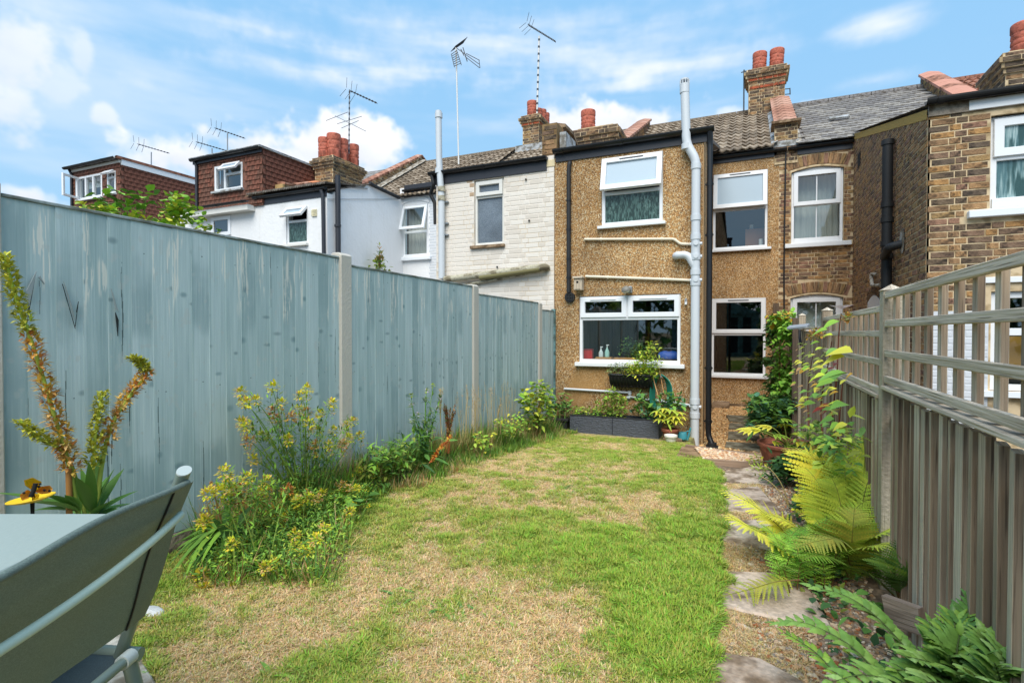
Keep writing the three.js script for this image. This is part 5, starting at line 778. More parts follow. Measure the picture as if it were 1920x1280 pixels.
// ---------------------------------------------------------------- the stock-brick house on the right
{
  const z = -7.5, xs = pZ(1740, 300, z).x, xr = 4.1, G = thing('terraced_house', 'brown stock-brick terraced house with slate roof, arched sash windows and white-painted base', 'house', [2.5, LOW, z]);
  const yt = pZ(1742, 205, z).y, ybl = 5.02, sill = rectZ(1858, 208, 1998, 388, z);
  const pw = pZ(1800, 583, z).y, low = rectZ(1858, 545, 1992, 735, z);
  const wall = part(G, 'front_wall', uvM(slab([[xs, LOW - .1], [xr, LOW - .1], [xr, yt], [xs, yt]], [rect(...sill).reverse(), rect(...low).reverse()], .22, { z: z - .22 })), M.mortar);
  bricks(wall, 'z', z, xs, xr, pw, yt, { holes: [[sill[0] - .22, sill[1] + .2, sill[2] - .09, sill[2]], [sill[0], sill[1], sill[2], sill[3] + .06], [sill[0] - .22, sill[1] + .22, sill[3] + .07, sill[3] + .2], [low[0] - .05, low[1], low[2], low[3] + .3]], seed: 201, max: 290 });
  const base = part(G, 'painted_base', box(xs, low[0] - .02, LOW, pw, z - .01, z + .004), M.paintBrick); bricks(base, 'z', z + .004, xs, low[0] - .02, LOW, pw, { geos: flatBricks, mats: [M.paintBrick], restMat: M.paintBrick, vc: true, pick: () => 0, seed: 203, max: 290 });
  const sideTop = zz => lerp(yt, ybl, (z - zz) / (z - BZ));
  const sw = part(G, 'side_wall', sidePoly([[z - .22, LOW], [BZ, LOW], [BZ, ybl], [z - .22, sideTop(z - .22)]], xs, .2), M.mortar);
  part(G, 'wall_return', sidePoly([[z, LOW], [z - .22, LOW], [z - .22, yt + .02], [z, yt]], xs + .001, .02), M.mortar);
  const door = pX(1636, 566, xs);
  bricks(sw, '-x', xs, BZ, z, LOW, ybl, { seed: 205, max: 300, joint: .014, skip: (zz, y) => y > sideTop(zz) - .09 || (Math.abs(zz - door.z - .15) < .48 && y < door.y + .05), pick: (u, y, r) => [0, 1, 2, 6, 8, 3, 0, 7, 1, 5][Math.floor(r() * 10)] });
  part(sw, 'verge_mortar', uvM(quads([[V(xs - .012, yt - .11, z), V(xs - .012, yt, z), V(xs - .012, ybl, BZ), V(xs - .012, ybl - .11, BZ)]])), std(0xb8964f, .95, { bumpMap: M.grain, bumpScale: .01 }));
  part(G, 'extension_roof', quads([[V(xs - .03, yt + .02, z + .1), V(xr, yt + .02, z + .1), V(xr, ybl + .03, BZ), V(xs - .03, ybl + .03, BZ)]]), M.slate[3]);
  gutterLine(G, pZ(1734, 195, z).x, xr, yt + .09, z, { r: .06, mat: M.blackMatt }); part(G, 'soffit_board', box(xs, xr, yt - .09, yt + .05, z, z + .025), M.soffit);
  part(sw, 'side_door_head', uvM((() => { const pts = []; for (let i = 0; i <= 8; i++) pts.push([-(door.z + .15 - .45 + .9 * i / 8), door.y + .0 + .10 * Math.sin(i / 8 * Math.PI)]); pts.push([-(door.z + .6), LOW], [-(door.z - .3), LOW]); const g = slab(pts, [], .03); g.rotateY(Math.PI / 2); g.translate(xs - .012, 0, 0); return g; })()), M.lintel);
  for (let i = 0; i < 12; i++) { const s = (i - 5.5) / 6, p = V(xs, door.y + .17 - .05 * s * s * 2, door.z + .15 + s * .52); const m = part(sw, 'arch_brick', brickGeos[i % 6], M.brick[[3, 2, 5, 4][i % 4]], p, [0, -Math.PI / 2, 0]); m.scale.set(.07, .2, 1); }
  { const [x0, x1, y0, y1] = sill, w = group(G, 'window', V(x0, y0, z)), zz = z - .06, mid = pZ(1890, 292, z).y, f = .07; part(w, 'frame', merge([ring(x0 + .004, x1 - .004, y0 + .004, y1 - .004, zz, .08, f), bar(x0 + f, x1 - f, mid - .03, mid + .03, zz + .001, .08)]), M.upvc); part(w, 'sash', ring(x0 + .04, x1 - .04, mid + .01, y1 - .03, zz + .03, .06, .09), M.upvc);
    part(w, 'pane', paneGeo(x0 + f, x1 - f, y0 + f + .06, mid - .02, zz - .03), M.rainGlass); part(w, 'pane', paneGeo(x0 + .11, x1 - .11, mid + .08, y1 - .1, zz), M.rainGlass); part(w, 'bottom_rail', box(x0 + .03, x1 - .03, y0 + .01, y0 + .13, zz - .06, zz + .02, { r: .006 }), M.upvc);
    part(w, 'sill', box(x0 - .20, x1 + .2, y0 - .085, y0, z - .06, z + .07, { r: .012 }), M.lintel); part(w, 'lintel', box(x0 - .20, x1 + .2, y1 + .08, y1 + .19, z - .05, z + .03, { r: .006 }), M.upvc); part(w, 'head', box(x0, x1, y1, y1 + .08, z - .2, z - .04), M.soffit); }
  { const [x0, x1, y0, y1] = low, w = group(G, 'window', V(x0, y0, z)), zz = z - .04, mid = pZ(1900, 622, z).y; part(w, 'frame', merge([ring(x0 + .004, x1 - .004, y0 + .004, y1 - .004, zz, .08, .07), bar(x0 + .07, x1 - .07, mid - .04, mid + .04, zz + .001, .08)]), M.upvc); part(w, 'pane', paneGeo(x0 + .07, x1 - .07, y0 + .06, mid, zz - .03), M.glass); part(w, 'pane', paneGeo(x0 + .07, x1 - .07, mid, y1 - .07, zz - .031), M.glass);
    part(w, 'blind', box(x0 + .02, x1 - .02, y0 + .12, mid - .05, z - .34, z - .32), std(0xb98a3c, .7)); room(w, x0, x1, y0, y1, z - .23, 1, M.room); part(w, 'lintel', box(x0 - .14, x1 + .1, pZ(1880, 530, z).y, pZ(1880, 519, z).y, z - .02, z + .03, { r: .005 }), M.upvc); part(w, 'sill', box(x0 - .1, x1, y0 - .06, y0, z - .02, z + .07), M.lintel); }
  // soil pipe on the side wall
  { const q = pX(1664, 400, xs - .09), zp = q.z, Y = y => pX(1664, y, xs - .09).y, s = part(G, 'soil_pipe', cyl(V(xs - .09, Y(266), zp), V(xs - .09, .3, zp), .066, 16), M.blackMatt); for (const y of [269, 384, 412, 456, 480]) part(s, 'collar', collar(V(xs - .09, Y(y), zp), V(0, 1, 0), .078, .07), M.blackMatt);
    part(G, 'branch_pipe', pipe([V(xs + .0, Y(466), zp + .42), V(xs - .14, Y(470), zp + .38), V(xs - .12, Y(478), zp + .06), V(xs - .09, Y(486), zp)], .055, .07, 14), M.blackMatt); part(G, 'cement_patch', uvM(new THREE.CircleGeometry(.13, 14).rotateY(-Math.PI / 2).scale(1, 1.3, 1).translate(xs - .016, Y(462), zp + .46)), M.cement);
    part(G, 'overflow_pipe', pipe([V(xs, pX(1645, 514, xs).y, pX(1645, 514, xs).z), pX(1634, 514, xs - .05), pX(1636, 535, xs - .05), pX(1652, 535, xs - .05)], .028, .04, 10), M.cement);
    part(G, 'air_grille', box(xs - .014, xs, pX(1612, 312, xs).y, pX(1612, 288, xs).y, pX(1615, 300, xs).z, pX(1610, 300, xs).z), M.dark); }
  // back wall, two arched windows
  const xm = pZ(1460, 480, BZ).x, ye = H.ye, wins = [rectZ(1484, 318, 1582.5, 455, BZ), rectZ(1482, 558, 1581.5, 700, BZ)], rise = .075;
  const arch = ([x0, x1, y0, y1], g = 0) => { const a = [[x0 - g, y0 - g], [x1 + g, y0 - g]]; for (let i = 8; i >= 0; i--) a.push([lerp(x0 - g, x1 + g, i / 8), y1 + g + rise * Math.sin(i / 8 * Math.PI)]); return a; };
  const bw = part(G, 'back_wall', uvM(slab([[xm, LOW - .1], [xs + .1, LOW - .1], [xs + .1, ye + .05], [xm, ye + .05]], wins.map(w => arch(w).reverse()), .22, { z: BZ - .22 })), M.mortar);
  const inArch = (x, y) => wins.some(([x0, x1, , y1]) => x > x0 - .12 && x < x1 + .12 && y > y1 - .02 && y < y1 + .36 - .9 * Math.pow((x - (x0 + x1) / 2) / (x1 - x0 + .2), 2) * .6);
  bricks(bw, 'z', BZ, xm, xs, LOW + .6, ye, { holes: wins.map(w => [w[0], w[1], w[2] - .08, w[3] + .02]), skip: inArch, seed: 211, max: 260, pick: (u, y, r) => [0, 1, 2, 6, 8, 3, 7, 0, 1, 5][Math.floor(r() * 10)] });
  for (const [x0, x1, y0, y1] of wins) {
    const cx = (x0 + x1) / 2, hw = (x1 - x0) / 2 + .06; for (let i = 0; i < 15; i++) { const s = (i - 7) / 7, x = cx + s * hw, y = y1 + .14 + rise * Math.cos(s * Math.PI / 2); const m = part(bw, 'arch_brick', brickGeos[i % 6], M.brick[[0, 1, 2, 8, 7][i % 5]], V(x, y, BZ + .001), [0, 0, -s * .32]); m.scale.set(.072, .215, 1); }
    const w = group(G, 'window', V(x0, y0, BZ)), z2 = BZ - .05, mid = lerp(y0, y1, .545), f = .055, q = [x0 + .005, x1 - .005, y0, y1 - .005]; const inner = rect(x0 + f, x1 - f, y0 + f, y1 - f + .03);
    part(w, 'frame', merge([uvM(slab(arch(q), [inner.reverse()], .06, { bevel: .004, z: z2 - .07 })), bar(x0 + f, x1 - f, mid - .03, mid + .03, z2 + .001, .07), bar(x0 + f, x1 - f, y0 + .02, y0 + .12, z2 + .002, .07)]), M.upvc);
    part(w, 'sash', ring(x0 + .045, x1 - .045, mid - .02, y1 - .005, z2 + .02, .05, .08), M.upvc);
    part(w, 'pane', paneGeo(x0 + .06, x1 - .06, mid, y1 - .02, z2 - .03), M.glass); part(w, 'pane', paneGeo(x0 + .04, x1 - .04, y0 + .1, mid, z2 - .045), M.glass); part(w, 'glazing_bar', merge([bar(cx - .01, cx + .01, mid + .04, y1 - .08, z2 - .016, .012), bar(cx - .01, cx + .01, y0 + .1, mid, z2 - .04, .012)]), M.upvc);
    part(w, 'sill', box(x0 - .11, x1 + .13, y0 - .085, y0, BZ - .05, BZ + .09, { r: .01 }), M.lintel); room(w, x0, x1, y0, y1 + .1, BZ - .23, 1.2, M.room);
    if (y0 > 2) curtain(w, x0 - .02, x1 + .02, y0 - .02, y1 + .1, BZ - .36, M.curtain, 9); else part(w, 'blind', box(x0, x1, y0, y1 + .1, BZ - .32, BZ - .3), M.blind);
  }
  part(G, 'cable', pipe([pZ(1474, 284, BZ + .03), pZ(1471, 450, BZ + .02), pZ(1470.5, 520, BZ + .02), pZ(1471, 620, BZ + .02)], .016, .03, 6), M.blackMatt);
  part(G, 'timber_post', box(...(r => [r[0], r[1], LOW, r[3]])(rectZ(1450, 568, 1461, 640, BZ + .08)), BZ + .03, BZ + .1), M.brownV[0]);
  // slate roof between the two party walls
  tiledRoof(G, .90, 3.72, BZ + .16, ye + .07, H.ridgeZ, H.yr - .02, { w: .27, gauge: .215, lip: .012, bond: true, mats: M.slate, seed: 222, ridge: M.slate[3], base: M.slate[3], piece: 'slate', mess: .012 });
  gutterLine(G, pZ(1476, 284, BZ).x + .01, xs, ye + .05, BZ, { r: .05, fascia: .15, rise: .11 });
  { const p = pZ(1574, 243, -13.4), a = Math.atan2(H.yr - ye, 3.3); part(G, 'roof_vent', box(-.19, .19, -.06, .06, 0, .04, { r: .01 }), M.lead, V(p.x, lerp(ye + .07, H.yr, (-12.04 + 13.4) / 3.36) + .05, -13.4), [-(Math.PI / 2 - a), 0, 0]); }
  part(G, 'cement_fillet', uvM(quads([[V(.87, ye + .12, BZ + .12), V(.98, ye + .1, BZ + .12), V(.98, H.yr, -15.2), V(.87, H.yr + .05, -15.2)]])), M.cement);
  const px = 3.72; parapet(G, px, px + .3, [[-11.9, 5.05], [-15.55, pZ(1735, 139, -15.5).y]], .75, { face: '-x', seed: 231, mat: std(0xa8905e, .95, { bumpMap: M.grain, bumpScale: .01 }), coping: [std(0xbd8570, .85, { bumpMap: M.grain, bumpScale: .003 }), M.coping[1]], max: 0 });
}
{
  const N = thing('terraced_house', 'next terraced house with red-brown roof tiles and a flared brick chimney at the right edge', 'house', [5, LOW, BZ]);
  tiledRoof(N, 4.05, 7.6, BZ + .16, H.ye + .07, H.ridgeZ, H.yr, { w: .30, gauge: .30, wave: .034, lip: .03, mats: M.tileRed, seed: 242, ridge: M.tileRed[1], base: M.tileRed[1], mess: .012 });
  part(N, 'back_wall', box(3.9, 7.6, LOW, H.ye, BZ - .2, BZ), M.mortar);
  const z = -10.3, x0 = pZ(1886, 140, z).x; chimney(N, x0, x0 + .8, z, z - .7, 3.8, pZ(1905, 98, z).y, [[pZ(1921, 80, z - .3).x, z - .3, .16, .5]], { left: true, dark: true, seed: 251, max: 60 });
}

// ---------------------------------------------------------------- left fence: concrete posts, featheredge panels painted blue-green
{
  const pz = [[8, -8], [642, 656], [886, 895.5], [1010, 1015.5]].map(([a, b]) => [pX(a, 500, FX).z, pX(b, 500, FX).z]), ph = [1.74, 1.715, 1.655, 1.565], tops = [1.69, 1.645, 1.57, 1.475], bots = [.115, .06, 0, -.06];
  pz[0] = [-.99, -1.09]; const end = FZ + .02;
  const words = ['nearest the camera, at the left edge', 'left of the yellow-flowered bush', 'in the middle of the run, above the dry grasses', 'last before the house'];
  pz.forEach(([a, b], i) => { const z1 = Math.min(a, b) - .005, z0 = z1 + .105, P = thing('concrete_post', `grey concrete fence post ${words[i]}`.replace('left of', 'right behind'), 'fence post', [FX - .03, 0, (z0 + z1) / 2], 'concrete posts of the blue-green fence');
    part(P, 'shaft', (() => { const g = slab([[-.055, -.5], [.055, -.5], [.055, ph[i]], [.03, ph[i] + .02], [-.03, ph[i] + .02], [-.055, ph[i]]], [], z0 - z1, { bevel: .006 }); g.translate(FX - .045, 0, z1); return uvM(g, 1, i * .37); })(), M.post); pz[i] = [z0, z1]; });
  const names = ['with split boards and worn pale streaks along the top, nearest', 'between the two nearer posts, behind the yellow-flowered bush', 'beyond the second post, behind the dry grasses', 'narrowest one, meeting the pebbledashed wall'];
  for (let i = 0; i < 4; i++) {
    const za = pz[i][1], zb = i < 3 ? pz[i + 1][0] : end, top = tops[i], bot = bots[i], F = thing('fence_panel', `blue-green painted fence panel ${names[i]}`, 'fence panel', [FX, 0, (za + zb) / 2], 'blue-green fence panels'), r = rng(1000 + i);
    const n = Math.round((za - zb) / .1), w = (za - zb) / n;
    for (let k = 0; k < n; k++) {
      const z0 = za - k * w + .010, z1 = za - (k + 1) * w, t = -.03 + (r() - .5) * .006, y1 = top - .0 + (r() - .5) * .008;
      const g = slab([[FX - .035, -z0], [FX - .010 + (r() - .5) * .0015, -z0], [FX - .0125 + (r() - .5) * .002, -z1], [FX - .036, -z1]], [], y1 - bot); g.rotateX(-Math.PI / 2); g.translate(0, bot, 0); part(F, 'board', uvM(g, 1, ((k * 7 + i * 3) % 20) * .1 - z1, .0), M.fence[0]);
    }
    part(F, 'capping_rail', box(FX - .05, FX - .004, top, top + .015, zb + .01, za - .01, { r: .004 }), std(0x98a2a0, .85, { map: M.mottle }));
    part(F, 'back_rail', box(FX - .075, FX - .037, top - .4, top - .32, zb, za), M.greyH[1]);
    if (i === 3) part(F, 'end_post', box(FX - .05, FX + .015, -.4, top + .04, zb - .05, zb + .01, { r: .004 }), std(0x6f9496, .8, { map: M.mottle }));
    const gb = thing('gravel_board', `concrete gravel board under the fence panel ${['nearest the camera', 'behind the yellow-flowered bush', 'behind the dry grasses', 'meeting the house'][i]}`, 'gravel board', [FX, bot - .1, (za + zb) / 2]); part(gb, 'slab', box(FX - .05, FX - .008, bot - .3, bot - .004, zb, za, { r: .006 }), std(0xb5a28e, .95, { map: M.mottle, bumpMap: M.grain, bumpScale: .005 }));
    if (i === 0) { // torn splinters and open splits near the top
      const q = (x, y, o = .004) => pX(x, y, FX + o), dark = std(0x1b2323, .9), pale = std(0x8c9697, .8), tri = (name, pts, m, o) => part(F, name, (() => { const [a, b, c] = pts.map(p => q(p[0], p[1], o)), d = V(.006, 0, 0); const g = quads([[a, b, c, c], [a.clone().sub(d), a, c, c.clone().sub(d)], [a.clone().sub(d), b.clone().sub(d), b, a]]); return g; })(), m);
      tri('split', [[67, 512], [50, 608], [53, 560]], dark, .002); tri('splinter', [[68, 508], [54, 575], [49, 545]], pale, .009); tri('splinter', [[72, 520], [83, 533], [75, 517]], pale, .008);
      tri('split', [[117, 532], [141, 616], [126, 565]], dark, .002); tri('splinter', [[119, 528], [140, 600], [134, 570]], pale, .009); tri('split', [[147, 565], [141, 612], [143, 585]], dark, .003); tri('split', [[216, 585], [221, 630], [222, 600]], dark, .003); tri('splinter', [[208, 540], [222, 585], [217, 580]], pale, .006);
    }
  }
}
// ---------------------------------------------------------------- right fence: weathered posts, trellis over close boards
{
  const X = RX, zAt = px => pX(px, 640, X).z, eye = EYE;
  const posts = [[zAt(1655.7), 1.345, 'beside the big yellow fern, nearest'], [zAt(1542), 1.335, 'wrapped by the large-leaved climber'], [zAt(1498), 1.36, 'with the little solar light']];
  const pm = std(0xcdbfae, .9, { map: M.greyV[0].map, bumpMap: M.grain, bumpScale: .003 });
  posts.forEach(([z, h, w], i) => { const s = .075, P = thing('timber_post', `weathered square timber fence post ${w}`, 'fence post', [X + s / 2, -.1, z - s / 2], 'timber posts of the trellis fence'); part(P, 'shaft', box(X, X + s, -.6, h, z - s, z, { r: .005, ou: i * .4 }), i ? pm : std(0xd8cfc0, .9, { map: M.greyV[0].map, bumpMap: M.grain, bumpScale: .004 }));
    part(P, 'cap', (() => { const g = new THREE.ConeGeometry(.06, .028, 4, 1).rotateY(Math.PI / 4); g.translate(X + s / 2, h + .013, z - s / 2); return uvM(g); })(), M.greyV[0]); });
  const sawn = g => { const n = g.attributes.normal, c = new Float32Array(n.count * 3); for (let i = 0; i < n.count; i++) { const e = Math.abs(n.getZ(i)) > .75; c.set(e ? [.56, .50, .45] : [1, .98, .95], i * 3); } g.setAttribute('color', new THREE.BufferAttribute(c, 3)); return g; }, sawnMats = M.greyV.map(m => { const k = m.clone(); k.vertexColors = true; return k; });
  const battenG = {}; const g0 = (h, k) => battenG[h.toFixed(2) + k] ??= sawn(box(-.0095, .0095, 0, h, -.019, .019, { r: .003, ou: k * .37, ov: k * .21 }));
  function trellis(label, za, zb, rails, y0, pitch, off) {
    const T = thing('trellis_panel', label, 'trellis', [X + .02, y0, (za + zb) / 2], 'trellis panels of the right fence'), r = rng(1100 + Math.round(za * 10));
    rails.forEach((y, k) => { const g = box(X + .004, X + .024, y - .032, y, zb, za, { r: .004, ou: k * .3, ov: k * .17 }); const m = part(T, 'rail', g, M.greyH[k % 3]); });
    for (let z = za - off, k = 0; z > zb + .02; z -= pitch, k++) { const h = rails[0] - .006 - y0; part(T, 'batten', g0(h, k % 5), sawnMats[k % 3], V(X + .035, y0, z), [(r() - .5) * .01, 0, 0]); }
    return T;
  }
  function boards(label, za, zb, top, bot, o = {}) {
    const B = thing('close_board_panel', label, 'fence panel', [X, bot, (za + zb) / 2], 'weathered close-board panels of the right fence'), r = rng(1200 + Math.round(za * 10));
    const gs = [0, 1, 2, 3].map(k => sawn(box(-.012, .012, 0, 1, -.034, .034, { r: .003, ou: k * .41, ov: k * .3 })));
    let k = 0; for (let z = za - .045; z > zb + .03; z -= .088 + (r() - .5) * .006, k++) { const h = top - bot - .03 - r() * .012; part(B, 'board', gs[k % 4], sawnMats[Math.floor(r() * 4)], V(X + .028 + (r() - .5) * .006, bot, z), [(r() - .5) * .012, (r() - .5) * .25 - .1, 0], [1, h, .86 + .22 * r()]); }
    part(B, 'arris_rail', box(X + .04, X + .075, bot + .15, bot + .2, zb, za), M.greyH[2]); part(B, 'arris_rail', box(X + .04, X + .075, top - .18, top - .13, zb, za), M.greyH[2]);
    if (o.cap !== false) part(B, 'capping_rail', box(X - .008, X + .06, top - .018, top, zb, za, { r: .004 }), M.greyH[1]);
    return B;
  }
  const z1 = posts[0][0], z2 = posts[1][0], z3 = posts[2][0], s = .075;
  trellis('trellis panel of grey battens nearest the camera, before the white-painted brick', .1, z1 + .006, [eye + .186, eye + .058, eye - .075, eye - .193], eye - .232, .15, .05);
  boards('nearest close-board panel of weathered grey boards beside the ferns', .1, z1 + .004, eye - .236, -.12);
  trellis('smaller trellis panel between the two posts, half covered by the climber', z1 - s - .004, z2 + .004, [eye + .128, eye + .012, eye - .122, eye - .255], eye - .29, .15, .06);
  boards('close-board panel behind the upright fern frond', z1 - s - .004, z2 + .004, eye - .288, -.16);
  boards('far close-board panel between the climber and the creeper', z2 - s - .004, z3 + .004, eye + .055, -.3);
  const P = thing('timber_post', 'tall dark brown timber post at the creeper, left of the solar light', 'fence post', [pX(1488, 640, X).x, LOW, z3 - .4]); part(P, 'shaft', box(X - .04, X + .03, LOW, eye + .19, z3 - .45, z3 - .37, { r: .004 }), M.brownV[1]);
  boards('close-board panel hidden under the creeper by the house', z3 - s - .3, -9.6, eye + .1, LOW);
  const q = [[1653, 1116], [1722, 1141], [1727, 1192], [1664, 1170]].map((p, i) => pD(...p, i === 0 || i === 3 ? 2.02 : 1.86)), W = thing('plank', 'pinkish weathered plank lying against the boards among the ferns', 'plank', q[3]);
  part(W, 'board', (() => { const n = q[1].clone().sub(q[0]).cross(q[3].clone().sub(q[0])).normalize().multiplyScalar(.022), b = q.map(p => p.clone().add(n)); const g = quads([[q[3], q[2], q[1], q[0]], [b[0], b[1], b[2], b[3]], [q[0], q[1], b[1], b[0]], [q[1], q[2], b[2], b[1]], [q[2], q[3], b[3], b[2]], [q[3], q[0], b[0], b[3]]]); return g; })(), M.boardH);
}

// ---------------------------------------------------------------- plants
const C = { lime: lin(0xb4c94a), bright: lin(0x90bd42), green: lin(0x74a040), mid: lin(0x608c3e), deep: lin(0x487038), dark: lin(0x3a5e36), yellow: lin(0xdcd64a), gold: lin(0xdba93a), tan: lin(0xc79a62), straw: lin(0xc9b27a), brown: lin(0x7a5734), rust: lin(0xb5632f), red: lin(0x8f3a2c), white: lin(0xe8e2e4), blueg: lin(0x5f8f6c), olive: lin(0x84913a), black: lin(0x1e1a15) };
const pick = (a, r) => a[Math.floor(r() * a.length)];
const polyAt = (ps, t) => { const n = ps.length - 1, k = Math.min(n - 1, Math.floor(t * n)); return ps[k].clone().lerp(ps[k + 1], t * n - k); };
const smooth = (ps, n = 24) => new THREE.CatmullRomCurve3(ps, false, 'centripetal').getPoints(n);
function blades(acc, base, n, len, w, cols, r, { spread = .03, lean = .6, bend = .5, dir } = {}) {
  for (let i = 0; i < n; i++) { const an = r() * 6.283, h = V(Math.cos(an), 0, Math.sin(an)); if (dir) h.lerp(dir, .6).normalize(); const le = lean * (.2 + r()), d = V(h.x * le, 1, h.z * le).normalize(), L = len * (.5 + .6 * r()); acc.leaf(base.clone().addScaledVector(h, spread * r()), d, perp(d), L, w * (.7 + .6 * r()), jit(pick(cols, r), .2, r), { bend: bend * L * r(), fold: .1, n: 4, prof: s => (1 - s * s) * .9 + .05 }); }
}
function roundLeaves(acc, pts, n, spread, len, w, cols, r, o = {}) {
  for (let i = 0; i < n; i++) { const p = pick(pts, r).clone().add(V((r() - .5) * spread, (r() - .5) * spread, (r() - .5) * spread)), d = randDir(r, -.4); d.y *= .6; if (o.out) d.lerp(o.out, .4); d.normalize(); const side = d.clone().cross(V((r() - .5) * .8, 1, (r() - .5) * .8)).normalize(); acc.leaf(p, d, side, len * (.6 + .7 * r()), w * (.6 + .7 * r()), jit(pick(cols, r), .25, r), { bend: len * .3 * r(), fold: .12, n: o.n ?? 3 }); }
}
function puff(acc, p, rad, n, len, cols, r) { for (let i = 0; i < n; i++) { const d = randDir(r, -.5), c = jit(pick(cols, r), .2, r), s = perp(d); acc.leaf(p.clone().addScaledVector(d, rad * (.35 + .75 * r())), d, s, len * (.6 + .6 * r()), len * .7, c, { n: 2, fold: .1 }); } }
const addAcc = (th, name, acc, mat) => part(th, name, acc.geo(), mat);

// tall spikes of dried seed cups in front of the fence
function spikePlant(label, base, stalks, leaves, seed) {
  const T = thing('seed_spike_plant', label, 'plant', base), r = rng(seed), lf = new Acc();
  for (const s of stalks) {
    const ps = smooth(s.pts, 40), st = new Acc(), fl = new Acc(); st.tube(ps, s.r ?? .010, .005, C.olive, 6, C.lime); addAcc(T, 'stalk', st, M.stem);
    for (let i = 0; i < s.n; i++) { const t = lerp(s.from ?? .2, 1, i / s.n), p = polyAt(ps, t), a = i * 2.4, out = V(Math.cos(a), .35, Math.sin(a)).normalize(), c0 = t > s.ripe ? mixc(C.yellow, C.olive, .45) : pick([lin(0xd98c55), lin(0xe3b878), lin(0xe0b050), lin(0xb97a48)], r), q = p.clone().addScaledVector(out, (.008 + .016 * r()) * (1.25 - .55 * t)); for (let k = 0; k < 7; k++) { const d = out.clone().add(randDir(r).multiplyScalar(.9)).normalize(); fl.leaf(q, d, perp(d), (s.size ?? .027) * (.7 + .6 * r()) * (1.15 - .4 * t), .013, jit(mixc(c0, C.yellow, .35 * r()), .2, r), { n: 2 }); } }
    addAcc(T, 'seed_spike', fl, M.petal);
  }
  for (const [a, b, w] of leaves) { const d = b.clone().sub(a), L = d.length(); d.normalize(); lf.leaf(a, d, d.clone().cross(V(0, 1, .15)).normalize(), L, w, jit(C.mid, .25, r), { bend: L * .15, n: 6, fold: .18 }); }
  addAcc(T, 'leaves', lf, M.leaf); return T;
}
{
  const x = -2.42, P = (a, b, dx = 0) => pX(a, b, x + dx);
  const lv = (c, list, dx = 0) => list.map(([a, b, w]) => [P(c[0], c[1], dx), P(a, b, dx + .12 * Math.sin(a)), w]);
  spikePlant('tall leaning seed spike with orange and yellow cups at the left edge', P(140, 930), [{ pts: [P(150, 985), P(128, 870), P(100, 775), P(65, 660), P(30, 560), P(6, 478)], n: 165, from: .17, ripe: .66, r: .009, size: .031 }], lv([150, 960], [[70, 905, .05], [20, 915, .05], [-20, 900, .05], [60, 945, .05], [120, 915, .04]]), 1301);
  spikePlant('leafy plant with two curved yellow-green seed spikes by the bamboo cane', P(180, 930), [{ pts: [P(170, 985), P(174, 880), P(180, 800), P(192, 735)], n: 66, from: .35, ripe: .25, r: .009 }, { pts: [P(178, 985), P(192, 862), P(212, 790), P(248, 735), P(274, 700), P(262, 682), P(246, 672)], n: 120, from: .22, ripe: .68, r: .010 }, { pts: [P(165, 985), P(120, 850), P(70, 820), P(36, 790)], n: 42, from: .35, ripe: .4, r: .008 }], lv([176, 968], [[258, 908, .05], [232, 862, .05], [214, 862, .05], [240, 955, .07], [200, 880, .05], [140, 870, .05], [130, 900, .05], [150, 860, .04], [215, 925, .07], [205, 950, .07], [130, 950, .06], [255, 930, .05], [165, 840, .04], [188, 830, .04]]), 1302);
  const cane = thing('bamboo_cane', 'short brown bamboo cane standing behind the table', 'cane', P(129, 985)); part(cane, 'cane', sweep([P(129, 990), P(129, 930), P(128, 878)], () => .011, 8), std(0x9a6a34, .6));
}
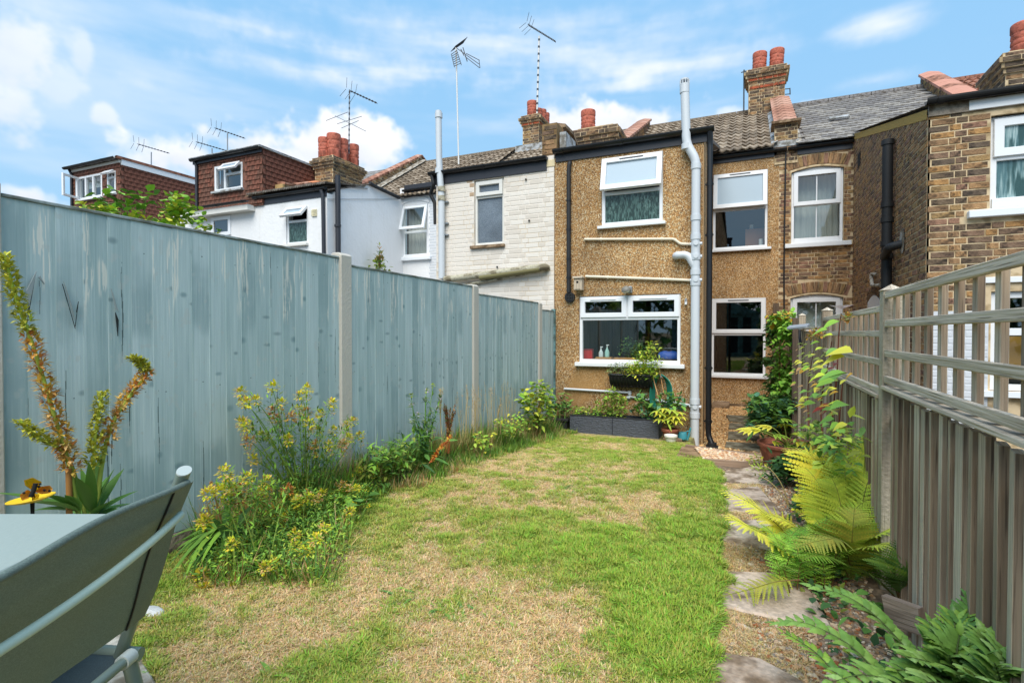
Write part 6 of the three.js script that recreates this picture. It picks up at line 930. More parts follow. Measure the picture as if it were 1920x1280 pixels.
// yellow-flowered bush against the second post, and its sprawling neighbours
{
  const heads = [[320, 165], [350, 225], [405, 210], [495, 135], [545, 220], [650, 180], [685, 145], [820, 225], [330, 330], [350, 350], [365, 430], [490, 265], [520, 310], [680, 270], [755, 280], [745, 370], [720, 455], [830, 370], [935, 325], [975, 400], [900, 340], [910, 415], [880, 450], [395, 535], [440, 400], [600, 300], [640, 260], [580, 420], [700, 330], [800, 450]];
  const low = [[235, 600], [365, 630], [470, 650], [145, 715], [215, 705], [270, 700], [305, 740], [120, 870], [345, 890], [360, 960], [240, 1025], [400, 1020], [195, 1070], [330, 1060], [475, 1110], [530, 1040], [600, 900], [580, 920], [630, 830], [645, 945], [665, 1020], [630, 1090], [720, 1020], [740, 1050], [905, 960], [860, 850], [880, 830], [120, 1240], [285, 1240], [370, 1205], [415, 1205], [100, 1160], [440, 705], [700, 740], [540, 820], [640, 760], [580, 700], [710, 945], [255, 660], [320, 690], [420, 1060], [500, 980]];
  const px = ([a, b]) => [340 + a / 2.909, 680 + b / 2.909];
  const flowerCols = [lin(0xe6dc2e), lin(0xc3d02a), lin(0xe6c644), lin(0xd8d840), lin(0xdcb676)];
  function bush(label, bases, list, depthOf, seed, stemW, mass) {
    const T = thing('yellow_flowered_bush', label, 'flowering plant', bases[0]), r = rng(seed), st = new Acc(), lf = new Acc();
    list.forEach(([a, b], i) => {
      const p = depthOf(a, b, r), base = bases[i % bases.length].clone().add(V((r() - .5) * .1, 0, (r() - .5) * .1)), mid = base.clone().lerp(p, .55).add(V((r() - .5) * .06, .10 + .1 * r(), (r() - .5) * .06)), ps = bez(base, mid, p, 14); st.tube(ps, stemW, .0016, C.olive, 4, C.green);
      const fl = new Acc(), dry = r() < .28; puff(fl, p, .030, 90, .017 + .004 * r(), dry ? [C.tan, C.gold, C.rust, C.straw] : flowerCols, r); if (r() < .5) puff(fl, p.clone().add(V(.02, -.05, .01)), .02, 36, .012, [C.tan, C.gold, C.lime], r); addAcc(T, 'flower_head', fl, M.petal);
      for (let k = 0; k < 60; k++) { const q = polyAt(ps, .15 + .83 * r()).add(V((r() - .5) * .08, (r() - .5) * .08, (r() - .5) * .08)), d = randDir(r, -.3); lf.leaf(q, d, perp(d), .03 + .022 * r(), .011, jit(pick([C.mid, C.green, C.bright, C.olive], r), .25, r), { n: 2 }); }
    });
    if (mass) for (let i = 0; i < 26; i++) { const p = mass(r).add(V(0, .08 + .12 * r(), 0)), fl = new Acc(); puff(fl, p, .026, 70, .016, r() < .25 ? [C.tan, C.gold, C.straw] : flowerCols, r); addAcc(T, 'flower_head', fl, M.petal); st.tube(bez(p.clone().setY(0), p.clone().add(V(.03, -.05, 0)), p, 5), .003, .0015, C.olive, 4); }
    if (mass) for (let i = 0; i < 480; i++) { const p = mass(r), dry = r() < .18; blades(lf, p, 5, .10 + .13 * r(), .007, dry ? [C.straw, C.tan] : [C.green, C.mid, C.bright, C.olive], r, { spread: .05, lean: .8, bend: .6 }); roundLeaves(lf, [p.clone().add(V(0, .07, 0))], 9, .16, .024, .009, [C.green, C.mid, C.bright, C.lime], r); }
    addAcc(T, 'stem', st, M.stem); addAcc(T, 'leaves', lf, M.leaf); return T;
  }
  const b1 = pX(572, 915, -2.5); b1.y = 0; bush('tall airy bush with yellow flower heads in front of the second concrete post', [b1], heads.map(px), (a, b, r) => pX(a, b, -2.5 + .22 * (r() - .5)), 1311, .006, r => { const p = V(FX + .08 + .3 * r(), 0, b1.z + .4 - .75 * r()); return p; });
  const b2 = [pG(480, 1075), pG(560, 1010), pG(430, 1095), pG(590, 960)]; bush('low sprawling plant with many yellow-green flower heads over the lawn edge', b2, low.map(px), (a, b, r) => { const g = pG(a, b + 30), q = pX(a, b, -2.5); return g.x < -2.45 || g.z < q.z ? pX(a, b, -2.4 + .2 * r()) : g.lerp(q, .25).add(V(0, .05, 0)); }, 1312, .004, r => { const v = r(), y = 930 + 175 * v, p = pG(lerp(540 - 190 * v, 700 - 90 * v, r()), y); if (p.x < FX + .08) p.x = FX + .08 + .1 * r(); p.y = groundY(p.x, p.z); return p; });
  // strap-leaved clump and a dark broadleaf
  const T = thing('strap_leaf_clump', 'clump of long arching strap leaves at the foot of the first fence panel', 'plant', pG(395, 1020)), a = new Acc(), r = rng(1313);
  for (let i = 0; i < 120; i++) { const base = pX(405 + 60 * r(), 990 + 25 * r(), -2.5), tipp = pG(305 + 90 * r(), 1010 + 95 * r()); const d = tipp.clone().sub(base); d.y = 0; const L = d.length() * (.7 + .5 * r()); d.normalize(); d.y = .35 + .3 * r(); d.normalize(); a.leaf(base, d, d.clone().cross(V(0, 1, 0)).normalize(), L, .028, jit(pick([C.mid, C.green, C.green, C.bright], r), .2, r), { bend: L * (.45 + .2 * r()), n: 6, fold: .2, prof: s => 1 - Math.pow(s, 3) * .95 }); }
  addAcc(T, 'leaves', a, M.leaf);
  const W = thing('broad_leaf_weed', 'broad-leaved weed with a brown seed head between clump and bush', 'plant', pG(440, 1010)), wl = new Acc(); for (const [p, q, w] of [[[430, 1005], [422, 935], .05], [[435, 1010], [470, 940], .06], [[440, 1005], [500, 985], .06], [[430, 1012], [395, 960], .04], [[440, 1015], [470, 1010], .05]]) { const A = pX(...p, -2.35), B = pX(...q, -2.38), d = B.clone().sub(A), L = d.length(); d.normalize(); wl.leaf(A, d, d.clone().cross(V(.4, .2, 1)).normalize(), L, w, jit(C.deep, .2, r), { n: 6, bend: .02 }); } addAcc(W, 'leaves', wl, M.leaf);
  { const s = new Acc(); const ps = smooth([pX(415, 980, -2.35), pX(405, 940, -2.35), pX(396, 912, -2.35)], 10); s.tube(ps, .004, .003, C.brown, 5); puff(s, ps[10], .012, 30, .02, [C.brown, C.tan], r); addAcc(W, 'seed_head', s, M.stem); }
  // small yellow flowers and round leaves beside the post
  const Y = thing('yellow_flower_patch', 'patch of small bright yellow flowers with broad leaves past the second post', 'flowering plant', pG(690, 940)), yf = new Acc(), yl = new Acc(), spots = [[628, 928], [636, 918], [648, 936], [665, 950], [685, 925], [632, 940], [690, 955], [662, 893], [723, 883], [730, 880], [706, 884], [585, 935], [600, 990], [515, 985]].map(([x, y]) => { const g = pG(x, y + 22); return g.x < -2.5 ? pX(x, y, -2.5) : V(g.x, g.y + .09, g.z); });
  for (const p of spots) for (let k = 0; k < 7; k++) { const d = V(Math.cos(k * .9), .5, Math.sin(k * .9)).normalize(); yf.leaf(p.clone().add(randDir(r).multiplyScalar(.01)), d, perp(d), .018, .012, lin(0xf2d21c), { n: 2 }); }
  addAcc(Y, 'flowers', yf, M.petal); const gp = [[650, 905], [665, 925], [690, 915], [640, 935], [670, 950], [700, 900]].map(([x, y]) => { const g = pG(x, y + 25); return g.x < -2.5 ? pX(x, y, -2.5) : V(g.x, g.y + .06, g.z); }); roundLeaves(yl, gp, 34, .12, .13, .055, [C.green, C.mid, C.lime, C.bright], r, { n: 5 }); addAcc(Y, 'leaves', yl, M.leaf);
}
// unmown grass along the foot of the fence
{
  const r = rng(1320), a = new Acc();
  for (let i = 0; i < 2900; i++) { const t = 1.9 + 5.2 * r(), x = FX + .04 + .42 * Math.pow(r(), 1.6) * (t > 3.2 ? 1.15 : .9), b = V(x, groundY(x, -t), -t); const dry = fbm(t / 8, x / 8, 40, 40, 3, 5) > .52 && r() < .6; blades(a, b, 7, (x - FX < .28 ? .18 + .30 * r() : .10 + .14 * r()) * (1 - .5 * (x - FX) / .6), .008, dry ? [C.straw, C.tan, C.straw] : [C.green, C.mid, C.bright, C.olive], r, { spread: .05, lean: .5, bend: .5 }); }
  const m = shade(new THREE.Mesh(a.geo(), M.leaf)); m.name = 'long_grass'; scene.add(m); tag(m, 'unmown grass growing along the foot of the blue-green fence', 'grass', null, 'stuff');
  // clover and weeds scattered in the lawn
  const w = new Acc(); for (const [x, y, n] of [[1270, 1150, 16], [1180, 1235, 18], [1290, 1240, 16], [1245, 990, 12], [1150, 870, 14], [1220, 875, 14], [980, 910, 12], [1110, 900, 10], [840, 1150, 14], [740, 1130, 8], [1300, 900, 12], [940, 1030, 8], [560, 1260, 10], [1320, 1120, 8], [1065, 925, 10], [1010, 870, 8]]) { const c = pG(x, y); for (let k = 0; k < n; k++) { const an = r() * 6.283, d = V(Math.cos(an), .35, Math.sin(an)).normalize(), p = c.clone().add(V((r() - .5) * .16, .012, (r() - .5) * .16)); w.leaf(p, d, d.clone().cross(V(0, 1, 0)).normalize(), .05 + .05 * r(), .016, jit(pick([C.green, C.mid, C.bright], r), .2, r), { n: 4, bend: .02 }); } }
  const wm = shade(new THREE.Mesh(w.geo(), M.leaf)); wm.name = 'lawn_weeds'; scene.add(wm); tag(wm, 'small flat rosettes of weeds dotted over the lawn', 'weeds', null, 'stuff');
}
// weeds further along the fence
function weed(name, label, base, fn, seed, cat = 'plant') { const T = thing(name, label, cat, base), r = rng(seed), o = { st: new Acc(), lf: new Acc(), fl: new Acc() }; fn(o, r); if (o.st.n) addAcc(T, 'stem', o.st, M.stem); if (o.lf.n) addAcc(T, 'leaves', o.lf, M.leaf); if (o.fl.n) addAcc(T, 'flowers', o.fl, M.petal); return T; }
{
  const x = -2.42, P = (a, b) => pX(a, b, x);
  weed('white_flowered_weed', 'tall weed with pale pinkish-white flower heads before the third fence panel', P(790, 860), (o, r) => { for (const [a, b] of [[770, 742], [772, 760], [800, 733], [798, 748], [812, 722], [783, 778], [796, 790], [808, 772], [820, 765], [772, 790], [785, 800], [810, 790], [800, 808], [826, 745]]) { const p = P(a, b), ps = bez(P(788 + 16 * r(), 850), P(lerp(790, a, .6), lerp(850, b, .5)), p, 10); o.st.tube(ps, .005, .002, C.green, 4); puff(o.fl, p, .012, 22, .02, r() < .45 ? [C.lime, C.olive] : [C.white, lin(0xd7bccb), C.lime], r); for (let k = 0; k < 24; k++) { const q = polyAt(ps, r()), d = randDir(r, -.2); o.lf.leaf(q, d, perp(d), .06, .014, jit(pick([C.mid, C.green, C.blueg], r), .2, r), { n: 3, bend: .01 }); } } roundLeaves(o.lf, [P(775, 840), P(800, 835), P(760, 860), P(795, 855)], 70, .25, .14, .03, [C.mid, C.green, C.deep], r); }, 1331);
  weed('leafy_weeds', 'low mass of leafy green weeds between the yellow flowers and the white-flowered weed', P(735, 895), (o, r) => { const pts = []; for (let i = 0; i < 40; i++) { const x = 690 + 85 * r(), y = 900 - (x - 690) * .35 - 42 * r(); pts.push(P(x, y)); } for (let i = 0; i < 14; i++) o.st.tube(bez(P(700 + 70 * r(), 905), P(735, 880), pts[i], 6), .004, .002, C.green, 4); roundLeaves(o.lf, pts, 620, .2, .07, .022, [C.green, C.mid, C.bright, C.olive], r); for (const [x, y] of [[705, 880], [712, 888], [728, 878], [722, 892], [748, 868], [700, 893]]) puff(o.fl, P(x, y), .02, 40, .014, [lin(0xf0d828), C.yellow], r); }, 1337);
  weed('dried_dock', 'bushy dried brown seed stalk standing before the fence', P(840, 830), (o, r) => { for (let k = 0; k < 9; k++) { const ps = bez(P(835 + 8 * r(), 850), P(838 + 6 * r(), 800), P(832 + 22 * r(), 756 + 20 * r()), 10); o.st.tube(ps, .006, .003, C.rust, 4, C.brown); for (let i = 0; i < 70; i++) { const q = polyAt(ps, .3 + .7 * r()), d = randDir(r); o.fl.leaf(q, d, perp(d), .022, .012, jit(pick([C.brown, C.rust, C.olive, C.tan], r), .3, r), { n: 2 }); } } for (let k = 0; k < 4; k++) { const ps = bez(P(830, 840), P(822, 770), P(818 + 16 * r(), 718 + 20 * r()), 8); o.st.tube(ps, .003, .001, C.straw, 3); for (let i = 0; i < 40; i++) { const q = polyAt(ps, .5 + .5 * r()), d = randDir(r, 0); o.fl.leaf(q, d, perp(d), .03, .005, jit(C.straw, .2, r), { n: 2 }); } } }, 1332);
  weed('orange_seed_stalk', 'orange seed stalk leaning over the lawn edge', P(815, 870), (o, r) => { const ps = smooth([pX(805, 868, -2.25), pX(822, 845, -2.2), pX(845, 818, -2.2)], 20); o.st.tube(ps, .005, .003, C.rust, 5); for (let i = 0; i < 150; i++) { const q = polyAt(ps, .1 + .9 * r()), d = randDir(r); o.fl.leaf(q, d, perp(d), .026, .016, jit(pick([lin(0xcf7a34), C.gold, C.rust], r), .2, r), { n: 2 }); } }, 1333);
  weed('lime_shrub', 'small lime-green shrub before the last fence panel', P(1008, 790), (o, r) => { const pts = [[990, 740], [1005, 728], [1018, 725], [1000, 760], [1015, 750], [1025, 740], [1005, 775], [992, 765], [1020, 770], [1010, 785], [985, 752], [1012, 738], [1000, 790], [1024, 760]].map(([a, b]) => P(a, b)); for (const p of pts) o.st.tube(bez(P(1006, 812), P(1006, 770), p, 8), .006, .003, C.brown, 4); roundLeaves(o.lf, pts, 340, .16, .085, .055, [C.lime, C.bright, C.yellow, C.green, C.lime], r); }, 1334, 'shrub');
  weed('yellow_green_herb', 'low yellow-green herb by the fourth post at the far lawn corner', P(965, 805), (o, r) => { roundLeaves(o.lf, [[950, 795], [965, 790], [980, 795], [960, 805], [940, 800], [905, 825], [900, 830]].map(([a, b]) => pX(a, b, -2.3)), 260, .16, .05, .03, [C.lime, C.bright, C.yellow, C.green], r); }, 1335);
  weed('tall_dry_grass', 'tall thin dry grasses between the third and fourth posts', P(915, 800), (o, r) => { for (let k = 0; k < 70; k++) { const u = 860 + 110 * r(), b = pX(u, 836 - (u - 860) * .28, -2.45), t = V(b.x + (r() - .5) * .12, b.y + .25 + .35 * r(), b.z + (r() - .5) * .15), ps = bez(b, b.clone().lerp(t, .5).add(V(0, .06, 0)), t, 8); o.st.tube(ps, .0022, .001, C.straw, 3); for (let i = 0; i < 12; i++) { const d = randDir(r, .2), q = polyAt(ps, .7 + .3 * r()); o.fl.leaf(q, d, perp(d), .025, .004, jit(pick([C.straw, C.tan], r), .2, r), { n: 2 }); } } }, 1336);
  // vine behind the fence
  weed('climbing_vine', 'lime-green leafy vine showing above the first fence panel', pX(350, 420, -3.05), (o, r) => {
    const vx = -3.05, line = smooth([[150, 378], [200, 385], [250, 400], [300, 415], [340, 425], [380, 430], [430, 440]].map(([a, b]) => pX(a, b + 14, vx)), 60); o.st.tube(line, .010, .006, C.brown, 5);
    const sp = []; for (let i = 0; i < 60; i++) { const t = r(), p = polyAt(line, t); p.y += (t > .55 && t < .85 ? .24 : .02) * r() - .05; p.x += (r() - .5) * .3; sp.push(p); } roundLeaves(o.lf, sp, 1700, .11, .038, .034, [C.lime, C.bright, C.yellow, C.green, C.lime, C.bright], r);
    for (const [a, b] of [[190, 380], [215, 376], [250, 386], [235, 374], [272, 372]]) { const p = pX(a, b, vx); o.st.tube(bez(polyAt(line, .25 + .2 * r()), p.clone().add(V(0, -.1, 0)), p, 6), .004, .002, C.green, 4); roundLeaves(o.lf, [p], 12, .10, .05, .045, [C.green, C.mid, C.bright], r); }
  }, 1341, 'vine');
  weed('wall_weed', 'scrawny weed growing out of the white rendered wall', pX(712, 500, -8.4), (o, r) => { const q = (a, b) => pX(a, b, -8.45), tops = [[712, 460], [716, 470], [706, 478], [720, 485], [704, 492], [710, 484]]; for (const [a, b] of tops) { const ps = bez(q(711, 505), q(lerp(711, a, .6), 482), q(a, b), 8); o.st.tube(ps, .01, .005, C.brown, 4); for (let i = 0; i < 16; i++) { const d = randDir(r, -.1); o.lf.leaf(polyAt(ps, .3 + .7 * r()), d, perp(d), .12, .04, jit(pick([C.olive, C.mid, C.tan, C.straw], r), .2, r), { n: 3 }); } } roundLeaves(o.lf, [q(708, 500), q(716, 502)], 90, .3, .12, .06, [C.olive, C.lime, C.mid], r); }, 1342);
}
// ---------------------------------------------------------------- ferns on the right
function fernFrond(rachis, widthMax, cols, r, { pairs = 26, tipW = .08, droop = .12, teeth = 12, skew = .35 } = {}) {
  const a = new Acc(), ps = smooth(rachis, 40); a.tube(ps, .0035, .0012, C.brown, 5, C.olive);
  for (let i = 0; i < pairs; i++) {
    const t = .16 + .83 * i / pairs, p = polyAt(ps, t), tan = polyAt(ps, Math.min(1, t + .02)).sub(polyAt(ps, Math.max(0, t - .02))).normalize(), side = tan.clone().cross(V(0, 1, 0)).normalize(), up = side.clone().cross(tan).normalize();
    const s = (t - .16) / .84, L = widthMax * Math.pow(Math.sin(Math.PI * (.22 + .78 * (1 - s)) * .62 + .0), 1.1) * (s < .12 ? .6 + 3.3 * s : 1) * (1 - Math.pow(s, 4) * .8) * (.9 + .2 * r()), col = mixc(pick(cols, r), cols[0], .5);
    for (const sd of [-1, 1]) {
      const d = side.clone().multiplyScalar(sd).addScaledVector(tan, skew + .4 * s).addScaledVector(up, .12 * (r() - .3)).normalize(), n = Math.max(3, Math.round(teeth * L / widthMax)), w = L * .088 * (1 + tipW), c = jit(col, .14, r), roll = up.clone().addScaledVector(d, .1); const across = d.clone().cross(roll).normalize();
      for (let k = 0; k < n; k++) { const u0 = k / n, u1 = (k + 1) / n, q0 = p.clone().addScaledVector(d, L * u0), q1 = p.clone().addScaledVector(d, L * u1); q0.y -= droop * L * u0 * u0; q1.y -= droop * L * u1 * u1; const ww = w * (1 - u0 * .85); for (const e of [-1, 1]) { const t1 = q0.clone().lerp(q1, .75).addScaledVector(across, e * ww).addScaledVector(up, -.1 * ww), t0 = q0.clone().lerp(q1, .2).addScaledVector(across, e * ww * .9).addScaledVector(up, -.05 * ww); const cc = mul(c, .9 + .2 * r()); a.quad(q0, q1, t1, t0, cc); } }
    }
  }
  return a;
}
{
  const T = thing('fern', 'large yellow-green fern with long arching fronds before the timber post', 'fern', pG(1600, 1105)), r = rng(1401), Y = [lin(0xe6e24a), lin(0xd2d844), lin(0xecd84e)], YG = [lin(0xc0d048), lin(0xa9c440), lin(0xd4d84c)], G = [lin(0x8cb83e), lin(0x78a438), lin(0xa2c044)], O = [lin(0xb0b044), lin(0xc0b04a), lin(0x94a444)], B = (d = 2.7) => pD(1590, 1110, d);
  const F = (pts, w, cols, o) => { const m = addAcc(T, 'frond', fernFrond(pts.map(p => pD(...p)), w, cols, r, o), M.leaf); return m; };
  F([[1580, 1105, 2.68], [1497, 1030, 2.75], [1464, 990, 2.8], [1410, 945, 2.86], [1346, 914, 2.95]], .25, Y, { pairs: 24 }); F([[1580, 1105, 2.6], [1500, 1032, 2.62], [1440, 1005, 2.62], [1400, 985, 2.62], [1358, 962, 2.66]], .22, Y, { pairs: 24 });
  F([[1592, 1100, 2.75], [1582, 982, 2.85], [1554, 906, 2.95], [1520, 853, 3.05], [1466, 840, 3.15]], .27, Y); F([[1600, 1100, 2.72], [1612, 985, 2.78], [1619, 905, 2.82], [1622, 850, 2.84], [1618, 812, 2.88]], .19, YG); F([[1600, 1105, 2.6], [1601, 1035, 2.45], [1640, 1022, 2.35], [1697, 1020, 2.28]], .13, YG);
  F([[1600, 1108, 2.55], [1590, 1040, 2.45], [1578, 1012, 2.42], [1530, 1015, 2.4], [1490, 1030, 2.36]], .16, O); F([[1605, 1105, 2.6], [1612, 1030, 2.5], [1645, 1003, 2.42], [1685, 985, 2.38]], .13, YG); F([[1600, 1105, 2.6], [1598, 1020, 2.5], [1600, 985, 2.48], [1603, 950, 2.5]], .15, O); F([[1598, 1105, 2.66], [1580, 1020, 2.66], [1600, 960, 2.7], [1650, 920, 2.72]], .14, YG); F([[1590, 1105, 2.7], [1560, 1000, 2.75], [1540, 950, 2.8], [1500, 900, 2.9]], .17, YG);
  F([[1590, 1110, 2.6], [1550, 1040, 2.6], [1510, 1010, 2.6], [1460, 1000, 2.62]], .14, G); F([[1600, 1105, 2.7], [1600, 1000, 2.8], [1570, 940, 2.9], [1530, 925, 3.0]], .17, YG); F([[1605, 1105, 2.66], [1620, 1000, 2.7], [1630, 960, 2.7], [1650, 945, 2.68]], .14, G); F([[1600, 1108, 2.5], [1580, 1060, 2.42], [1545, 1040, 2.36], [1500, 1050, 2.3]], .12, G); F([[1605, 1108, 2.6], [1625, 1060, 2.5], [1650, 1045, 2.42], [1675, 1060, 2.35]], .11, G); F([[1598, 1104, 2.7], [1570, 1000, 2.72], [1545, 975, 2.76], [1490, 955, 2.84]], .16, Y); F([[1596, 1104, 2.72], [1590, 960, 2.86], [1575, 890, 2.95], [1545, 830, 3.05]], .16, YG);
  for (const [tx, ty, d, w, c] of [[1500, 868, 3.0, .17, Y], [1440, 1018, 2.66, .14, Y], [1476, 985, 2.72, .15, YG], [1530, 985, 2.6, .15, YG], [1560, 895, 2.86, .17, YG], [1490, 925, 2.9, .16, Y], [1655, 960, 2.6, .13, G], [1640, 880, 2.76, .12, YG], [1425, 960, 2.8, .15, Y], [1535, 1050, 2.45, .12, O], [1670, 1050, 2.4, .11, YG], [1580, 860, 2.95, .15, YG]]) F([[1596, 1106, 2.66], [lerp(1596, tx, .3), lerp(1106, ty, .5), lerp(2.66, d, .4)], [lerp(1596, tx, .7), lerp(1106, ty, .88), lerp(2.66, d, .75)], [tx, ty, d]], w, c);
  const U = thing('feathery_fern', 'low mound of bright green feathery fern beside the stepping stones', 'fern', pG(1510, 1090)), cols = [lin(0x9ccc46), lin(0x86bc40), lin(0xb4d44c), lin(0x70a83a)];
  for (let i = 0; i < 90; i++) { const b = pG(1455 + 110 * r(), 1045 + 75 * r()), an = r() * 6.283, h = .10 + .12 * r(), o = .06 + .12 * r(), d = V(Math.cos(an), 0, Math.sin(an)); addAcc(U, 'frond', fernFrond([b, b.clone().addScaledVector(d, o * .35).add(V(0, h * .8, 0)), b.clone().addScaledVector(d, o).add(V(0, h, 0))], .055, [pick(cols, r), pick(cols, r)], r, { pairs: 14, teeth: 5 }), M.leaf); }
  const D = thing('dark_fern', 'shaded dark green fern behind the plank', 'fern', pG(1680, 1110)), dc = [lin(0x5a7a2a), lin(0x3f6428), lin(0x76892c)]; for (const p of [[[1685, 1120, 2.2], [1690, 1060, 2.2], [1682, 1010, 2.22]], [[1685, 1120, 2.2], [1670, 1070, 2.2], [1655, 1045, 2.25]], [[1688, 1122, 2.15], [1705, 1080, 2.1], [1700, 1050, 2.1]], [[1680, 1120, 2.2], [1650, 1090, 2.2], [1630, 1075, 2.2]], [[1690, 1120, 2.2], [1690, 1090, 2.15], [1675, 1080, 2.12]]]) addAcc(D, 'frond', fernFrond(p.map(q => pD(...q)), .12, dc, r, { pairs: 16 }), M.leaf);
  const fallen = thing('fern_frond', 'yellowing fern frond lying across the fourth stepping stone', 'fern frond', pG(1420, 1130)); { const g = (x, y, h) => { const p = pG(x, y); p.y += h; return p; }; addAcc(fallen, 'frond', fernFrond([g(1500, 1140, .12), g(1455, 1135, .10), g(1410, 1130, .06), g(1342, 1136, .035)], .13, [lin(0xa9aa3a), lin(0xbcae3e), lin(0x8f9a34)], r, { pairs: 13, teeth: 9, skew: .1 }), M.leaf); }
  const st = new Acc(), dry = thing('dry_stem', 'thin dry stems sprouting beside the second stepping stone', 'dry stems', pG(1460, 930)); for (const [a, b, c] of [[[1478, 945], [1455, 905], [1425, 892]], [[1480, 950], [1470, 900], [1440, 875]], [[1452, 1005], [1440, 1010], [1405, 1000]], [[1460, 1030], [1440, 1020], [1408, 1010]]]) st.tube(bez(pD(...a, 3.2), pD(...b, 3.2), pD(...c, 3.2), 10), .004, .002, C.straw, 4); addAcc(dry, 'stem', st, M.stem);
}
// holly fern: fronds of toothed leaflets, each leaflet a piece
{
  const leafletGeo = (L, W, seed) => { const r = rng(seed), a = new Acc(), n = 10; const rows = []; for (let k = 0; k <= n; k++) { const s = k / n, w = W * (Math.sin(Math.PI * Math.pow(s, .62)) * .5 + .02) * (k % 2 ? 1.18 : .9), x = L * s, z = -L * .12 * s * s, y = .25 * W * Math.sin(s * 2.6), f = W * .16; const c = mul(lin(0x8fae62), .85 + .3 * r()); rows.push([a.v(V(x, y - f, z + w), c), a.v(V(x, y, z), mul(c, 1.15)), a.v(V(x, y - f, z - w), c)]); if (k) { const [A, B, Cc] = rows[k - 1], [D, E, F] = rows[k]; a.i.push(A, E, B, A, D, E, B, F, Cc, B, E, F); } } return a.geo(); };
  const geos = [0, 1, 2].map(i => leafletGeo(1, .46, 1500 + i)), mats = [0xffffff, 0xdfe8c8, 0xc2d4b0, 0xeaf0b4, 0xa6c0a4].map(c => { const m = M.leafGloss.clone(); m.color.set(c); return m; });
  const T = thing('holly_fern', 'glossy holly fern with toothed leaflets in the lower right corner', 'fern', pG(1760, 1260)), r = rng(1511);
  const F = (pts, L, n, tone, from = .12) => { const ps = smooth(pts.map(p => pD(...p)), 40), fr = addAcc(T, 'frond', (() => { const a = new Acc(); a.tube(ps, .0035, .0012, lin(0x4a5a2a), 5); return a; })(), M.stem);
    for (let i = 0; i < n; i++) { const t = lerp(from, .99, i / (n - 1)), p = polyAt(ps, t), tan = polyAt(ps, Math.min(1, t + .03)).sub(polyAt(ps, Math.max(0, t - .03))).normalize(), side = tan.clone().cross(V(0, 1, 0)).normalize(), s = i / (n - 1), len = L * (1 - .55 * s) * (.85 + .3 * r()); const sides = i === n - 1 ? [0] : [-1, 1];
      for (const sd of sides) { const d = side.clone().multiplyScalar(sd).addScaledVector(tan, sd ? .55 + .5 * s : 1).add(V(0, .15 * (r() - .3), 0)).normalize(), up = V((r() - .5) * .5, 1, (r() - .5) * .5), zz = d.clone().cross(up).normalize(), yy = zz.clone().cross(d).normalize(); const m = part(fr, 'leaflet', geos[Math.floor(r() * 3)], mats[Math.min(4, Math.floor(tone + r() * 2))], p); m.quaternion.setFromRotationMatrix(new THREE.Matrix4().makeBasis(d, yy, zz)); m.scale.setScalar(len); } } };
  F([[1760, 1290, 1.55], [1697, 1213, 1.6], [1639, 1152, 1.66], [1590, 1119, 1.72], [1520, 1098, 1.82]], .085, 15, 1); F([[1740, 1300, 1.5], [1658, 1268, 1.5], [1590, 1207, 1.56], [1510, 1168, 1.64], [1450, 1166, 1.72]], .085, 13, 1); F([[1640, 1310, 1.45], [1578, 1271, 1.5], [1526, 1220, 1.58], [1468, 1184, 1.66]], .055, 14, 2.6); F([[1750, 1310, 1.42], [1680, 1280, 1.4], [1620, 1265, 1.4], [1560, 1278, 1.38]], .09, 9, .6);
  const base = [1790, 1300, 1.42]; for (const [tx, ty, d, L, n, tone] of [[1700, 1230, 1.4, .085, 8, .5], [1735, 1190, 1.45, .08, 9, 1.6], [1790, 1150, 1.5, .08, 10, 3], [1826, 1115, 1.52, .07, 11, 3.2], [1860, 1170, 1.45, .08, 9, 1.8], [1905, 1200, 1.4, .085, 8, 1], [1660, 1285, 1.32, .085, 7, .6], [1720, 1285, 1.28, .09, 7, .4], [1850, 1230, 1.32, .09, 8, 1], [1930, 1250, 1.3, .09, 7, .8], [1780, 1225, 1.35, .09, 8, 1.2], [1745, 1165, 1.52, .07, 9, 2.8], [1880, 1285, 1.25, .09, 7, .6], [1800, 1190, 1.45, .085, 9, 1.5], [1830, 1160, 1.5, .075, 9, 2.4], [1890, 1240, 1.34, .085, 8, 1.4], [1800, 1262, 1.28, .09, 7, .8], [1680, 1255, 1.38, .085, 8, 1.2]]) F([base, [lerp(base[0], tx, .5) + 10 * (r() - .5), lerp(base[1], ty, .6) - 12, lerp(base[2], d, .5)], [tx, ty, d]], L, n, tone, .2);
  for (const [tx, ty, d, L, n, tone] of [[1845, 1185, 1.36, .085, 9, 1], [1885, 1195, 1.32, .085, 8, .6], [1925, 1215, 1.28, .085, 8, .8], [1935, 1262, 1.22, .09, 7, .4], [1865, 1240, 1.24, .09, 7, .6], [1905, 1160, 1.4, .07, 9, 2], [1820, 1262, 1.2, .09, 7, .5], [1950, 1180, 1.34, .08, 8, 1.5]]) F([[1885, 1335, 1.28], [lerp(1885, tx, .5), lerp(1335, ty, .6) - 10, lerp(1.28, d, .5)], [tx, ty, d]], L, n, tone, .2);
}
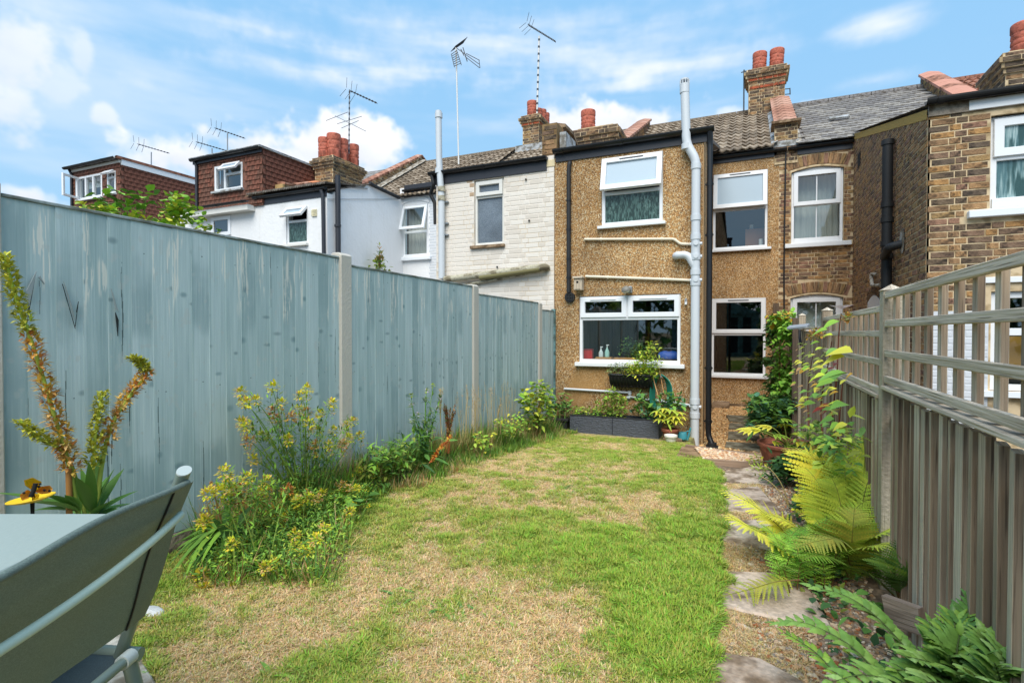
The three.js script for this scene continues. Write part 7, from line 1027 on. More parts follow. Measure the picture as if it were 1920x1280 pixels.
// terracotta pot with a yellow-green palmate plant
{
  const c = pG(1466, 884); const T = thing('terracotta_planter', 'big terracotta planter beside the gravel strip', 'planter', c), top = pD(1450, 822, 5.3), rt = .25, y0 = groundY(c.x, c.z), y1 = y0 + .30; const cx = c.x + .04, cz = c.z + .12;
  part(T, 'pot', lathe([[rt * .70, 0], [rt * .95, (y1 - y0) * .9], [rt * 1.02, (y1 - y0) * .9], [rt * 1.02, y1 - y0], [rt * .93, y1 - y0], [rt * .9, (y1 - y0) * .8], [0, (y1 - y0) * .8]], 28), M.terracotta, V(cx, y0, cz));
  part(T, 'soil', new THREE.CircleGeometry(rt * .9, 20).rotateX(-Math.PI / 2), std(0x3a2c20, .95), V(cx, y0 + (y1 - y0) * .82, cz));
  const dpot = -V(cx, y1, cz).applyMatrix4(camera.matrixWorldInverse).z; const P = thing('palmate_plant', 'yellow-green plant with jagged palmate leaves growing in the terracotta planter', 'plant', [cx, y1, cz]), r = rng(1521), cols = [lin(0xd8d23c), lin(0xc4cf44), lin(0xe0d850), lin(0x9dbb3c)];
  const lg = (c, L) => { const a = new Acc(); for (let k = 0; k < 7; k++) { const an = (k - 3) * .42, d = V(Math.cos(an), .05, Math.sin(an)); a.leaf(V(0, 0, 0), d.normalize(), d.clone().cross(V(0, 1, 0)).normalize(), L * (1 - .12 * Math.abs(k - 3)), L * .34, jit(c, .1, r), { n: 5, bend: L * .25, fold: .15, prof: s => Math.sin(Math.PI * Math.pow(s, .8)) * (1 + .25 * Math.sin(s * 30)) }); } return a.geo(); };
  for (const [x, y, L, k] of [[1425, 806, .17, 0], [1445, 800, .16, 2], [1470, 796, .15, 1], [1490, 815, .15, 1], [1408, 806, .14, 2], [1455, 815, .14, 3], [1500, 830, .16, 0], [1520, 845, .17, 1], [1480, 835, .14, 3], [1450, 828, .10, 0], [1545, 840, .16, 2], [1468, 785, .13, 3]]) { const p = pD(x, y, dpot - .12 + .2 * r()), a = r() * 6.283; const m = part(P, 'leaf', lg(cols[k], L), M.leaf, p, [(r() - .5) * .5, x < 1450 ? Math.PI + (r() - .5) : (r() - .5) * 2, (r() - .5) * .5]); const s = new Acc(); s.tube(bez(V(cx, y1 - .03, cz), V(cx, y1 + .1, cz).lerp(p, .5), p, 6), .006, .004, C.olive, 4); addAcc(P, 'leaf_stalk', s, M.stem); }
}
// climbers and shrubs along the right fence
{
  const leafCards = (cols, n, L, W, seed) => { const r = rng(seed); return Array.from({ length: n }, () => { const a = new Acc(); a.leaf(V(0, 0, 0), V(1, 0, 0), V(0, 0, 1), L, W, jit(pick(cols, r), .15, r), { n: 6, bend: L * .18, fold: .16, prof: s => Math.sin(Math.PI * Math.pow(s, .6)) }); return a.geo(); }); };
  const T = thing('climber', 'large-leaved climber with green, yellow and reddish leaves on the second timber post', 'climbing plant', V(RX - .05, -.15, -5)), r = rng(1531);
  const gs = [leafCards([C.lime, C.yellow, lin(0xb9c93c)], 3, .14, .11, 1), leafCards([C.bright, C.green], 3, .15, .12, 2), leafCards([C.olive, C.tan, C.gold], 3, .12, .09, 3), leafCards([C.red, C.rust, lin(0x6e2f26)], 3, .11, .08, 4), leafCards([C.lime, C.olive], 3, .08, .05, 5)];
  const put = (x, y, dx, k, s = 1, out = -1) => { const p = pX(x, y, RX + dx); const d = V(out * (.5 + r()), -.25 + .5 * (r() - .5), (r() - .5) * 1.6 + .3).normalize(), up = V((r() - .5) * .7 - .4, 1, .5 * r()).normalize(), zz = d.clone().cross(up).normalize(), yy = zz.clone().cross(d); const m = part(T, 'leaf', gs[k][Math.floor(r() * 3)], M.leaf, p); m.quaternion.setFromRotationMatrix(new THREE.Matrix4().makeBasis(d, yy, zz)); m.scale.setScalar(s * .62 * (.8 + .4 * r())); };
  for (const [x, y, k, s] of [[1575, 602, 1, 1], [1552, 618, 1, .9], [1562, 628, 0, .7], [1590, 650, 0, .9], [1600, 660, 0, 1.2], [1585, 668, 0, 1.2], [1578, 655, 1, .8], [1545, 690, 0, 1], [1558, 690, 1, .9], [1590, 700, 1, 1.2], [1575, 700, 1, 1.1], [1565, 712, 1, 1], [1590, 712, 0, .7], [1538, 705, 0, .8], [1560, 725, 2, 1], [1545, 728, 2, 1], [1570, 728, 0, .8], [1520, 745, 0, 1.1], [1535, 740, 1, .8], [1530, 755, 1, 1], [1580, 755, 0, .9], [1590, 758, 1, .8], [1555, 755, 3, .9], [1545, 765, 3, 1], [1560, 765, 3, 1], [1540, 745, 3, .7], [1565, 785, 1, 1], [1580, 795, 1, .9], [1590, 795, 0, .9], [1570, 775, 0, .9], [1525, 785, 1, .8], [1540, 800, 1, .9], [1515, 800, 1, .7], [1550, 820, 1, 1], [1565, 830, 1, 1], [1560, 845, 1, .9], [1545, 850, 0, .8], [1565, 690, 3, .6], [1572, 680, 3, .7], [1600, 700, 2, .6], [1535, 720, 2, .8], [1520, 690, 0, .6], [1505, 680, 0, .7], [1580, 815, 0, .7]]) put(x, y, -.08 - .08 * r(), k, s);
  for (let i = 0; i < 150; i++) { const y = 640 + 210 * r(), x = 1488 + 90 * r() * (y < 700 ? .8 : 1); put(x, y, -.02 - .2 * r(), pick([4, 4, 4, 0, 1, 2, 2, 4], r), .7); }
  const st = new Acc(); for (const pl of [[[1560, 860], [1562, 780], [1570, 700], [1574, 620], [1578, 588]], [[1545, 850], [1540, 760], [1552, 690], [1560, 640]], [[1570, 850], [1575, 780], [1580, 720]], [[1520, 840], [1515, 740], [1525, 660]]]) st.tube(smooth(pl.map(([x, y]) => pX(x, y, RX - .05)), 20), .006, .003, lin(0x7a3f2c), 5); addAcc(T, 'stem', st, M.stem);
  const fl = new Acc(); for (const [x, y] of [[1523, 625], [1532, 622], [1540, 628], [1528, 632], [1518, 633], [1590, 597]]) puff(fl, pX(x, y, RX - .06), .02, 40, .03, [C.gold, C.tan, C.olive], r); addAcc(T, 'seed_head', fl, M.petal);
  const wf = new Acc(); for (let k = 0; k < 6; k++) { const d = V(Math.cos(k * 1.05) * .8, .3, Math.sin(k * 1.05)).normalize(); wf.leaf(pX(1578, 579, RX - .05), d, perp(d), .07, .04, lin(0xe6d5e2), { n: 3 }); } addAcc(T, 'flower', wf, M.petal);
  // creeper hanging over the far fence
  weed('creeper', 'dense green creeper hanging over the far end of the fence by the window', pX(1465, 790, .45), (o, q) => {
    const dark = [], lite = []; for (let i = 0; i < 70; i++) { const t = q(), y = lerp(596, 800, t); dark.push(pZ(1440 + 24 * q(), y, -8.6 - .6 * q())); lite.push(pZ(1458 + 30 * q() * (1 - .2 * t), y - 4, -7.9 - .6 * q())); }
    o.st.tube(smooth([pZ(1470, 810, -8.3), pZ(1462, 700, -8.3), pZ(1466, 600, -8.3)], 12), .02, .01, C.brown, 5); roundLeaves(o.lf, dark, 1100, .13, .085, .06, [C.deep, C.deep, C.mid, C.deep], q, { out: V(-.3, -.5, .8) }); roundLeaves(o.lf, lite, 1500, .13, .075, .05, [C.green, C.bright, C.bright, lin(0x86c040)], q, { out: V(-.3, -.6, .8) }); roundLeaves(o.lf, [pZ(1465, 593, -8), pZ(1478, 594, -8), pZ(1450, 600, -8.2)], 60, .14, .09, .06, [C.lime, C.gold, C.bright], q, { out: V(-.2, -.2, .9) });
  }, 1541, 'climbing plant');
  weed('leafy_shrub', 'low dark green leafy shrub at the foot of the creeper', pZ(1440, 800, -8.4), (o, q) => { const pts = []; for (let i = 0; i < 40; i++) { const x = 1412 + 74 * q(), y = lerp(745 + Math.abs(x - 1455) * .25, 800, q()); pts.push(pZ(x, y, -7.4 - .9 * q())); } for (let i = 0; i < 8; i++) o.st.tube(bez(pZ(1450, 815, -8), pZ(1448, 780, -8), pts[i], 6), .008, .004, C.brown, 4); roundLeaves(o.lf, pts, 900, .2, .12, .06, [C.mid, C.green, C.deep, C.blueg], q); }, 1542, 'shrub');
  weed('dark_shrub', 'small dark glossy shrub in front of the terracotta planter', pG(1475, 905), (o, q) => { const pts = []; for (let i = 0; i < 26; i++) pts.push(pD(1448 + 58 * q(), 860 + 36 * q(), 4.1 + .3 * q())); for (let i = 0; i < 6; i++) o.st.tube(bez(pG(1478, 910), pG(1478, 890).add(V(0, .1, 0)), pts[i], 6), .006, .003, C.brown, 4); roundLeaves(o.lf, pts, 380, .1, .08, .035, [C.deep, C.dark, C.mid], q); }, 1543, 'shrub');
  weed('yellow_weed', 'yellow-green weed growing at the corner of the gravel strip', pG(1440, 885), (o, q) => { const pts = [[1425, 872], [1440, 878], [1450, 886], [1418, 868], [1430, 890], [1455, 895], [1440, 866], [1420, 884]].map(([x, y]) => { const g = pG(x, y + 8); g.y += .05; return g; }); roundLeaves(o.lf, pts, 160, .14, .05, .022, [C.lime, C.yellow, C.olive], q); }, 1544);
  weed('bed_plants', 'mixed green undergrowth filling the bed between climber and fern', pG(1560, 900), (o, q) => { const pts = []; for (let i = 0; i < 50; i++) { const x = 1500 + 90 * q(), y = 800 + 90 * q(); pts.push(pX(x, y, RX - .05 - .15 * q())); } roundLeaves(o.lf, pts, 380, .14, .055, .032, [C.green, C.lime, C.olive, C.mid], q); }, 1545, 'undergrowth');
  weed('ground_ivy', 'dark small-leaved ground cover under the ferns along the fence', V(.4, -.02, -2.4), (o, q) => { const pts = []; for (let i = 0; i < 120; i++) { const t = 1.5 + 3 * q(), x = .28 + .24 * q(); pts.push(V(x, groundY(x, -t) + .05 * q(), -t)); } roundLeaves(o.lf, pts, 900, .12, .05, .03, [C.deep, C.mid, C.dark, C.olive], q); }, 1546, 'ground cover');
}

// ---------------------------------------------------------------- planters, pots and fittings at the house
{
  // two stone-effect planters end to end
  const c = [[1067, 777], [1148, 783], [1237, 791]].map(([x, y], i) => pZ(x, y, FZ + .47)), y1 = (c[0].y + c[2].y) / 2, xs = [pZ(1068, 790, FZ + .47).x, pZ(1148, 795, FZ + .47).x, pZ(1236, 800, FZ + .47).x];
  for (let i = 0; i < 2; i++) { const x0 = xs[i] + .003, x1 = xs[i + 1] - .003, T = thing('trough_planter', `dark grey stone-effect trough planter, ${i ? 'right one next to the terracotta pot' : 'left one next to the black plastic trough'}`, 'planter', [(x0 + x1) / 2, LOW, FZ + .3], 'two grey trough planters'), y = y1, z0 = FZ + .12, z1 = FZ + .47; part(T, 'trough', merge([box(x0, x1, LOW, y, z1 - .03, z1, { r: .006 }), box(x0, x1, LOW, y, z0, z0 + .03), box(x0, x0 + .03, LOW, y - .001, z0 + .03, z1 - .03), box(x1 - .03, x1, LOW, y - .001, z0 + .03, z1 - .03)]), M.planter); part(T, 'rim', box(x0 + .001, x1 - .001, y, y + .012, z1 - .045, z1 + .004, { r: .003 }), M.blackMatt); part(T, 'soil', box(x0 + .03, x1 - .03, y - .1, y - .06, z0 + .03, z1 - .03), std(0x33271d, .95)); }
  const P = (x, y, dz = .3) => pZ(x, y, FZ + dz);
  weed('herb', 'bushy light green herb growing in the left grey trough', P(1130, 775), (o, r) => { const pts = [[1110, 772], [1125, 760], [1140, 748], [1150, 745], [1160, 760], [1150, 772], [1165, 775], [1100, 776], [1135, 770], [1158, 748], [1170, 752], [1148, 738], [1090, 775], [1080, 772], [1120, 778]].map(([x, y]) => P(x, y)); for (const p of pts) o.st.tube(bez(V(p.x * .7 + P(1135, 780).x * .3, y1 - .07, FZ + .3), p.clone().add(V(0, -.05, 0)), p, 6), .004, .002, C.green, 4); roundLeaves(o.lf, pts, 900, .15, .055, .03, [C.lime, C.bright, C.green, C.olive], r); }, 1601, 'herb');
  weed('blue_green_herb', 'blue-green leafy vegetable growing in the right grey trough', P(1215, 765), (o, r) => { const pts = [[1200, 755], [1210, 765], [1225, 770], [1215, 780], [1235, 760], [1245, 745], [1205, 745], [1195, 770], [1240, 775], [1255, 758], [1280, 765], [1265, 745]].map(([x, y]) => P(x, y)); for (const p of pts) o.st.tube(bez(V(P(1220, 780).x, y1 - .07, FZ + .3), p.clone().add(V(0, -.06, 0)), p, 6), .005, .002, C.blueg, 4); roundLeaves(o.lf, pts, 330, .14, .09, .05, [C.blueg, C.mid, C.green], r); }, 1602, 'vegetable');
  // black trough by the fence
  { const a = P(1019, 784, .42), b = P(1066, 788, .42), T = thing('plastic_trough', 'black plastic trough in the corner by the fence', 'planter', [(a.x + b.x) / 2, LOW, FZ + .3]); part(T, 'trough', merge([box(a.x + .02, b.x - .03, LOW, a.y - .03, FZ + .17, FZ + .40, { r: .01 }), box(a.x, b.x - .01, a.y - .03, a.y + .01, FZ + .15, FZ + .42, { r: .01 })]), M.blackMatt);
    weed('trough_plants', 'dark green seedlings growing in the black plastic trough', V((a.x + b.x) / 2, a.y, FZ + .3), (o, r) => { const pts = []; for (let i = 0; i < 16; i++) pts.push(V(lerp(a.x + .04, b.x - .04, r()), a.y + .08 + .16 * r(), FZ + .2 + .18 * r())); pts.push(P(1055, 742, .15), P(1058, 755, .2)); for (const p of pts) o.st.tube(bez(V(p.x, a.y, p.z), V(p.x, a.y + .05, p.z), p, 5), .004, .002, C.green, 4); roundLeaves(o.lf, pts, 200, .1, .08, .035, [C.mid, C.deep, C.green], r); }, 1603); }
  // hay-rack trough under the kitchen window
  { const x0 = P(1139, 705, .2).x, x1 = P(1227, 712, .2).x, yt = P(1180, 703, .2).y, yb = P(1180, 728, .2).y, prof = []; for (let i = 0; i <= 8; i++) { const a = i / 8 * Math.PI / 2; prof.push([.02 + .2 * Math.cos(a) * 1, -Math.sin(a) * (yt - yb)]); } const T = thing('window_trough', 'black ribbed trough hung on the wall under the kitchen window', 'planter', [(x0 + x1) / 2, yb, FZ]);
    const rot = g => { g.rotateY(-Math.PI / 2); return g; }; const shell = slab([[0, 0], ...prof, [0, -(yt - yb)]], [], x1 - x0 - .1, { bevel: .015 }); shell.rotateY(-Math.PI / 2); shell.translate(x1 - .05, yt, FZ + .005); part(T, 'shell', uvM(shell), M.blackMatt);
    const n = 13; for (let i = 0; i < n; i++) { const x = lerp(x0 + .04, x1 - .04, i / (n - 1)); part(T, 'rib', sweep([V(x, yt + .005, FZ + .225), ...prof.map(p => V(x, yt + p[1], FZ + .012 + p[0]))], () => .010, 6), M.black); }
    part(T, 'rim', pipe([V(x0 + .02, yt, FZ + .02), V(x0 + .02, yt, FZ + .23), V(x1 - .02, yt, FZ + .23), V(x1 - .02, yt, FZ + .02)], .014, .05, 8), M.black);
    weed('sage', 'grey-green herb in the left half of the window trough', V(lerp(x0, x1, .25), yt, FZ + .15), (o, r) => { const pts = [[1148, 692], [1158, 688], [1168, 690], [1150, 698], [1165, 698], [1175, 694]].map(([x, y]) => P(x, y, .17)); roundLeaves(o.lf, pts, 330, .14, .05, .014, [lin(0x8fa06a), C.olive, lin(0x75895a)], r); }, 1604, 'herb');
    weed('marjoram', 'bright lime-green herb spilling from the window trough', V(lerp(x0, x1, .7), yt, FZ + .15), (o, r) => { const pts = [[1190, 692], [1200, 680], [1212, 675], [1220, 690], [1205, 698], [1195, 700], [1215, 700], [1185, 685], [1205, 668], [1222, 660], [1225, 650], [1228, 700], [1232, 680], [1180, 696], [1198, 690]].map(([x, y]) => P(x, y, .2)); for (const p of pts) o.st.tube(bez(V(p.x, yt - .02, FZ + .14), p.clone().add(V(0, -.05, 0)), p, 5), .004, .002, C.green, 4); roundLeaves(o.lf, pts, 640, .15, .055, .03, [C.lime, C.yellow, C.bright, C.lime], r); }, 1605, 'herb'); }
  // hose on the wall
  { const T = thing('garden_hose', 'coiled green garden hose hanging on the wall beside the soil pipe', 'hose', P(1240, 750, .05)), r = rng(1611); for (let i = 0; i < 8; i++) { const w = 12 + i * 1.3, z = .04 + .012 * i, pts = [[1240 - w * .9, 757], [1240 - w, 740], [1240 - w * .75, 715], [1240, 704 - (i % 3)], [1240 + w * .75, 716], [1240 + w, 740], [1240 + w * .95, 758], [1240 + w * .4, 764 + i % 3 * 2], [1240 - w * .5, 764]].map(([x, y]) => P(x, y, z)); part(T, 'coil', sweep(new THREE.CatmullRomCurve3(pts, true).getPoints(50), () => .0085, 7, false), std(i % 2 ? 0x1c7a66 : 0x17695a, .45)); } part(T, 'hook', cyl(P(1240, 706, 0), P(1240, 706, .2), .012, 8), M.metal);
    const cn = thing('bamboo_cane', 'pair of thin canes leaning on the wall by the hose', 'cane', P(1235, 765, .2)); part(cn, 'cane', cyl(P(1224, 705, .15), P(1241, 768, .3), .007, 6), std(0xb98f5c, .6)); part(cn, 'cane', cyl(P(1236, 690, .1), P(1250, 766, .3), .006, 6), std(0xb08450, .6)); }
  // pots right of the planters
  { const b = pZ(1257, 800, FZ + .55), T = thing('terracotta_pot', 'terracotta pot standing on a small white pot by the trough planter', 'pot', [b.x, LOW, b.z]), y = pZ(1257, 820, FZ + .55).y, yt = pZ(1257, 803, FZ + .55).y, h = yt - y; part(T, 'pot', lathe([[.08, 0], [.098, h * .7], [.112, h * .7], [.112, h], [.1, h], [.095, h * .8], [0, h * .8]], 20), M.terracotta, V(b.x, y, b.z));
    const w = pZ(1258, 831, FZ + .74), hw = pZ(1258, 815, FZ + .74).y - w.y, W = thing('white_pot', 'small weathered white pot under the terracotta pot', 'pot', [w.x, LOW, w.z]); part(W, 'pot', lathe([[.055, 0], [.072, hw * .75], [.082, hw * .75], [.082, hw], [.07, hw], [.068, hw * .8], [0, hw * .8]], 18), std(0xe3ddd0, .8), V(w.x, w.y, w.z));
    const L = thing('plinth_stone', 'rough block carrying the pots at the end of the lawn', 'stone', [w.x, LOW, w.z]); part(L, 'block', merge([box(w.x - .11, w.x + .17, LOW, w.y, w.z - .12, w.z + .1, { r: .02 }), box(w.x - .12, w.x + .12, LOW, y - .001, w.z - .32, w.z - .125, { r: .02 })]), M.stoneBlock);
    weed('yellow_leaved_plant', 'plant with bright yellow palmate leaves in the terracotta pot', V(b.x, yt, b.z), (o, r) => { const pts = [[1233, 770], [1245, 765], [1258, 768], [1272, 772], [1265, 780], [1248, 778], [1238, 785], [1270, 788], [1255, 785], [1262, 775], [1240, 775], [1276, 780]].map(([x, y]) => pZ(x, y, FZ + .5 + .12 * r())); for (const p of pts) { o.st.tube(bez(V(b.x, yt, b.z), V(b.x, yt + .06, b.z).lerp(p, .5), p, 6), .006, .003, C.olive, 4); for (let k = 0; k < 8; k++) { const an = k * .8, d = V(Math.cos(an), -.15, Math.sin(an)).normalize(); o.lf.leaf(p, d, d.clone().cross(V(0, 1, 0)).normalize(), .10 + .03 * r(), .035, jit(pick([C.yellow, lin(0xe0d84a), C.lime], r), .12, r), { n: 4, bend: .03 }); } } roundLeaves(o.lf, [V(b.x, yt + .1, b.z)], 40, .16, .09, .03, [C.bright, C.green, C.lime], r); }, 1612); }
  { const p = pZ(1280, 822, FZ + .5), T = thing('watering_can', 'small blue-green plastic watering can by the soil pipe', 'watering can', [p.x, p.y - .06, p.z]), m = std(0x3f8f9a, .45); const y = pZ(1280, 824, FZ + .5).y; part(T, 'body', lathe([[0, 0], [.055, 0], [.06, .02], [.055, .09], [.04, .1], [0, .1]], 16), m, V(p.x, y, p.z)); part(T, 'spout', sweep([V(p.x - .04, y + .03, p.z), V(p.x - .09, y + .08, p.z), V(p.x - .13, y + .11, p.z)], t => .018 - .008 * t, 8), m); part(T, 'handle', sweep(bez(V(p.x + .03, y + .09, p.z), V(p.x + .12, y + .17, p.z), V(p.x + .07, y + .015, p.z), 10), () => .009, 6), m); part(T, 'neck', cyl(V(p.x + .06, y, p.z), V(p.x + .10, y + .16, p.z), .012, 8), m); }
  // bird box, lamp, sensor
  { const [x0, x1, y0, y1] = rectZ(1076, 518, 1091, 543.5, FZ + .12), T = thing('bird_box', 'grey wooden bird box on the wall left of the kitchen window', 'bird box', [(x0 + x1) / 2, y0, FZ]), cx = (x0 + x1) / 2; part(T, 'box', box(x0, x1, y0, y1 - .03, FZ + .004, FZ + .12, { r: .004 }), M.greyV[0]); part(T, 'front_board', box(x0 + .012, x1 - .022, y0 + .012, y1 - .05, FZ + .12, FZ + .13, { r: .002 }), M.greyV[1]); part(T, 'lid', box(x0 - .012, x1 + .012, y1 - .028, y1, FZ, FZ + .15, { r: .004 }), M.greyH[0]); part(T, 'hole', cyl(V(cx - .004, y1 - .085, FZ + .12), V(cx - .004, y1 - .085, FZ + .132), .017, 14), M.dark); }
  { const c = pZ(1174, 544.5, FZ + .1), T = thing('wall_lamp', 'small round bulkhead lamp above the kitchen window', 'lamp', [c.x, c.y, FZ]); part(T, 'back_plate', box(c.x + .0, c.x + .075, c.y - .03, c.y + .065, FZ, FZ + .06, { r: .01 }), M.metal); const sp = new THREE.SphereGeometry(.068, 20, 12, 0, 6.283, 0, Math.PI / 2); part(T, 'shade', sp, std(0x77746c, .5), V(c.x, c.y, FZ + .09), [.35, 0, .25]); part(T, 'lens', new THREE.SphereGeometry(.058, 18, 10, 0, 6.283, Math.PI / 2, Math.PI / 2).scale(1, .55, 1), std(0xd8d2b8, .25), V(c.x, c.y, FZ + .09), [.35, 0, .25]); }
  { const [x0, x1, y0, y1] = rectZ(1284, 560.5, 1288.5, 571, FZ + .04), T = thing('thermometer', 'small white sensor box on the wall right of the kitchen window', 'sensor', [x0, y0, FZ]); part(T, 'body', box(x0, x1, y0, y1, FZ, FZ + .04, { r: .006 }), M.upvc); part(T, 'cover', box(x0 + .004, x1 - .004, y1 - .03, y1 + .012, FZ, FZ + .05, { r: .006 }), M.mastGrey); }
  // things on the kitchen sill
  { const k = H.kitchen, y = k.y0 + .047, z = FZ - .17, X = px => pZ(px, 660, z).x, yy = py => pZ(1100, py, z).y;
    const T = thing('red_tin', 'red tin behind the kitchen window, at its left end', 'tin', [X(1103), y, z]); part(T, 'tin', box(X(1095), X(1111), y, yy(657), z - .06, z + .02, { r: .006 }), std(0xc02a30, .4)); part(T, 'lid', box(X(1094.5), X(1111.5), yy(657), yy(654), z - .062, z + .022, { r: .004 }), std(0x8e2027, .4));
    for (const [px, h, c, w] of [[1127, .17, 0xcfd6d8, 'shorter bottle next to the red tin'], [1138.5, .20, 0xa8cfc6, 'taller bottle, farther from the red tin']]) { const B = thing('soap_bottle', `clear soap bottle on the kitchen sill, ${w}`, 'bottle', [X(px), y, z], 'soap bottles on the kitchen sill'), s = h / .2; part(B, 'bottle', lathe([[0, 0], [.034, 0], [.036, .02], [.036, .09 * s], [.02, .125 * s], [.013, .135 * s], [.013, .155 * s], [0, .155 * s]], 16), std(c, .25), V(X(px), y + .02, z)); part(B, 'pump', merge([cyl(V(0, .15 * s, 0), V(0, .19 * s, 0), .007, 8), cyl(V(-.012, .19 * s, 0), V(.03, .19 * s, 0), .007, 8)]), M.upvc, V(X(px), y + .02, z)); }
    const W = thing('wooden_tray', 'long wooden tray on the kitchen sill', 'tray', [X(1150), y, z]); part(W, 'tray', merge([box(X(1118), X(1148), y - .001, y + .028, z - .08, z + .05, { r: .004 }), box(X(1152), X(1190), y - .001, y + .026, z - .08, z + .05, { r: .004 })]), std(0xb98650, .6));
    const Bg = thing('blue_bag', 'blue bag lying inside the kitchen window at the right', 'bag', [X(1252), y, z - .1]), bg = new THREE.SphereGeometry(1, 18, 10), p = bg.attributes.position; for (let i = 0; i < p.count; i++) { const h = .85 + .3 * fbm(p.getX(i) * .2 + .5, p.getY(i) * .2 + p.getZ(i) * .13 + .5, 8, 8, 3, 9); p.setXYZ(i, p.getX(i) * .16 * h, Math.max(-.04, (p.getY(i) * .075 + .03 * Math.abs(p.getX(i)) * p.getY(i)) * h), p.getZ(i) * .06 * h); } bg.computeVertexNormals(); part(Bg, 'bag', bg, std(0x2457b8, .5), V(X(1253), y + .05, z - .08));
    weed('sill_plant', 'leafy pot plant standing inside the kitchen window', V(X(1185), y, z - .05), (o, r) => { const pts = []; for (let i = 0; i < 24; i++) pts.push(V(X(1165 + 45 * r()), y + .05 + .25 * r(), z - .1 * r())); for (const q of pts) o.st.tube(bez(V(X(1188), y, z - .05), V(X(1188), y + .1, z - .05), q, 5), .003, .002, C.deep, 4); roundLeaves(o.lf, pts, 240, .12, .07, .03, [C.mid, C.deep, C.green], r); }, 1621, 'house plant'); }
  { const p = pX(1503, 612, RX - .03), T = thing('solar_light', 'small solar garden light with a tilted grey panel clipped to a post', 'solar light', p); const d = p.distanceTo(camera.position); const q = (x, y) => pX(x, y, RX - .03); part(T, 'panel', (() => { const a = q(1480, 614), b = q(1511, 606); const g = box(-.10, .10, -.012, .012, -.06, .06, { r: .005 }); return g; })(), std(0x8d949c, .35), p.clone().add(V(-.03, .0, .0)), [.25, -.3, .18]); part(T, 'arm', sweep([q(1500, 618), q(1500, 632), q(1502, 646)], () => .014, 8), M.blackMatt); }
}
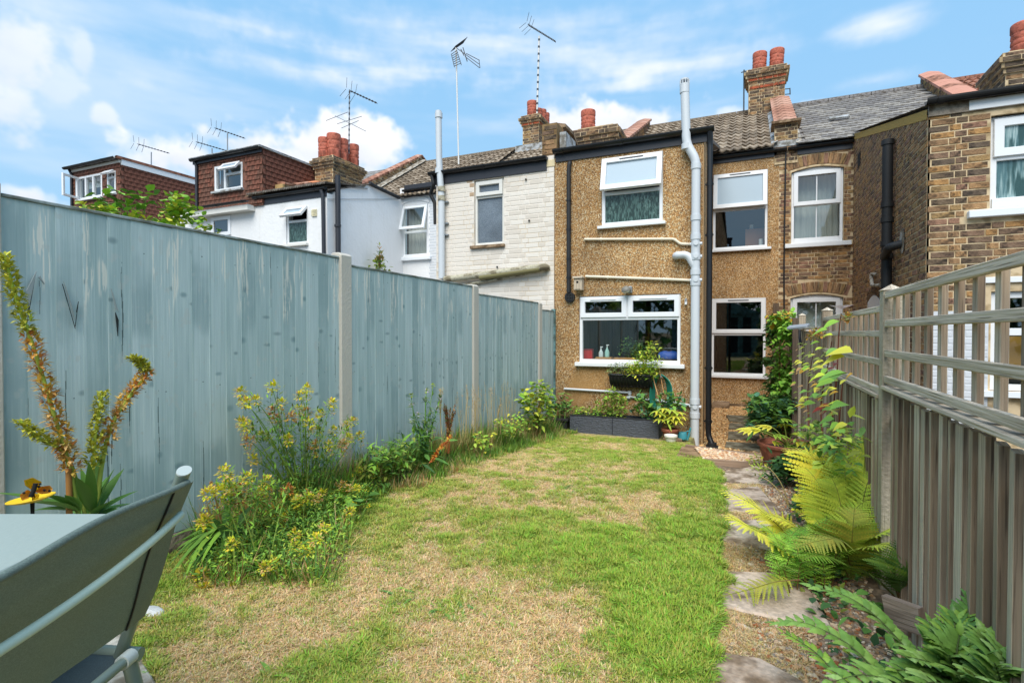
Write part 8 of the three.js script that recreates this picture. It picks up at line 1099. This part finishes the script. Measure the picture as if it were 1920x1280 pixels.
// ---------------------------------------------------------------- table and sling chair in the near left corner
{
  const D = (x, y, d) => pD(x, y, d), right = V(1, 0, 0).applyQuaternion(_q), back = V(0, 0, -1).applyQuaternion(_q).setY(0).normalize(); right.setY(0).normalize();
  const far = pY(100, 962, .72), corner = pY(235, 962, .72), nearZ = .95, T = thing('garden_table', 'sage-green metal garden table at the left edge behind the chair', 'table', [corner.x - .5, 0, corner.z + .5]);
  const q = (r_, b_, y) => corner.clone().addScaledVector(right, r_).addScaledVector(back, b_).setY(y);
  const top = (() => { const pts = [q(0, 0, 0), q(0, -nearZ, 0), q(-1.5, -nearZ, 0), q(-1.5, 0, 0)].map(p => [p.x, -p.z]); const g = slab(pts, [], .022, { bevel: .005 }); g.rotateX(-Math.PI / 2); g.translate(0, .693, 0); return uvM(g); })(); part(T, 'table_top', top, M.tableTop); part(T, 'edge_rim', pipe([q(0, 0, .700), q(0, -nearZ, .700), q(-1.5, -nearZ, .700), q(-1.5, 0, .700), q(0, 0, .700)], .011, .03, 8), M.frameGreen);
  for (const [a, b] of [[-.08, -.08], [-.08, -nearZ + .08], [-1.42, -.08], [-1.42, -nearZ + .08]]) part(T, 'leg', cyl(q(a, b, 0), q(a, b, .69), .018, 10), M.frameGreen);
  // chair seen from behind: back frame P (far, right in the picture) and Q (near, out of the frame)
  const Ch = thing('garden_chair', 'grey-green sling garden chair with its back to the camera', 'chair', [0, 0, 0]);
  const tp = D(341, 893, 1.08), bp = D(222, 1236, 1.20), nearShift = V(0, 0, 0).addScaledVector(back, -.52).addScaledVector(right, .035);
  const up = tp.clone().sub(bp).normalize(), tq = tp.clone().add(nearShift), bq = bp.clone().add(nearShift); Ch.position.set(bp.x, 0, bp.z);
  const topTip = tp.clone().addScaledVector(up, .012); const flat = (a, b, name) => { const m = sweep([a, b], () => 1, 12, true); return m; };
  const oval = (a, b, w, t, across) => { const d = b.clone().sub(a), L = d.length(); d.normalize(); const x = across.clone().addScaledVector(d, -across.dot(d)).normalize(), z = x.clone().cross(d); const g = new THREE.CylinderGeometry(1, 1, L, 16, 1).scale(w, 1, t); g.applyMatrix4(new THREE.Matrix4().makeBasis(x, d, z)); g.translate((a.x + b.x) / 2, (a.y + b.y) / 2, (a.z + b.z) / 2); return g; };
  const acr = right.clone(); for (const [a, b, nm] of [[bp.clone().addScaledVector(up, -.02), topTip, 0], [bq.clone().addScaledVector(up, -.02), tq.clone().addScaledVector(up, .012), 1]]) { part(Ch, 'back_upright', oval(a, b, .012, .018, acr), M.frameGreen); part(Ch, 'end_cap', oval(b, b.clone().addScaledVector(up, .003), .0123, .0183, acr), M.cap); }
  // sling: slightly hollow sheet wrapped round the uprights
  const nrm = up.clone().cross(back).normalize(); if (nrm.dot(right) < 0) nrm.negate();
  const L = tp.distanceTo(bp), s0 = .255, nu = 24, nv = 12, Pt = (u, v, off) => { const sag = -.014 * Math.sin(Math.PI * u) * (.4 + .6 * Math.sin(Math.PI * Math.min(1, v * .9 + .05))); return bp.clone().lerp(tp, lerp(s0, .985, v)).addScaledVector(nearShift, u).addScaledVector(nrm, sag + off + .0035 * Math.sin(u * 9 + v * 7)).addScaledVector(up, .015 * Math.sin(Math.PI * u) * (1 - v)); }, sheet = (off, u0, u1) => { const pos = [], uv = [], idx = []; for (let j = 0; j <= nv; j++) for (let i = 0; i <= nu; i++) { const u = lerp(u0, u1, i / nu), v = j / nv, p = Pt(u, v, off); pos.push(p.x, p.y, p.z); uv.push(u * .52, v * .5); } for (let j = 0; j < nv; j++) for (let i = 0; i < nu; i++) { const a = j * (nu + 1) + i; idx.push(a, a + 1, a + nu + 2, a, a + nu + 2, a + nu + 1); } const g = new THREE.BufferGeometry(); g.setAttribute('position', new THREE.Float32BufferAttribute(pos, 3)); g.setAttribute('uv', new THREE.Float32BufferAttribute(uv, 2)); g.setIndex(idx); g.computeVertexNormals(); return g; };
  part(Ch, 'sling', sheet(.013, .0, 1), M.sling);
  const wrapStrip = (u0, u1) => { const g = sheet(.0165, u0, u1); return g; }; part(Ch, 'sling_sleeve', wrapStrip(-.03, .09), M.slingDark); part(Ch, 'sling_sleeve', wrapStrip(.91, 1.03), M.slingDark);
  part(Ch, 'sleeve_edge', sheet(.0155, -.034, -.03), M.slingDark); part(Ch, 'top_hem', sweep(Array.from({ length: 21 }, (_, i) => { return Pt(i / 20, 1, .0125); }), () => .0065, 8), M.slingDark);
  part(Ch, 'seam', sweep(Array.from({ length: 13 }, (_, i) => Pt(.092, i / 12, .0150)), () => .0022, 5), M.blackMatt);
  // cross rod behind the back
  const ra = bp.clone().lerp(tp, .855).addScaledVector(nrm, .030).addScaledVector(nearShift, .03), rb = bq.clone().lerp(tq, .80).addScaledVector(nrm, .04); part(Ch, 'cross_rod', sweep(bez(ra, ra.clone().lerp(rb, .5).addScaledVector(nrm, .03), rb, 16), () => .0075, 10), M.rod);
  // seat, side rails and legs
  const left = right.clone().negate(), sa = bp.clone(), sb = bq.clone(), seat = (() => { const pos = [], uv = [], idx = []; for (let j = 0; j <= 8; j++) for (let i = 0; i <= 8; i++) { const p = sa.clone().lerp(sb, i / 8).addScaledVector(left, -.02 + .44 * j / 8); p.y = .43 + .03 * j / 8 - .025 * Math.sin(Math.PI * i / 8); pos.push(p.x, p.y, p.z); uv.push(i * .06, j * .055); } for (let j = 0; j < 8; j++) for (let i = 0; i < 8; i++) { const a = j * 9 + i; idx.push(a, a + 1, a + 10, a, a + 10, a + 9); } const g = new THREE.BufferGeometry(); g.setAttribute('position', new THREE.Float32BufferAttribute(pos, 3)); g.setAttribute('uv', new THREE.Float32BufferAttribute(uv, 2)); g.setIndex(idx); g.computeVertexNormals(); return g; })(); part(Ch, 'seat', seat, std(0x6e7884, .6, { map: M.sling.map, side: THREE.DoubleSide }));
  for (const s of [sa, sb]) { const b0 = s.clone().setY(.425); part(Ch, 'seat_rail', oval(b0.clone().addScaledVector(right, .05), b0.clone().addScaledVector(left, .46).setY(.455), .014, .014, V(0, 1, 0)), M.frameGreen); part(Ch, 'leg', oval(b0.clone().addScaledVector(right, .02), b0.clone().addScaledVector(right, .12).setY(.0), .014, .016, acr), M.frameGreen); part(Ch, 'leg', oval(b0.clone().addScaledVector(left, .42).setY(.45), b0.clone().addScaledVector(left, .46).setY(.0), .014, .016, acr), M.frameGreen); }
  part(Ch, 'rear_bar', cyl(D(246, 1228, 1.17), D(246, 1228, 1.17).addScaledVector(back, -.56).add(V(0, .0, 0)), .011, 10), M.frameGreen); part(Ch, 'clamp', cyl(D(246, 1228, 1.172), D(246, 1228, 1.172).addScaledVector(back, -.03), .016, 12), M.cap);
}
// butterfly stake and little yellow dish
{
  const x = -2.25, P = (a, b, d = 0) => pX(a, b, x + d), T = thing('butterfly_stake', 'yellow, orange and black butterfly ornament on a stake by the bamboo cane', 'ornament', P(60, 985)), y = std(0xe8c21c, .5, { side: THREE.DoubleSide }), o = std(0xe0a040, .5, { side: THREE.DoubleSide });
  const wing = (pts, m, dx) => { const c = P(...pts[0]), g = quads(pts.slice(1, -1).map((p, i) => [c, P(...p, dx), P(...pts[i + 2], dx), P(...pts[i + 2], dx)])); const g2 = g.clone().translate(.004, .0, .0); return merge([g, g2]); };
  part(T, 'wing', wing([[62, 921], [46, 910], [44, 900], [60, 895], [76, 903], [70, 917]], y, .04), y); part(T, 'wing', wing([[64, 922], [74, 912], [92, 910], [97, 916], [92, 924], [76, 926]], o, .05), o); part(T, 'wing', wing([[60, 922], [50, 918], [36, 928], [40, 938], [52, 934]], o, .03), o); part(T, 'wing', wing([[63, 924], [58, 930], [62, 938], [70, 934], [72, 926]], y, .04), y);
  part(T, 'spots', merge([[74, 907], [72, 912], [44, 924], [82, 919], [92, 920]].map(([a, b]) => { const s = new THREE.SphereGeometry(.0045, 8, 6).scale(1.2, .9, .9); const p = P(a, b, .05); return s.translate(p.x, p.y, p.z); })), M.dark); part(T, 'body', sweep([P(66, 906, .05), P(62, 920, .05), P(56, 932, .05)], () => .007, 8), M.dark); part(T, 'stake', cyl(P(61, 985), P(62, 925, .03), .004, 6), M.dark);
  const c = P(58, 941), D = thing('yellow_dish', 'flat yellow dish ornament under the butterfly', 'ornament', P(60, 985)); part(D, 'dish', lathe([[0, 0], [.04, .003], [.066, .012], [.066, .015], [.04, .007], [0, .006]], 24), y, c, [.05, 0, .1]); part(D, 'stake', cyl(P(60, 990), c, .004, 6), M.dark);
}
// ---------------------------------------------------------------- garden end behind the camera: summer house, hedge (seen in the window panes)
{
  const T = thing('summer_house', 'blue-green timber summer house with glazed double doors behind the lawn', 'summer house', [-1.0, 0, 3.6]), m = std(0x4f7a78, .7, { map: M.mottle });
  part(T, 'wall', merge([box(-2.4, .5, 0, 2.1, 3.6, 3.7), box(-2.4, -2.3, 0, 2.1, 3.7, 5.5), box(.4, .5, 0, 2.1, 3.7, 5.5)]), m); part(T, 'roof', merge([slab([[-2.6, 2.05], [.7, 2.05], [-.95, 2.75]], [], 2.2, { z: 3.45 })]), m);
  for (let i = 0; i < 4; i++) { const x0 = -2.1 + i * .6; part(T, 'door', merge([ring(x0, x0 + .56, .1, 2.0, 3.58, .04, .09), box(x0 + .09, x0 + .47, 1.0, 1.06, 3.55, 3.58), box(x0 + .09, x0 + .47, 1.5, 1.53, 3.55, 3.58)]), m); part(T, 'pane', box(x0 + .08, x0 + .48, .18, 1.92, 3.59, 3.598), M.dark); }
  const Hd = thing('hedge', 'tall dark hedge and trees closing the garden behind the summer house', 'hedge', [0, 0, 8]), r = rng(1701), a = new Acc(); for (let i = 0; i < 3600; i++) { const x = -9 + 18 * r(), h = 3.2 + 1.6 * fbm((x + 10) / 20, .3, 8, 8, 3, 3), p = V(x, h * Math.sqrt(r()), 7.5 + 1.2 * r()), d = randDir(r); a.leaf(p, d, perp(d), .5, .34, jit(pick([C.deep, C.mid, C.dark, C.green], r), .3, r), { n: 2 }); } addAcc(Hd, 'crown', a, M.leaf); part(Hd, 'trunk', merge([-7, -4, -1, 2, 5, 8].map(x => cyl(V(x, -.4, 8.3), V(x, 2.6, 8.3), .12, 8))), M.brownV[1]);
}

renderer.render(scene, camera);
